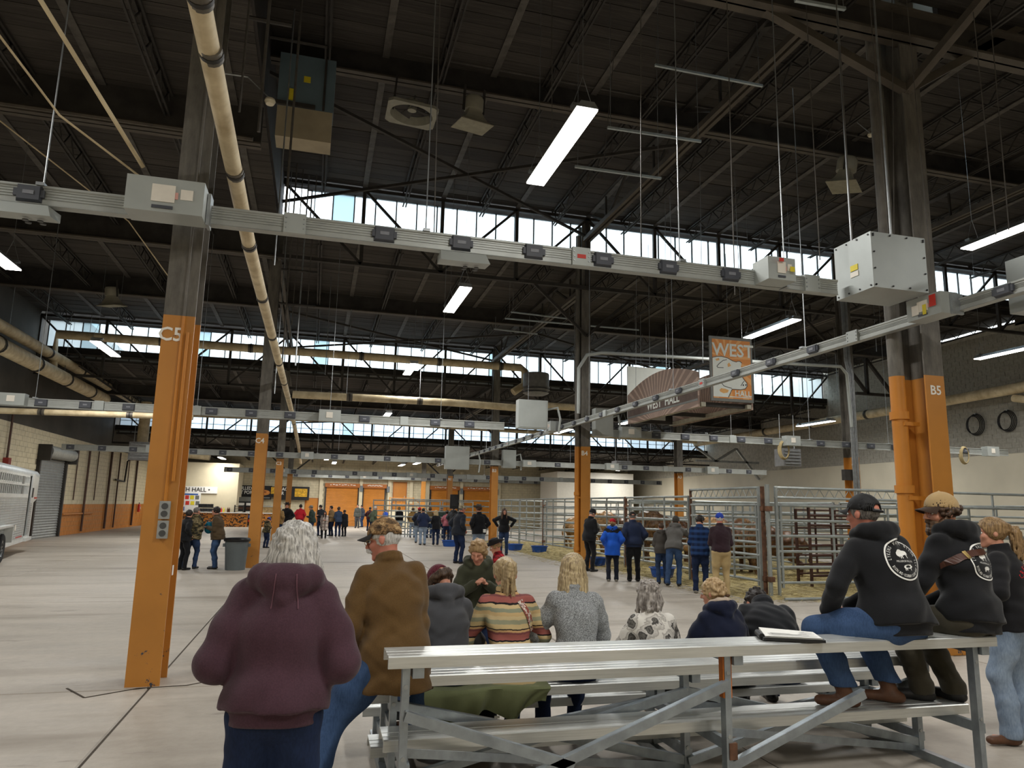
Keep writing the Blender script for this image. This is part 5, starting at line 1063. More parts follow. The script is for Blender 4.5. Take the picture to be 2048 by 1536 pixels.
def hairm(name, a, b, k=130., stretch=(1, 1, .05)):
    if name in _mc: return _mc[name]
    t = NT(name); n = t.noise(t.coord(False, stretch), k, 3, .6); t.color(t.ramp(n, [(.32, a), (.68, b)])); t.bump(n, .6, .006); _mc[name] = t.set(.45, 0, .35); return _mc[name]
SKIN = NT('skin'); SKIN.color(SKIN.ramp(SKIN.noise(SKIN.coord(), 9, 4), [(.3, '#b97f68'), (.7, '#d29a82')])); SKIN.b.inputs['Subsurface Weight'].default_value = .0; SKIN = SKIN.set(.5, 0, .35)
SKINR = M('ruddy_skin', '#c07c68', .5, 0, .1, 9); LIPS = M('lips', '#a2584e', .45, 0, .05)
EYEW = M('eye_white', '#d9d5cc', .3, 0, .02); IRIS = M('iris', '#2b211b', .2, 0, .02)
JEAN = denim('dark_denim', '#141d33', '#22304f'); JEANM = denim('mid_denim', '#1f2b42', '#34486b'); JEANL = denim('light_denim', '#68798f', '#9aaabd'); JEANB = denim('blue_denim', '#273a58', '#435b80')
KHAKI = cloth('khaki', '#b09a6f'); BLK = cloth('black_cloth', '#15161a', var=.2); NAVY = cloth('navy_cloth', '#171d33', var=.15); CHAR = cloth('charcoal_cloth', '#4a4b4f'); OLV = cloth('olive_cloth', '#3b3d2e'); BRN = cloth('brown_canvas', '#604828', fine=.12)
MAR = cloth('maroon_canvas', '#472f39', fine=.15); DGRN = cloth('dark_green_cloth', '#28352f'); TANC = cloth('tan_cloth', '#8b6f45'); REDC = cloth('red_cloth', '#b3202c'); SHOEB = M('shoe_black', '#191818', .5); SHOEN = M('shoe_brown', '#5a3b28', .55, 0, .15, 14); SHOEG = M('shoe_grey', '#7c776d', .7)
H_GREY = hairm('grey_hair', '#6f6c68', '#d9d6d0'); H_BLOND = hairm('blond_hair', '#7d6646', '#cdb78d'); H_SAND = hairm('sandy_hair', '#7a5f3f', '#b39468'); H_BROWN = hairm('brown_hair', '#2c1f17', '#5a4433'); H_DARK = hairm('dark_hair', '#120f0e', '#2f2723'); H_SALT = hairm('salt_hair', '#3b3735', '#8d8883'); H_WHITE = hairm('white_hair', '#9a9792', '#dedcd8')

def hair_sdf(kind, hw, Hm, s, v, seed=1, hat=False):
    """hair in the head frame; hw maps head coordinates to the figure"""
    rg = np.random.RandomState(seed); r = .36*s if kind in ('long', 'wavy', 'pony', 'longfront') else .2*s; c = hw(0, 0, 0)
    g = SDF(c-V3(r, r, r+(.22*s if r > .3*s else 0)), c+V3(r, r, .22*s), v)
    top = ({'buzz': .004, 'short': .012, 'curly': .02}.get(kind, .014) if not hat else .003)*s
    g.ell(hw(0, -.012, .03), ((.078*s+top), (.098*s+top), (.094*s+top)), Hm, .01)
    if kind != 'bald_ring': g.ell(hw(0, .105, -.03), (.085*s, .085*s, .085*s), Hm, .02, neg=True)
    else: g.ell(hw(0, .03, .11), (.09*s, .11*s, .085*s), Hm, .02, neg=True); g.ell(hw(0, .105, -.03), (.085*s, .085*s, .085*s), Hm, .02, neg=True)
    g.cut(hw(0, 0, -.075), Hm @ V3(0, .25, -1))
    if hat: g.cut(hw(0, 0, .052), Hm @ V3(0, -.16, 1))
    if kind in ('long', 'wavy', 'pony', 'longfront'):
        n = 60; col = Hm[:, 2]; dn = V3(0, 0, -1)
        for i in range(n):
            a = rg.uniform(-.15, 1.15)*pi if kind != 'longfront' else rg.uniform(-.28, 1.28)*pi
            st = hw(.07*math.cos(a)*1.05, -.012-.085*math.sin(a), rg.uniform(.0, .08)); L = {'long': .36, 'wavy': .20, 'pony': .07, 'longfront': .36}[kind]*s*rg.uniform(.85, 1.1)
            out = unit(Hm @ V3(math.cos(a), -math.sin(a), 0)); p1 = st+out*.02*s+dn*L*.35; p2 = st+out*(.028 if kind != 'wavy' else .030)*s+dn*L*.7+rg.randn(3)*.01*s; p3 = st+out*.015*s+dn*L+rg.randn(3)*.012*s
            if kind == 'pony': tgt = hw(0, -.125, .035); p1 = (st+tgt)/2+out*.012*s; p2 = tgt; p3 = tgt
            g.chain([st, p1, p2, p3], [.016*s, .017*s, .014*s, .006*s], .008)
        if kind == 'pony':
            for i in range(16):
                o = rg.randn(3)*.014*s; b = hw(0, -.125, .035)+o*.4; g.chain([b, b+Hm @ V3(0, -.035, -.03)*s+o, b+Hm @ V3(0, -.05, 0)*s+dn*.13*s+o*1.4, b+Hm @ V3(0, -.03, 0)*s+dn*rg.uniform(.25, .34)*s+o*2], [.014*s, .018*s, .014*s, .005*s], .008)
    if kind in ('curly', 'wavy', 'mullet', 'short', 'permed'):
        n = {'short': 50, 'curly': 120, 'wavy': 90, 'mullet': 90, 'permed': 110}[kind]
        for i in range(n):
            a, e = rg.uniform(-.2, 1.2)*pi, rg.uniform(-.5, 1.3 if not hat else .0); p = V3(math.cos(a)*math.cos(e)*.086, -math.sin(a)*math.cos(e)*.106-.012, .03+math.sin(e)*.10)
            if kind == 'mullet' and e < .1 and rg.rand() < .9: p[2] -= .05*rg.rand(); p[1] -= .012
            if kind == 'mullet' and e > .7: p[1] += .06*rg.rand()
            g.ell(hw(*p), V3(.017, .017, .014)*s*rg.uniform(.7, 1.2), Hm, .006)
    g.folds(.0012*s if kind == 'buzz' else .002*s, seed, 90); return g
def make_cap(par, hw, Hm, s, v, mat, brim=None, back=False, name='cap', opening=False):
    c = hw(0, .02, .06); r = .24*s; g = SDF(c-V3(r, r, r), c+V3(r, r, r), v); g.ell(hw(0, -.008, .035), (.092*s, .112*s, .108*s), Hm, .006); g.ell(hw(0, -.008, .025), (.083*s, .103*s, .100*s), Hm, .004, neg=True); g.cut(hw(0, 0, .028), Hm @ V3(0, .18, -1))
    if opening: g.ell(hw(0, -.12, .028), (.045*s, .04*s, .035*s), Hm, .006, neg=True); g.cap(hw(-.05, -.105, .018), hw(.05, -.105, .018), .010*s, k=.004)
    g.cap(hw(0, -.008, .140), hw(0, -.008, .143), .006*s, k=.003)
    o = link(name, g.mesh(name, mat), par); yy = -1 if back else 1
    m = MB(); n = 10; Vt = []
    for j in range(5):
        for i in range(n+1):
            x = (i/n-.5)*2; f = j/4; px = x*.078*(1-.10*f); edge = math.sqrt(max(0, 1-x*x*.86)); py = .092*math.sqrt(max(0, 1-x*x*.72))+f*.078*edge; Vt.append(hw(px*1, yy*py-.004, .044-.035*abs(x)**2.2*f-.010*f))
    for q in (0, .004): m.v += [tuple(p+Hm[:, 2]*q*s) for p in Vt]
    k = len(Vt); m.f = []
    for j in range(4):
        for i in range(n): a = j*(n+1)+i; m.f += [(a, a+n+1, a+n+2, a+1), (k+a, k+a+1, k+a+n+2, k+a+n+1)]
    for i in range(n): a = 4*(n+1)+i; m.f.append((a, k+a, k+a+1, a+1))
    m.mi = [0]*len(m.f); m.build('brim', brim or mat, o, True); return o
def make_beanie(par, hw, Hm, s, v, mat):
    c = hw(0, 0, .05); r = .2*s; g = SDF(c-V3(r, r, r), c+V3(r, r, r*1.2), v); g.ell(hw(0, -.012, .045), (.089*s, .108*s, .115*s), Hm, .01); g.cut(hw(0, 0, .01), Hm @ V3(0, .15, -1)); g.folds(.0015, 3, 80); link('beanie', g.mesh('beanie', mat), par)
def make_cowboy(par, hw, Hm, s, mat, w=.165):
    m = MB(); n = 28; pr = [(.001, .155), (.045, .165), (.075, .150), (.086, .10), (.089, .052), (.12, .052), (w, .058), (w+.004, .064), (w, .066), (.12, .060), (.094, .060)]
    for r_, z in pr:
        for k in range(n):
            a = 2*pi*k/n; x = r_*math.cos(a); y = r_*math.sin(a)*1.18; zz = z+(.055*(x/w)**2*((r_-.089)/(w-.089)) if r_ > .089 else 0)-(.02*math.exp(-(x/.02)**2) if z > .14 else 0); m.v.append(tuple(hw(x, y-.005, zz)))
    q = len(pr); m.f = [(i*n+k, (i+1)*n+k, (i+1)*n+(k+1) % n, i*n+(k+1) % n) for i in range(q-1) for k in range(n)]; m.mi = [0]*len(m.f); o = m.build('cowboy_hat', mat, par, True)
    b = MB(); b.v = [tuple(hw(.0905*math.cos(2*pi*k/n), .0905*1.18*math.sin(2*pi*k/n)-.005, z)) for z in (.058, .078) for k in range(n)]; b.f = [(k, (k+1) % n, n+(k+1) % n, n+k) for k in range(n)]; b.mi = [0]*n; b.build('hat_band', BLACK, o, True)

def person(label, loc, rz=0, h=1.75, b=1.0, v=.016, pel=None, lean=(4, 0), hunch=4, twist=0, head=(0, 0, 0), hands=('down', 'down'), feet=None, top=None, pants=JEAN, shoes=SHOEB, hair=('short', H_BROWN), hat=None,
           skin=None, face=False, pole=((.5, -.6, -.6), (.5, -.6, -.6)), knee=((.15, 1, .1), (.15, 1, .1)), group=None, seed=None, curl=.55, handv=None, shoe_dir=(0, 0), extra=None, finger_v=None, legt=.0, toe=(None, None), boot=False, hshift=(0, 0, 0)):
    """top = dict(mat, t thickness, hem, hood, collar, sleeves, tail)"""
    s = h/1.75; skin = skin or SKIN; top = top or {}; seed = seed if seed is not None else sum(map(ord, label)) % 997
    root = thing('person', label, 'person', loc, R(rz), group); P = V3(*(pel if pel is not None else (0, 0, .945*s)))
    T1 = unit(V3(math.sin(R(lean[1])), math.sin(R(lean[0])), math.cos(R(lean[0])))); T2 = unit(V3(math.sin(R(lean[1])), math.sin(R(lean[0]+hunch*2)), math.cos(R(lean[0]+hunch*2))))
    ch = P+T1*.31*s; sm = ch+T2*.175*s; nb = ch+T2*.235*s; rt = V3(math.cos(R(twist)), math.sin(R(twist)), 0); rt = unit(rt-T2*(rt@T2)); fw = unit(np.cross(T2, rt))
    bw = .150*s*(.75+.25*b); sh = [sm-rt*bw-T2*.022*s, sm+rt*bw-T2*.022*s]; Hm = rotm(head[0]+twist*.0, head[1], head[2]); Hc = nb+unit(T2*.6+V3(0, 0, 1))*.125*s+Hm[:, 1]*.03*s+Hm[:, 2]*.02*s+V3(*hshift)*s
    s0 = s; hs_ = s*1.04; hw = lambda x, y, z: Hc+Hm @ V3(x, y, z)*hs_
    hd = []
    for i, q in enumerate(hands):
        sx = -1 if i == 0 else 1
        if isinstance(q, str):
            q = {'down': sh[i]+rt*sx*.08*s+V3(0, .05, -.555)*s, 'pocket': P+rt*sx*.20*s+V3(0, .09, .06)*s, 'front': P+rt*sx*.07*s+V3(0, .27, .22)*s, 'hip': P+rt*sx*.20*s+V3(0, .02, .12)*s, 'chest': ch+rt*sx*.03*s+fw*.24*s, 'cross': ch-rt*sx*.10*s+fw*.19*s-T2*.05*s, 'lap': P+rt*sx*.10*s+V3(0, .34, .10)*s, 'knee': P+rt*sx*.14*s+V3(0, .42, .04)*s, 'phone': ch+rt*sx*.05*s+fw*.28*s-T2*.03*s}[q]
        else: q = V3(*q)
        hd.append(q)
    hip = [P+V3(-.09*s, 0, -.02*s), P+V3(.09*s, 0, -.02*s)]; feet = feet or ((-.11*s, .0, .085*s), (.11*s, .03*s, .085*s)); an = [V3(*f) for f in feet]
    kn = []; el = []
    for i in (0, 1):
        sx = -1 if i == 0 else 1; k_, a_ = ik(hip[i], an[i], .425*s, .43*s, unit(V3(knee[i][0]*sx, knee[i][1], knee[i][2]))); kn.append(k_); an[i] = a_
        p = pole[i]; e_, w_ = ik(sh[i], hd[i], .295*s, .265*s, unit(rt*p[0]*sx+V3(0, 1, 0)*p[1]+V3(0, 0, 1)*p[2])); el.append(e_); hd[i] = w_
    allp = np.array([P, ch, nb, Hc+V3(0, 0, .13*s)]+sh+hd+el+hip+kn+an); mg = .20*s; lo, hi = allp.min(0)-mg, allp.max(0)+mg; lo[2] = max(lo[2], allp[:, 2].min()-.10*s)
    # ---- body: one skin from crown to feet
    g = SDF(lo, hi, v)
    g.ell(P, (.125*s*b, .09*s*b, .10*s), None, .03); g.cap(P, ch, .095*s*b, .105*s*b, .04, (fw, 1.35)); g.cap(sh[0], sh[1], .045*s, k=.04); g.cap(sm, nb, .06*s, .052*s)
    for i in (0, 1):
        g.chain([sh[i], el[i], hd[i]], [.042*s, .036*s, .026*s], .015); g.chain([hip[i], kn[i], an[i]], [.07*s*b, .048*s, .034*s], .02); g.cap(an[i]-V3(0, 0, .05*s), an[i]+V3(0, .12, -.055)*s, .028*s, .02*s)
    g.cap(nb-T2*.02*s, hw(0, -.02, -.05), .056*s, .052*s, .03)
    g.ell(hw(0, -.012, .03), (.077*s, .097*s, .093*s), Hm, .02); g.ell(hw(0, .036, -.052), (.054*s, .056*s, .062*s), Hm, .025); g.cap(hw(-.012, .074, -.096), hw(.012, .074, -.096), .019*s, k=.02)
    g.cap(hw(-.036, .074, .026), hw(.036, .074, .026), .014*s, k=.015); g.cap(hw(0, .092, .02), hw(0, .113, -.022), .008*s, .0135*s, .010); g.cap(hw(-.011, .098, -.027), hw(.011, .098, -.027), .008*s, k=.008)
    for sx in (-1, 1):
        g.ell(hw(sx*.033, .0985, .007), (.018*s, .013*s, .0085*s), Hm, .010, neg=True); g.ell(hw(sx*.04, .066, -.022), (.022*s, .022*s, .022*s), Hm, .02); g.ell(hw(sx*.079, -.008, -.004), (.010*s, .021*s, .031*s), Hm, .006)
    g.cap(hw(-.017, .089, -.058), hw(.017, .089, -.058), .0075*s, k=.008)
    for i in (0, 1):       # hands: palm, four unequal fingers, thumb from the side of the palm
        sx = -1 if i == 0 else 1; f = unit(hd[i]-el[i]); up = unit(np.cross(f, V3(0, 0, 1)) if abs(f[2]) < .9 else rt*1.0); n = unit(np.cross(up, f))*1.0
        if abs(f[2]) >= .9: side, pn = V3(0, 1, 0), rt*(-sx)
        else: side, pn = unit(np.cross(f, V3(0, 0, -1)))*(-sx), V3(0, 0, -1)
        side = unit(side-f*(side@f)); pn = unit(pn-f*(pn@f)-side*(pn@side)); w = hd[i]; fr = max(.0085*s, v*.55)
        g.cap(w, w+f*.075*s, .030*s, .036*s, .012, (pn, 2.1))
        for j, L in enumerate((.070, .080, .074, .058)):
            o = w+f*.085*s+side*(.028-.019*j)*s; c1 = R(curl*45+4*j); c2 = R(curl*110+6*j); p1 = o+(f*math.cos(c1)+pn*math.sin(c1))*L*.5*s; p2 = p1+(f*math.cos(c2)+pn*math.sin(c2))*L*.5*s; g.chain([o-f*.02*s, p1, p2], [fr*1.1, fr, fr*.85], .005)
        o = w+f*.025*s+side*.028*s; p1 = o+unit(f*.55+side*.75+pn*.3)*.036*s; g.chain([o, p1, p1+unit(f*.9+side*.15+pn*.4)*.032*s], [fr*1.35, fr*1.1, fr*.95], .006)
    def pick(c):
        L_ = (c-Hc) @ Hm/s; return ((np.abs(L_[:, 0]) < .024) & (L_[:, 1] > .078) & (np.abs(L_[:, 2]+.058) < .007)).astype(int)
    link('body', g.mesh('body', [skin, LIPS], pick), root)
    if face:
        for sx in (-1, 1):
            c = hw(sx*.033, .0795, .007); m = MB(); m.rev([(.001, -.011), (.007, -.0085), (.011, 0), (.007, .0085), (.001, .011)], c, 10); e = m.build('eye', EYEW, root, True); d = Hm[:, 1]; m = MB(); m.cyl(c+d*.0085*s, c+d*.0113*s, .0062*s, n=10); m.build('iris', IRIS, e)
            m = MB(); m.tube([hw(sx*.018, .097, .030), hw(sx*.035, .095, .036), hw(sx*.052, .082, .031)], .0035*s, 5); m.build('eyebrow', hair[1], root, True)
    # ---- trousers
    if pants is not None:
        g = SDF(lo, hi, v); t = .012*s+legt; g.ell(P+V3(0, -.01, -.01)*s, (.150*s*b, .116*s*b, .115*s), None, .04)
        for i in (0, 1):
            g.chain([hip[i], hip[i]*.45+kn[i]*.55, kn[i], kn[i]*.5+an[i]*.5+V3(0, -.015*s, 0), an[i]+V3(0, 0, -.0)*s], [.088*s*b+t, .071*s*b+t, .055*s+t, .050*s+t, .046*s+t], .03)
            d = unit(an[i]-kn[i]); 
        for i in (0, 1): g.cap(an[i]-unit(kn[i]-an[i])*.0*s, an[i]-V3(0, 0, .06*s), .050*s+t, k=.02)
        g.cap(P, P+T1*.10*s, .120*s*b, .115*s*b, .03, (fw, 1.25)); g.cut(V3(0, 0, min(an[0][2], an[1][2])+(.045*s if boot else -.035*s)), (0, 0, -1)); g.folds(.0032*s, seed+3, 30); link('trousers', g.mesh('trousers', pants), root)
    # ---- shoes
    for i in (0, 1):
        a = an[i]; fd = rotm(shoe_dir[i])[:, 1]; g = SDF(a-V3(.25, .25, .13)*s, a+V3(.25, .25, .19)*s, min(v, .012)); sd = np.cross(fd, V3(0, 0, 1)); zt = V3(0, 0, toe[i] or 0)
        g.cap(a+(unit(kn[i]-a)*.13 if boot else V3(0, 0, .02))*s, a-V3(0, 0, .04)*s, (.054 if boot else .046)*s, .046*s, .02); g.cap(a+fd*.0*s-V3(0, 0, .045)*s, a+fd*.165*s-V3(0, 0, .050)*s+zt, .043*s, .040*s, .03, (V3(0, 0, 1), 1.25)); g.cap(a-fd*.045*s-V3(0, 0, .05)*s, a+fd*.03*s-V3(0, 0, .05)*s, .036*s, k=.02); g.cut(a-V3(0, 0, .082)*s, (0, 0, -1)); o = link('shoe', g.mesh('shoe', shoes), root)
    # ---- upper garment
    if top:
        t = top.get('t', .02)*s; g = SDF(lo-V3(.05, .05, 0), hi+V3(.05, .05, 0), v); hem = top.get('hem', .06)*s; dn = V3(0, 0, -1) if top.get('tail') else -T1
        g.ell(P+T1*.04*s, (.150*s*b+t, .115*s*b+t, .13*s), None, .05); g.cap(P+T1*.05*s, ch, .135*s*b+t, .150*s*b+t, .06, (fw, 1.25)); g.ell(ch+T2*.05*s, (.155*s*b+t, .115*s+t, .16*s), np.stack([rt, fw, T2], 1), .05)
        if hem > .02: [g.cap(P+T1*.02*s+rt*q*s, P+dn*(hem+.06*s)+rt*q*s*1.15, .118*s*b+t, (.125+top.get('flare', 0))*s*b+t, .06, (V3(0, 1, 0), 1.0)) for q in (-.05, 0, .05)]
        g.cap(sh[0], sm, .046*s+t*.7, .055*s+t*.6, k=.05); g.cap(sh[1], sm, .046*s+t*.7, .055*s+t*.6, k=.05); g.cap(sm-T2*.02*s, nb, .075*s+t*.5, .060*s+t*.4, .05)
        for i in (0, 1):
            ar = top.get('arm', 1.0); g.chain([sh[i], (sh[i]+el[i])/2, el[i], hd[i]-unit(hd[i]-el[i])*.015*s], [(.052*s+t)*ar, (.048*s+t)*ar, (.041*s+t)*ar, (.032*s+t*.8)*ar], .025)
            if top.get('cuff'): w = hd[i]; f = unit(hd[i]-el[i]); g.cap(w-f*.05*s, w-f*.01*s, (.036*s+t*.9)*ar, k=.008)
        rib = top.get('rib'); g.cut(P+dn*(hem-(.055*s if rib else 0)), dn if not top.get('tail') else V3(0, -.06, -1))
        g.folds(top.get('fold', .0045)*s, seed, 24)
        if rib:
            for q in (-.05, 0, .05): pc = P+dn*(hem-.05*s)+rt*q*s; g.cap(pc-dn*.03*s, pc+dn*.12*s, .116*s*b+t*.6, .108*s*b+t*.6, .02)
            g.cut(P+dn*(hem+.012*s), dn)
        if top.get('collar'):
            ring = [nb+T2*.012*s+(rt*math.cos(a)*.066+fw*math.sin(a)*.070)*s-fw*.004*s for a in np.linspace(.60*pi, 2.40*pi, 14)]; g.chain(ring, top['collar']*s, .012); g.chain([p+T2*.028*s for p in ring], top['collar']*.8*s, .014)
        if top.get('hood'):
            hs = top['hood']; U, Rr, F_ = T2, rt, fw; pts = [nb+(Rr*x+F_*y+U*z)*s*1.0 for x, y, z in ((-.075, .055, -.005), (-.115, -.01, .01), (-.105, -.075, .012), (-.055, -.115, .0), (0, -.125, -.008), (.055, -.115, .0), (.105, -.075, .012), (.115, -.01, .01), (.075, .055, -.005))]
            g.chain(pts, [.028*hs*s, .038*hs*s, .043*hs*s, .045*hs*s, .045*hs*s, .045*hs*s, .043*hs*s, .038*hs*s, .028*hs*s], .015)
            g.cap(nb+(F_*-.125+U*-.02)*s, nb+(F_*(-.135)+U*-.115)*s, .060*hs*s, .03*hs*s, .03, (F_, 1.7)); g.chain([nb+(Rr*-.08+F_*-.115+U*-.02)*s, nb+(F_*-.150+U*-.085)*s, nb+(Rr*.08+F_*-.115+U*-.02)*s], .02*s*hs, .02)
        root['_top'] = 1; o = link(top.get('name', 'jacket'), g.mesh(top.get('name', 'jacket'), top['mat']), root); del root['_top']
    # ---- hair and hat
    if hair: link('hair', hair_sdf(hair[0], hw, Hm, s, min(v, .012) if v > .011 else v*.8, seed, hat is not None).mesh('hair', hair[1]), root)
    if hat:
        k = hat[0]
        if k == 'cap': make_cap(root, hw, Hm, s, min(v, .010), hat[1], hat[2] if len(hat) > 2 else None, opening=len(hat) > 3)
        elif k == 'beanie': make_beanie(root, hw, Hm, s, min(v, .01), hat[1])
        else: make_cowboy(root, hw, Hm, s, hat[1])
    info = dict(P=P, ch=ch, nb=nb, sm=sm, sh=sh, el=el, hd=hd, kn=kn, an=an, rt=rt, fw=fw, T1=T1, T2=T2, hw=hw, Hm=Hm, s=s)
    return root, info
def floor_at(px, py): p = at(px, py, Z=0); return (p.x, p.y, 0)
# ---------------------------------------------------------------- people in the foreground
def sit(label, x, y, seat, rz=0, h=1.7, **k):
    s = h/1.75; k.setdefault('hands', ('lap', 'lap')); fz = k.pop('floor', 0.0); f = k.pop('fd', .36)
    k.setdefault('feet', ((-.13*s, f, fz+.085*s), (.13*s, f+.04, fz+.085*s)))
    return person(label, (x, y, 0), rz, h, pel=(0, 0, seat+.095*s), **k)
FV = .0095
TOP_SEAT, S2, S3, S4 = .90, .69, .48, .27
# woman in maroon
f1, i1 = person('grey-haired person standing in a maroon hooded work jacket and dark jeans', (-.10, 3.2, 0), -4, 1.58, b=1.12, v=FV, lean=(5, 1), hunch=3, head=(-22, 8, 8), hands=((-.15, .20, .96), (.15, .20, .96)), pole=((.55, -.75, -.4), (.55, -.75, -.4)),
    top=dict(mat=MAR, t=.036, hem=.045, hood=1.45, rib=True, fold=.005, arm=1.08), pants=JEAN, hair=('wavy', H_GREY), shoes=SHOEB, seed=11, legt=.006)
# man in the brown coat, perched on the end of the second seat
f2, i2 = person('person in a long brown coat, camouflage cap and glasses, perched on the bleacher end', (.52, 4.47, 0), 6, 1.72, b=1.10, v=FV, pel=(0, 0, .80), lean=(7, -4), hunch=6, head=(62, 14, 4), hands=((-.24, .14, .74), (.10, .26, .84)), pole=((.5, -.8, -.2), (.15, -.5, -.8)),
    feet=((-.50, -.10, .085), (.16, .14, .36)), knee=((.5, .8, .1), (.1, 1, .4)), top=dict(mat=BRN, t=.022, hem=.20, collar=.019, tail=True, flare=.02, fold=.006), pants=JEANB, hair=('bald_ring', H_WHITE), hat=('cap', camo('camo_cap', ('#5d4a35', '#8d6f4d', '#c2a578', '#3f3225'), 14.), M('cap_peak_black', '#1d1b1a', .7)), shoes=SHOEN, skin=SKINR, face=True, seed=4, shoe_dir=(40, 20), legt=.022)
hw2, H2 = i2['hw'], i2['Hm']
m = MB()
for sx in (-1, 1): m.tube([hw2(sx*.033+.023*math.cos(a), .106, .006+.019*math.sin(a)) for a in np.linspace(0, 2*pi, 14)], .0018, 5, caps=False); m.tube([hw2(sx*.056, .106, .010), hw2(sx*.080, .06, .012), hw2(sx*.083, -.01, .008)], .0016, 5)
m.tube([hw2(-.011, .110, .008), hw2(.011, .110, .008)], .0018, 5); m.build('glasses', M('gold_wire', '#b9a06a', .3, .8), f2)
g = SDF(hw2(0, .09, -.05)-V3(.08, .08, .08), hw2(0, .09, -.05)+V3(.08, .08, .08), .005); g.chain([hw2(-.036, .080, -.058), hw2(0, .108, -.042), hw2(.036, .080, -.058)], [.008, .014, .008], .01); g.folds(.0015, 3, 120); link('moustache', g.mesh('moustache', H_WHITE), f2)
# letters of print on the camouflage cap stay out: unreadable. Striped folder between the two
fl = thing('striped_folder', 'white folder with grey stripes held between the maroon jacket and brown coat', 'folder', (.235, 4.52, .60), R(-8)); MB().box((0, 0, .13), (.20, .012, .28)).build('cover', WHITE, fl)
for x, w in ((-.06, .02), (-.02, .012), (.01, .03), (.06, .012)): MB().box((x, -.007, .13), (w, .003, .275)).build('stripe', M('folder_stripe', '#5d6272', .6), fl)
# third row: hooded youth, striped jacket, grey fleece
f3, i3 = sit('person in a plain grey hoodie and maroon cap, curly hair, hunched on the third seat', .94, 5.03, S3, 3, 1.62, b=1.0, v=FV, lean=(13, 0), hunch=12, head=(18, 48, -6), hands=((-.10, .36, .62), (.10, .36, .62)), pole=((.9, -.3, -.4), (.9, -.3, -.4)), top=dict(mat=CHAR, t=.016, hem=.05, hood=1.12, fold=.005), pants=JEANM, hair=('curly', H_BROWN), hat=('cap', cloth('maroon_cap', '#5d2430'), None, 1), seed=21, fd=.40)
f4, i4 = sit('person in a striped blanket-pattern jacket with a blond ponytail and patterned shoulder strap', 1.38, 5.03, S3, -2, 1.66, b=.95, v=FV, lean=(13, 0), hunch=7, head=(0, 24, 0), hands=((-.13, .36, .66), (.13, .36, .66)), pole=((.9, -.4, -.4), (.9, -.4, -.4)), top=dict(mat=serape(), t=.02, hem=.14, collar=.014, fold=.004), pants=JEAN, hair=('pony', H_BLOND), seed=5, fd=.40)
f5, i5 = sit('person in a heathered grey fleece with long straight blond hair, sitting on the third seat', 1.86, 5.03, S3, -3, 1.68, b=.95, v=FV, lean=(7, 2), hunch=5, head=(4, 14, 3), hands=((-.13, .34, .62), (.13, .34, .62)), pole=((.9, -.3, -.4), (.9, -.3, -.4)), top=dict(mat=cloth('heather_fleece', '#8d9092', var=.06, fine=.8), t=.018, hem=.05, collar=.018, fold=.004), pants=JEAN, hair=('long', hairm('streaked_blond', '#6d583f', '#d8c49a', 120)), seed=8, fd=.42)
# lowest row
f6, i6 = sit('person in a grey and white floral shirt with wavy grey hair, on the lowest seat', 2.74, 5.53, S4, 0, 1.60, b=1.05, v=FV, lean=(7, 0), hunch=5, head=(12, 10, 0), hands=((-.13, .34, .45), (.13, .34, .45)), pole=((.9, -.3, -.4), (.9, -.3, -.4)), top=dict(mat=floral(), t=.016, hem=.08, fold=.004), pants=BLK, hair=('wavy', hairm('grey_brown_hair', '#4c443f', '#b9b2aa', 60)), seed=9, fd=.42)
f7, i7 = sit('person in a navy jacket with cream hood lining and short sandy hair, lowest seat', 3.40, 5.53, S4, 4, 1.63, b=1.12, v=FV, lean=(9, -2), hunch=6, head=(34, 10, 0), hands=((-.13, .34, .45), (.13, .34, .45)), pole=((.9, -.3, -.4), (.9, -.3, -.4)), top=dict(mat=NAVY, t=.024, hem=.08, hood=1.12, fold=.005), pants=BLK, hair=('permed', hairm('sandy_grey', '#8d6f48', '#cbb086', 60)), face=True, seed=10, fd=.42)
nb7 = i7['nb']; g = SDF(nb7-V3(.2, .2, .12), nb7+V3(.2, .2, .14), .009); rt7, fw7 = i7['rt'], i7['fw']; g.chain([nb7+rt7*x+fw7*y+V3(0, 0, z) for x, y, z in ((-.08, .05, .03), (-.085, -.03, .055), (-.05, -.09, .058), (.02, -.105, .052), (.075, -.06, .05), (.085, .03, .03))], [.022]*6, .012); link('hood_lining', g.mesh('hood_lining', cloth('cream_lining', '#cbb9a6')), f7)
f8, i8 = sit('person in a black jacket bent far forward, head hidden, on the lowest seat', 3.86, 5.56, S4, -12, 1.86, b=1.2, v=FV, lean=(26, 3), hunch=10, head=(0, 70, 0), hshift=(0, .06, -.10), hands=((-.12, .55, .45), (.12, .55, .45)), pole=((1, -.2, -.3), (1, -.2, -.3)), top=dict(mat=cloth('black_softshell', '#25272b', var=.1), t=.024, hem=.05, collar=.024, fold=.005), pants=JEAN, hair=('short', H_DARK), seed=12, fd=.42)
# boy in olive facing the camera
f9, i9 = person('person in an olive zip hoodie with tousled sandy hair, facing us and looking down', (1.41, 6.3, 0), 176, 1.40, b=.95, v=.0085, lean=(5, 0), hunch=6, head=(-22, 30, 0), hands=((-.06, .20, 1.02), (.045, .20, 1.03)), pole=((.8, -.5, -.5), (.8, -.5, -.5)), top=dict(mat=OLV, t=.02, hem=.1, hood=1.15, fold=.005), pants=JEAN, hair=('mullet', H_SAND), seed=15, curl=.8)
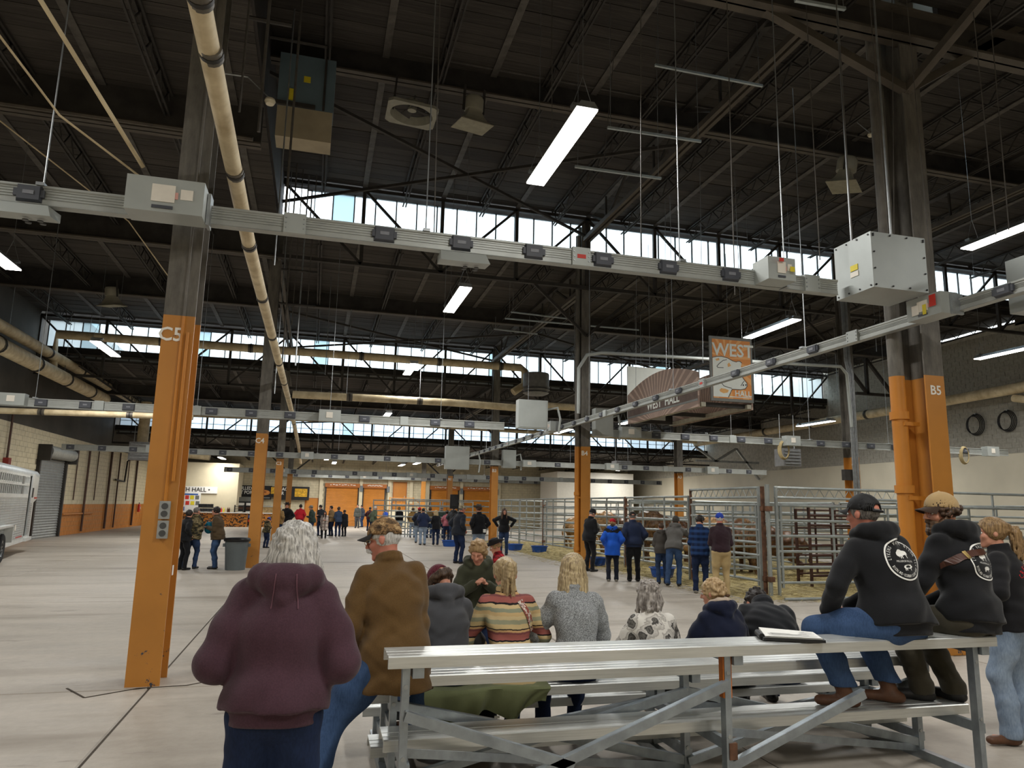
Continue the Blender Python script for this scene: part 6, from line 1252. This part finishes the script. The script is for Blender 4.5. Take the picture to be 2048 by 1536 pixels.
# small cowboy
f10, i10 = person('child-sized person in a red and black plaid shirt and black cowboy hat', (2.46, 9.5, 0), 62, 1.24, v=.012, lean=(5, 0), head=(20, 22, 0), hands=('front', 'front'), top=dict(mat=plaid('buffalo_plaid', '#b02a33', '#16100f', '#16100f', .055), t=.015, hem=.08, collar=.012), pants=JEAN, hair=('short', H_SAND), hat=('cowboy', M('felt_black', '#17161a', .8)), face=True, seed=16)
# two men on the top seat
BHOOD = cloth('black_hoodie', '#17181b', var=.14, bump=.35)
h1, j1 = sit('person in a black hoodie and backless black cap with brown boots, on the top seat', 3.68, 4.0, TOP_SEAT, 10, 1.78, b=1.2, v=FV, lean=(13, 2), hunch=5, twist=-12, head=(6, 4, 2), hands=((-.22, .34, 1.02), (.02, .38, 1.04)), pole=((.9, -.5, -.35), (.9, -.5, -.35)), feet=((-.17, .27, .51), (.22, .24, .51)), knee=((.8, 1, .25), (.05, 1, .2)), shoe_dir=(56, 42), boot=True, top=dict(mat=BHOOD, t=.026, hem=.085, hood=1.22, rib=True, fold=.006), pants=JEANB, shoes=SHOEN, hair=('buzz', H_SALT), hat=('cap', M('cap_black', '#141416', .7), None, 1), skin=SKINR, seed=31, legt=.016)
h2, j2 = sit('bearded person in a black hoodie with brown strap and tan cap, on the top seat', 4.30, 4.02, TOP_SEAT, 14, 1.82, b=1.06, v=FV, lean=(9, 6), hunch=5, twist=0, head=(62, 6, 0), hands=((-.14, .36, 1.05), (.14, .36, 1.05)), pole=((.9, -.5, -.35), (.9, -.5, -.35)), feet=((-.12, .30, .51), (.08, .20, .51)), knee=((.2, 1, .2), (.0, 1, .2)), shoe_dir=(40, 6), top=dict(mat=BHOOD, t=.024, hem=.085, hood=1.22, rib=True, fold=.006), pants=cloth('olive_brown', '#3a362b'), shoes=SHOEB, hair=('short', H_BROWN), hat=('cap', cloth('tan_mesh', '#a98f66'), cloth('cap_brown', '#3f3129')), face=True, seed=33, legt=.012)
hwb = j2['hw']; c = hwb(0, .05, -.07); g = SDF(c-V3(.13, .13, .14), c+V3(.13, .13, .12), .007); g.ell(hwb(0, .045, -.075), (.064, .066, .062), j2['Hm'], .02); g.chain([hwb(-.07, .01, -.02), hwb(-.06, .05, -.075), hwb(0, .085, -.115), hwb(.06, .05, -.075), hwb(.07, .01, -.02)], [.012, .024, .034, .024, .012], .02); g.chain([hwb(-.034, .085, -.054), hwb(0, .108, -.044), hwb(.034, .085, -.054)], [.009, .011, .009], .008); g.cut(hwb(0, 0, -.012), j2['Hm'] @ V3(0, -.3, 1)); g.folds(.003, 5, 110); link('beard', g.mesh('beard', hairm('beard_brown', '#2c211a', '#6d5138', 60)), h2)
# front of the tan cap is brown
g = SDF(hwb(0, .02, .06)-V3(.2, .2, .2), hwb(0, .02, .06)+V3(.2, .2, .2), .009); g.ell(hwb(0, -.007, .035), (.0945, .1145, .1100), j2['Hm'], .006); g.ell(hwb(0, -.012, .02), (.084, .103, .102), j2['Hm'], .004, neg=True); g.cut(hwb(0, .028, 0), j2['Hm'] @ V3(0, -1, 0)); g.cut(hwb(0, 0, .028), j2['Hm'] @ V3(0, .18, -1)); link('cap_front', g.mesh('cap_front', cloth('cap_brown')), h2)
# woman at the right edge
r1, k1 = person('person in a black jacket with red print and light jeans, at the right edge', (5.28, 4.55, 0), 28, 1.66, b=1.0, v=FV, lean=(3, 0), head=(28, 4, 0), hands=((-.17, .16, .98), (.17, .16, .98)), pole=((.9, -.5, -.3), (.9, -.5, -.3)), feet=((-.15, .05, .085), (.10, -.02, .085)), top=dict(mat=cloth('black_jacket', '#1a1a1d', var=.15), t=.030, hem=.08, collar=.016, fold=.005), pants=JEANL, shoes=SHOEN, hair=('pony', hairm('light_brown_hair', '#5d4630', '#a98a5f')), face=True, seed=41, shoe_dir=(50, 20), legt=.014)

# ---- prints laid onto the backs
def on_back(host, part, geo, mat, centre, right, up, name, off=.004):
    """drop flat outlines (list of (verts2d, faces)) onto a garment along the facing direction"""
    o = [c for c in host.children if c.name.startswith(part)][0]; me = o.data; bv = BVHTree.FromPolygons([v.co[:] for v in me.vertices], [p.vertices[:] for p in me.polygons])
    n = Vector(np.cross(right, up)); m = MB()
    for vs, fs in geo:
        P = []
        for x, y in vs:
            q = Vector(centre)+Vector(right)*x+Vector(up)*y+n*.4; h_, nr, _, _ = bv.ray_cast(q, -n, 1.0)
            if h_ is None: h_ = bv.find_nearest(q-n*.35)[0]; nr = n
            P.append(h_+n*off)
        m.add(P, fs)
    return m.build(name, mat, host)
def text2d(body, size, cx=0, cy=0, rot=0., sx=1.):
    cu = bpy.data.curves.new('t', 'FONT'); cu.body = body; cu.size = size; cu.align_x = 'CENTER'; cu.align_y = 'CENTER'; cu.resolution_u = 1; f = bpy.data.objects.new('t', cu); me = bpy.data.meshes.new_from_object(f)
    c, s = math.cos(rot), math.sin(rot); vs = [(cx+(v.co.x*sx*c-v.co.y*s), cy+(v.co.x*sx*s+v.co.y*c)) for v in me.vertices]; fs = [tuple(p.vertices) for p in me.polygons]; bpy.data.objects.remove(f); bpy.data.meshes.remove(me); bpy.data.curves.remove(cu); return vs, fs
def arc_text(t, r, size, a0, a1, inner=False, sx=.8, ry=1.):
    out = []
    for i, ch_ in enumerate(t):
        if ch_ == ' ': continue
        a = a0+(a1-a0)*(i+.5)/len(t); out.append(text2d(ch_, size, r*math.cos(a), r*math.sin(a)*ry, a-pi/2 if not inner else a+pi/2, sx))
    return out
def ring2d(r0, r1, n=48): v = [(r*math.cos(2*pi*k/n), r*math.sin(2*pi*k/n)) for r in (r0, r1) for k in range(n)]; return v, [(k, n+k, n+(k+1) % n, (k+1) % n) for k in range(n)]
def blob2d(pts, s, cx, cy): return [(cx+x*s, cy+y*s) for x, y in pts], [tuple(range(len(pts)))]
def fan(pts, s, cx, cy):
    me = bpy.data.meshes.new('x'); cu = bpy.data.curves.new('x', 'CURVE'); cu.dimensions = '2D'; cu.fill_mode = 'BOTH'; sp = cu.splines.new('POLY'); sp.points.add(len(pts)-1)
    for p, q in zip(sp.points, pts): p.co = (q[0]*s+cx, q[1]*s+cy, 0, 1)
    sp.use_cyclic_u = True; f = bpy.data.objects.new('x', cu); me2 = bpy.data.meshes.new_from_object(f); r = ([(v.co.x, v.co.y) for v in me2.vertices], [tuple(p.vertices) for p in me2.polygons]); bpy.data.objects.remove(f); bpy.data.curves.remove(cu); bpy.data.meshes.remove(me2); bpy.data.meshes.remove(me); return r
BISON = [(-1, -.05), (-.95, .2), (-.8, .3), (-.7, .42), (-.45, .62), (-.1, .6), (.2, .45), (.6, .42), (.85, .3), (.95, .1), (.92, -.2), (.85, -.05), (.82, .1), (.78, -.1), (.72, -.3), (.76, -.6), (.64, -.6), (.6, -.35), (.52, -.15), (.4, -.15), (.0, -.25), (-.05, -.4), (-.02, -.62), (-.14, -.62), (-.18, -.4), (-.3, -.3), (-.34, -.62), (-.46, -.62), (-.48, -.3), (-.6, -.35), (-.66, -.5), (-.75, -.3), (-.9, -.28)]
PIG = [(-1, -.02), (-.9, .18), (-.7, .3), (-.4, .38), (.1, .42), (.5, .4), (.68, .48), (.72, .36), (.9, .2), (1.02, .1), (1.02, -.02), (.85, -.1), (.65, -.15), (.55, -.3), (.55, -.6), (.42, -.6), (.38, -.3), (.0, -.28), (-.35, -.25), (-.4, -.6), (-.53, -.6), (-.56, -.38), (-.7, -.3), (-.72, -.6), (-.85, -.6), (-.86, -.2), (-.97, -.12)]
def logo(host, j, dx, dz, r=.132):
    rt_, fw_, T_ = j['rt'], j['fw'], j['T1']; c = j['ch']+rt_*dx+T_*dz-fw_*.1
    geo = [ring2d(r*.93, r)]+arc_text('LYKENS VALLEY BISON LLC', r*.80, r*.235, pi*1.02, -.15*pi, sx=.62)+arc_text('BISON AND OSSABAW ISLAND HOGS', r*.80, r*.20, 1.12*pi, 1.82*pi, True, sx=.6)
    geo += [fan(BISON, r*.36, -.02*r, .25*r), fan(PIG, r*.27, .05*r, -.38*r), text2d('MILLERSBURG, PA', r*.13, 0, -.11*r, -.03)]
    on_back(host, 'jacket', geo, M('print_white', '#e6e6e2', .7, 0, .02), c, rt_, T_, 'round_print')
logo(h1, j1, .035, .035, .138); logo(h2, j2, .015, .02, .125)
rt_, fw_, T_ = k1['rt'], k1['fw'], k1['T1']
on_back(r1, 'jacket', arc_text('CREAMERY', .115, .052, pi*.92, .08*pi, sx=.8)+[text2d('EST', .03, -.06, .0), text2d('PA', .03, .06, .0)], M('print_red', '#c2232d', .6), k1['ch']-fw_*.1-T_*.03, rt_, T_, 'red_print')
# straps: brown leather across the second hoodie, woven strap over the striped jacket
def strap(host, j, pts, w, mat, name, off=.008):
    rt_, fw_, T_ = j['rt'], j['fw'], j['T1']; n = 26; P = []
    for k in range(n+1):
        u = k/n*(len(pts)-1); i = min(int(u), len(pts)-2); f = u-i; P.append((pts[i][0]*(1-f)+pts[i+1][0]*f, pts[i][1]*(1-f)+pts[i+1][1]*f))
    V = []
    for k, p in enumerate(P):
        q = P[min(k+1, n)]; o = P[max(k-1, 0)]; d = Vector((q[0]-o[0], q[1]-o[1])).normalized(); V += [(p[0]-d.y*w/2, p[1]+d.x*w/2), (p[0]+d.y*w/2, p[1]-d.x*w/2)]
    return on_back(host, 'jacket', [(V, [(2*k, 2*k+1, 2*k+3, 2*k+2) for k in range(n)])], mat, j['ch']-fw_*.1, rt_, T_, name, off)
strap(h2, j2, [(-.24, -.02), (-.16, .04), (-.08, .07), (.02, .085), (.10, .11)], .042, M('strap_leather', '#4d2b1e', .45, 0, .1), 'leather_strap', .010)
strap(h2, j2, [(-.135, .052), (-.115, .060)], .052, M('brass', '#b49a62', .3, .8), 'buckle', .014)
def woven():
    t = NT('woven_strap'); w = t.node('ShaderNodeTexVoronoi', feature='F1', distance='MANHATTAN'); w.inputs['Scale'].default_value = 34; t.link(t.coord(), w.inputs[0]); t.color(t.ramp(w.outputs['Distance'], [(.0, '#e4d8cc'), (.35, '#4a2b24'), (.5, '#dfd2c6'), (.7, '#8d4a3c')], 'CONSTANT')); return t.set(.85)
strap(f4, i4, [(.07, .13), (.12, .03), (.165, -.07)], .052, woven(), 'woven_strap', .010)
# seams of the maroon hood and jacket
for x in (-.03, .05): strap(f1, i1, [(x, .235), (x*1.1, .17), (x*1.3, .10)], .004, cloth('maroon_seam', '#6d4a55'), 'hood_seam', .004)
# green coat draped over the third seat and a dark bag under it
dc = thing('draped_coat', 'olive green coat draped over the edge of the third seat', 'coat', (1.15, 4.86, .0)); v = []; nx, ny = 44, 20
for q in (0, 1):
    for j in range(ny+1):
        for i in range(nx+1):
            u, w = i/nx, j/ny; x = (u-.5)*.95+.05*w*math.sin(5*u); fall = max(0, w-.32); L = (.24+.10*math.sin(2.2+3.6*u)+.05*math.sin(11*u))*(.5+.5*min(1, 3.5*min(u, 1-u)+.25)); y = .15-.20*min(w/.32, 1)+.02-.055*math.sin(17*u+2*w)*fall-.03*math.sin(37*u+6*w)*fall; z = S3+.012+.008*math.sin(9*u+7*w)-fall/.68*L
            v.append((x, y-q*.010, z+q*.008 if w < .32 else z))
k = (nx+1)*(ny+1); f = []
for j in range(ny):
    for i in range(nx): a = j*(nx+1)+i; f += [(a, a+1, a+nx+2, a+nx+1), (k+a, k+a+nx+1, k+a+nx+2, k+a+1)]
m = MB(); m.add(v, f); m.build('cloth', cloth('olive_coat', '#6d7351'), dc, True); MB().box((.08, -.075, .33), (.035, .004, .016)).build('label_tab', WHITE, dc)
bg = thing('dark_bag', 'black box bag under the third seat behind the draped coat', 'bag', (1.0, 5.12, .0)); g = SDF((-.34, -.2, -.02), (.34, .2, .42), .014); g.cap((-.2, 0, .14), (.2, 0, .14), .13, k=.02); g.cap((-.2, 0, .26), (.2, 0, .26), .11, k=.05); g.cut((0, 0, .005), (0, 0, -1)); g.folds(.004, 2, 22); link('bag_body', g.mesh('bag_body', BLK), bg); m = MB(); m.tube([(-.1, 0, .35), (-.06, 0, .40), (.06, 0, .40), (.1, 0, .35)], .012, 6); m.build('handle', BLK, bg)

# ---------------------------------------------------------------- people by the fence and in the crowd
def stand(label, px, py, ph, rz, **k):
    x, y, _ = floor_at(px, py)
    if y > 55: x, y = at(px, py, Y=55)[:2]
    h = (at(px, ph, Y=y).z)/k.pop('hk', 1.0); k.setdefault('v', .014 if y < 24 else .019); k['b'] = k.get('b', 1.0)*1.10; return person(label, (x, y, 0), rz, h, **k)
DJ = dict(hem=.10, collar=.018, t=.026)
p1, q1 = stand('person in a black jacket, black trousers and black beanie reading beside column B4', 1178, 1143, 1018, -72, head=(0, 30, 0), lean=(4, 0), hands=('phone', 'phone'), top=dict(mat=BLK, **DJ), pants=BLK, hair=('buzz', H_SALT), hat=('beanie', cloth('beanie_black', '#1c1c1f')), shoes=SHOEB, v=.012)
pp = thing('programme', 'white programme held by the person in the black beanie', 'paper', (7.58, 18.80, 1.18), R(-72)); m = MB(); m.box((0, 0, 0), (.21, .005, .28), rot=Matrix.Rotation(R(35), 3, 'X')); m.build('sheet', WHITE, pp)
p2, q2 = stand('person in a bright blue and black jacket with a red cap, child by the fence', 1225, 1163, 1038, -20, head=(-30, 6, 0), hands=('pocket', 'pocket'), top=dict(mat=cloth('bright_blue', '#1750b5'), t=.03, hem=.22, hood=1.0), pants=cloth('navy_trousers', '#151b28'), hair=('short', H_SAND), hat=('cap', REDC), shoes=SHOEG, v=.011)
g = SDF(q2['sm']-V3(.3, .3, .16), q2['nb']+V3(.3, .3, .12), .012); s2 = q2['s']; g.cap(q2['sh'][0], q2['sh'][1], .098*s2, k=.05); g.ell(q2['ch']+q2['T2']*.12*s2, (.21*s2, .16*s2, .08*s2), None, .03); g.cap(q2['nb']-q2['fw']*.10*s2, q2['nb']-q2['fw']*.14*s2-V3(0, 0, .08*s2), .075*s2, .05*s2, .03); g.cap(q2['nb'], q2['nb']+V3(0, 0, .02), .09*s2, k=.03); link('black_yoke', g.mesh('black_yoke', BLK), p2)
stand('person in a navy work jacket, black trousers and dark cap by the fence', 1268, 1163, 1024, -12, head=(-6, 8, 0), b=1.12, hands=('pocket', 'pocket'), top=dict(mat=cloth('navy_jacket', '#1d2740'), t=.034, hem=.08, collar=.022, rib=True), pants=BLK, hair=('buzz', H_SALT), hat=('cap', cloth('dark_cap', '#2a2622'), None, 1), v=.011)
stand('person in a charcoal hoodie and jeans, boy between the navy jacket and the leaning man', 1325, 1168, 1046, -14, head=(-20, 8, 0), hands=('front', 'front'), top=dict(mat=cloth('charcoal2', '#47433f'), t=.022, hem=.08, hood=1.05), pants=JEANM, hair=('buzz', H_BROWN), v=.011)
stand('person in a mid-grey hoodie and jeans leaning forward onto the fence rails', 1349, 1172, 1037, -38, hk=.94, lean=(24, 0), hunch=6, head=(-10, 10, 0), hands=((-.10, .62, 1.12), (.16, .60, 1.14)), pole=((.9, -.2, -.5), (.9, -.2, -.5)), top=dict(mat=cloth('grey_hood3', '#5c5a57'), t=.024, hem=.08, hood=1.1), pants=JEANB, hair=('buzz', H_BROWN), hat=('beanie', cloth('grey_beanie', '#3d3a36')), feet=((-.11, -.22, .085), (.11, -.05, .085)), v=.011)
stand('person in a blue plaid shirt and dark jeans, looking down at the fence', 1402, 1187, 1030, -30, head=(-20, 30, 0), lean=(6, 0), hands=('front', 'front'), top=dict(mat=plaid('blue_plaid', '#16284d', '#0d1424', '#2b4a7a', .11), t=.018, hem=.12, collar=.014, name='shirt'), pants=JEAN, hair=('short', H_DARK), shoes=SHOEG, v=.011)
stand('person in a dark plum shirt, khaki trousers and blue cap at the fence', 1445, 1194, 1027, -20, b=1.08, head=(-12, 6, 0), hands=('front', 'front'), top=dict(mat=cloth('plum_shirt', '#2f1f26'), t=.016, hem=.02, collar=.014, name='shirt'), pants=KHAKI, hair=('buzz', H_WHITE), hat=('cap', cloth('royal_cap', '#2743a8')), shoes=SHOEN, skin=SKINR, v=.011)
stand('person in a dark jacket, dark jeans and pale camouflage cap, in profile near column B3', 915, 1127, 1010, -62, head=(-8, 4, 0), hands=('pocket', 'pocket'), b=1.1, top=dict(mat=cloth('dark_jacket', '#20242d'), **DJ), pants=JEAN, hair=('buzz', H_SALT), hat=('cap', camo('pale_camo', ('#7d7460', '#a59a80', '#c9bfa6', '#5d5544'), 12)), skin=SKINR)
c1_, _ = stand('person in a black jacket, light jeans and grey cowboy hat, back to us', 957, 1122, 1011, 4, head=(10, 4, 0), b=1.08, hands=('pocket', 'pocket'), top=dict(mat=BLK, **DJ), pants=JEANL, hair=('short', H_BROWN), hat=('cowboy', M('felt_grey', '#4b4640', .8))); MB().box((.11, -.19, .93), (.09, .01, .10)).build('number_tag', WHITE, c1_)
stand('person with very long brown hair, hands on hips, facing us by column B3', 1007, 1110, 1017, 158, head=(20, 0, 0), hands=((-.24, -.06, 1.0), (.24, -.06, 1.0)), pole=((1, -.3, 0), (1, -.3, 0)), top=dict(mat=BLK, t=.024, hem=.08, collar=.016), pants=JEANM, hair=('longfront', H_BROWN), face=True)
stand('person in a camouflage hooded jacket and jeans, back to us right of column C5', 378, 1139, 1014, -24, b=1.15, head=(-10, 6, 0), hands=('front', 'front'), top=dict(mat=camo(), t=.036, hem=.10, hood=1.1), pants=JEANM, hair=('buzz', H_SALT), feet=((-.16, -.05, .085), (.10, .05, .085)))
stand('person in black partly hidden behind column C5', 362, 1140, 1020, -50, hands=('pocket', 'pocket'), top=dict(mat=BLK, **DJ), pants=BLK, hair=('short', H_DARK))
m2, mq = stand('person in a brown suede jacket and light jeans facing left, holding a teal bag', 430, 1138, 1014, 84, head=(0, 0, 0), hands=('phone', 'front'), top=dict(mat=cloth('suede_brown', '#4d3f2c'), t=.03, hem=.12, collar=.02), pants=JEANB, hair=('short', H_DARK), face=True)
tb_ = thing('teal_bag', 'teal blue bag held by the person in the brown suede jacket', 'bag', (-2.52, 19.82, 0)); g = SDF((-.16, -.13, .82), (.16, .13, 1.24), .016); g.cap((0, 0, .98), (0, 0, 1.06), .115, .10, .02, (V3(0, 1, 0), 1.3)); g.folds(.003, 1, 20); link('bag_body', g.mesh('bag_body', cloth('teal', '#17687f')), tb_)
m = MB(); m.tube([(-.05, 0, 1.14), (0, 0, 1.24), (.05, 0, 1.14)], .008, 5); m.build('handle', cloth('teal'), tb_)
CRO = (('camouflage jacket and blue and white cap, head bowed beside column C4', 530, 1096, 1034, -50, dict(mat=camo(), t=.03, hem=.08, hood=1.0), JEAN, ('short', H_DARK), ('cap', cloth('cap_blue', '#2446a8')), (0, 30, 0), 'front'),
 ('tan canvas coat with white hair behind column C4', 553, 1084, 1010, -20, dict(mat=TANC, **DJ), JEAN, ('short', H_WHITE), None, (0, 0, 0), 'pocket'),
 ('black coat and black cowboy hat facing us behind the maroon jacket', 570, 1083, 1006, 165, dict(mat=BLK, **DJ), JEAN, ('short', H_DARK), ('cowboy', M('felt_black')), (15, 0, 0), 'pocket'),
 ('bright red sweatshirt with dark hair, back to us', 597, 1072, 1009, -8, dict(mat=REDC, t=.024, hem=.06, rib=True), JEAN, ('short', H_DARK), None, (0, 0, 0), 'pocket'),
 ('dark green jacket and grey cap facing left', 622, 1078, 1011, 70, dict(mat=DGRN, **DJ), JEANM, ('buzz', H_SALT), ('cap', SHOEG), (0, 0, 0), 'front'),
 ('dark jacket holding a phone behind the plaid coat', 640, 1072, 1010, 140, dict(mat=cloth('grey_blue', '#2b3038'), **DJ), JEAN, ('short', H_DARK), None, (0, 20, 0), 'phone'),
 ('long black and white plaid coat and black leggings facing us', 647, 1077, 1022, 175, dict(mat=plaid('white_plaid', '#c9bdb4', '#2a2526', '#7d6a66', .16), t=.026, hem=.42), BLK, ('longfront', H_DARK), None, (0, 10, 0), 'phone'),
 ('tan shirt and dark trousers in the group before the roll-up door', 662, 1072, 1012, 120, dict(mat=cloth('tan_shirt', '#8d7350'), **DJ), JEAN, ('short', H_DARK), None, (0, 0, 0), 'front'),
 ('slate blue jacket and jeans before the roll-up door, back to us', 675, 1073, 1014, 10, dict(mat=cloth('slate', '#33425a'), **DJ), JEAN, ('short', H_BROWN), None, (0, 0, 0), 'front'),
 ('black coat right of the slate blue jacket', 688, 1073, 1020, 30, dict(mat=BLK, t=.02, hem=.3), BLK, ('short', H_BROWN), None, (0, 0, 0), 'down'),
 ('grey coat standing between the roll-up doors', 714, 1056, 1009, 160, dict(mat=cloth('grey_coat', '#50534f'), **DJ), CHAR, ('buzz', H_DARK), None, (0, 0, 0), 'down'),
 ('dark jacket and jeans walking beside the grey coat', 724, 1054, 1010, 60, dict(mat=cloth('navy_grey', '#2c333f'), **DJ), JEANM, ('buzz', H_DARK), None, (0, 0, 0), 'down'),
 ('black and red jacket partly hidden by the camouflage cap', 737, 1062, 1014, -30, dict(mat=cloth('black_red', '#3a1519'), **DJ), JEAN, ('short', H_DARK), None, (0, 0, 0), 'pocket'),
 ('sage green jacket next to the show ring gate', 745, 1074, 1012, -60, dict(mat=cloth('sage', '#55604c'), **DJ), JEANM, ('buzz', H_WHITE), None, (0, 0, 0), 'pocket'),
 ('royal blue shirt inside the show ring', 770, 1052, 1019, 170, dict(mat=cloth('royal', '#1f3f8f'), **DJ), JEAN, ('short', H_DARK), None, (0, 0, 0), 'front'),
 ('black jacket holding papers, facing us by the show ring', 797, 1073, 1014, 160, dict(mat=BLK, **DJ), JEANL, ('buzz', H_DARK), ('cap', TANC), (0, 15, 0), 'phone'),
 ('tan hooded work jacket and pale jeans, back to us', 824, 1075, 1016, -5, dict(mat=cloth('work_tan', '#7d6238'), t=.032, hem=.1, hood=1.0), JEANL, ('short', H_BROWN), None, (0, 0, 0), 'pocket'),
 ('dark jacket and red cap beside the tan work jacket', 836, 1086, 1015, -12, dict(mat=cloth('dark_blue2', '#1d2330'), **DJ), JEANL, ('buzz', H_DARK), ('cap', REDC), (0, 0, 0), 'pocket'),
 ('navy jacket and pale jeans in the middle of the crowd', 845, 1090, 1016, 8, dict(mat=cloth('navy2', '#202a44'), **DJ), JEANL, ('buzz', H_DARK), None, (0, 0, 0), 'pocket'),
 ('olive brown jacket and jeans right of the navy jacket', 857, 1076, 1015, -30, dict(mat=cloth('olive_brown2', '#5a4a2c'), **DJ), JEANM, ('short', H_BROWN), None, (0, 0, 0), 'phone'),
 ('black coat with a black shoulder bag and blond hair', 871, 1090, 1021, 5, dict(mat=BLK, t=.022, hem=.14), JEAN, ('wavy', H_BLOND), None, (0, 0, 0), 'front'),
 ('dark green coat behind the blond woman with the bag', 881, 1077, 1013, -20, dict(mat=DGRN, **DJ), JEAN, ('buzz', H_SALT), None, (0, 0, 0), 'pocket'),
 ('dusty pink jacket with dark curly hair', 892, 1083, 1021, -15, dict(mat=cloth('dusty_pink', '#9a5862'), t=.022, hem=.08), JEAN, ('curly', H_DARK), None, (0, 0, 0), 'pocket'),
 ('dark hoodie with a pale hood, behind the camouflage cap man', 905, 1084, 1012, -25, dict(mat=cloth('dark_hood2', '#2e3034'), t=.028, hem=.08, hood=1.0), JEANM, ('buzz', H_DARK), None, (0, 0, 0), 'pocket'))
for k, (d, px, py, ph, rz, tp, pn, hr, ht, hd_, hn) in enumerate(CRO): stand('person in a '+d, px, py, ph, rz, top=tp, pants=pn, hair=hr, hat=ht, head=hd_, hands=(hn, hn), b=1+.05*(k % 4), seed=100+k, v=.018)

# ---------------------------------------------------------------- bison and cattle in the pens
def bison(label, x, y, rz, s=1.0, coat=None, mane=None, grazing=False):
    t = thing('bison', label, 'bison', (x, y, 0), R(rz)); g = SDF((-.6*s, -1.35*s, -.02), (.6*s, 1.6*s, 1.95*s), .028)
    g.ell((0, .35*s, 1.12*s), (.36*s, .55*s, .55*s), None, .15); g.ell((0, -.45*s, .98*s), (.32*s, .62*s, .42*s), None, .2); g.cap((0, .35*s, 1.35*s), (0, -.2*s, 1.2*s), .24*s, .2*s, .15)
    hz = .55 if grazing else .95; g.cap((0, .7*s, 1.1*s), (0, 1.05*s, hz*s), .30*s, .2*s, .12); g.cap((0, 1.05*s, hz*s), (0, 1.32*s, (hz-.22)*s), .17*s, .10*s, .06); g.cap((0, 1.1*s, (hz-.15)*s), (0, 1.12*s, (hz-.38)*s), .09*s, .03*s, .05)
    for sx in (-1, 1):
        g.chain([(sx*.2*s, .45*s, .8*s), (sx*.2*s, .50*s, .42*s), (sx*.2*s, .45*s, .05*s)], [.15*s, .075*s, .06*s], .06); g.chain([(sx*.19*s, -.75*s, .85*s), (sx*.2*s, -.62*s, .58*s), (sx*.2*s, -.88*s, .40*s), (sx*.2*s, -.82*s, .05*s)], [.2*s, .12*s, .07*s, .06*s], .06)
        g.ell((sx*.2*s, .98*s, (hz+.05)*s), (.09*s, .04*s, .05*s), None, .03)
    g.chain([(0, -1.02*s, 1.05*s), (0, -1.16*s, .8*s), (0, -1.14*s, .5*s)], [.05*s, .03*s, .045*s], .04); g.folds(.014, int(x*10), 14); g.cut((0, 0, .005), (0, 0, -1))
    def pk(c): return ((c[:, 1] > .12*s)).astype(int)
    link('body', g.mesh('body', [coat or HIDE, mane or MANE], pk), t)
    for sx in (-1, 1): m = MB(); m.tube([(sx*.15*s, .98*s, (hz+.12)*s), (sx*.30*s, 1.0*s, (hz+.16)*s), (sx*.33*s, 1.02*s, (hz+.32)*s)], [.035*s, .028*s, .006*s], 7); m.build('horn', M('horn_dark', '#2b2622', .4), t, True)
HIDE = hairm('bison_hide', '#3a2618', '#6d4b2e', 20, (1, .4, 1)); MANE = hairm('bison_mane', '#24170f', '#7d5c38', 24, (1, 1, .4)); TAWNY = hairm('tawny_hide', '#6b4d2d', '#a98454', 20, (1, .4, 1))
for a in (('brown bison behind the fence left of column B4', 11.0, 25.6, 80, .95, HIDE, TAWNY), ('tawny bison whose back shows over the rails right of the rusty post', 11.4, 29.8, -80, .95, TAWNY, TAWNY), ('brown bison standing behind the child in blue', 11.0, 21.8, 75, 1.0), ('dark bison behind the man in the plum shirt', 10.9, 17.9, 100, .95, HIDE, TAWNY),
          ('dark bison at the back of the tall gate', 12.0, 19.0, -70, .9), ('brown bison lying low beyond the front gate', 11.9, 17.2, 60, .85), ('brown bison deep in the far pens', 15.3, 25.8, 90, 1.0, HIDE, TAWNY), ('dark bison in the farthest pen', 15.0, 31.5, -85, 1.0)): bison(*a)
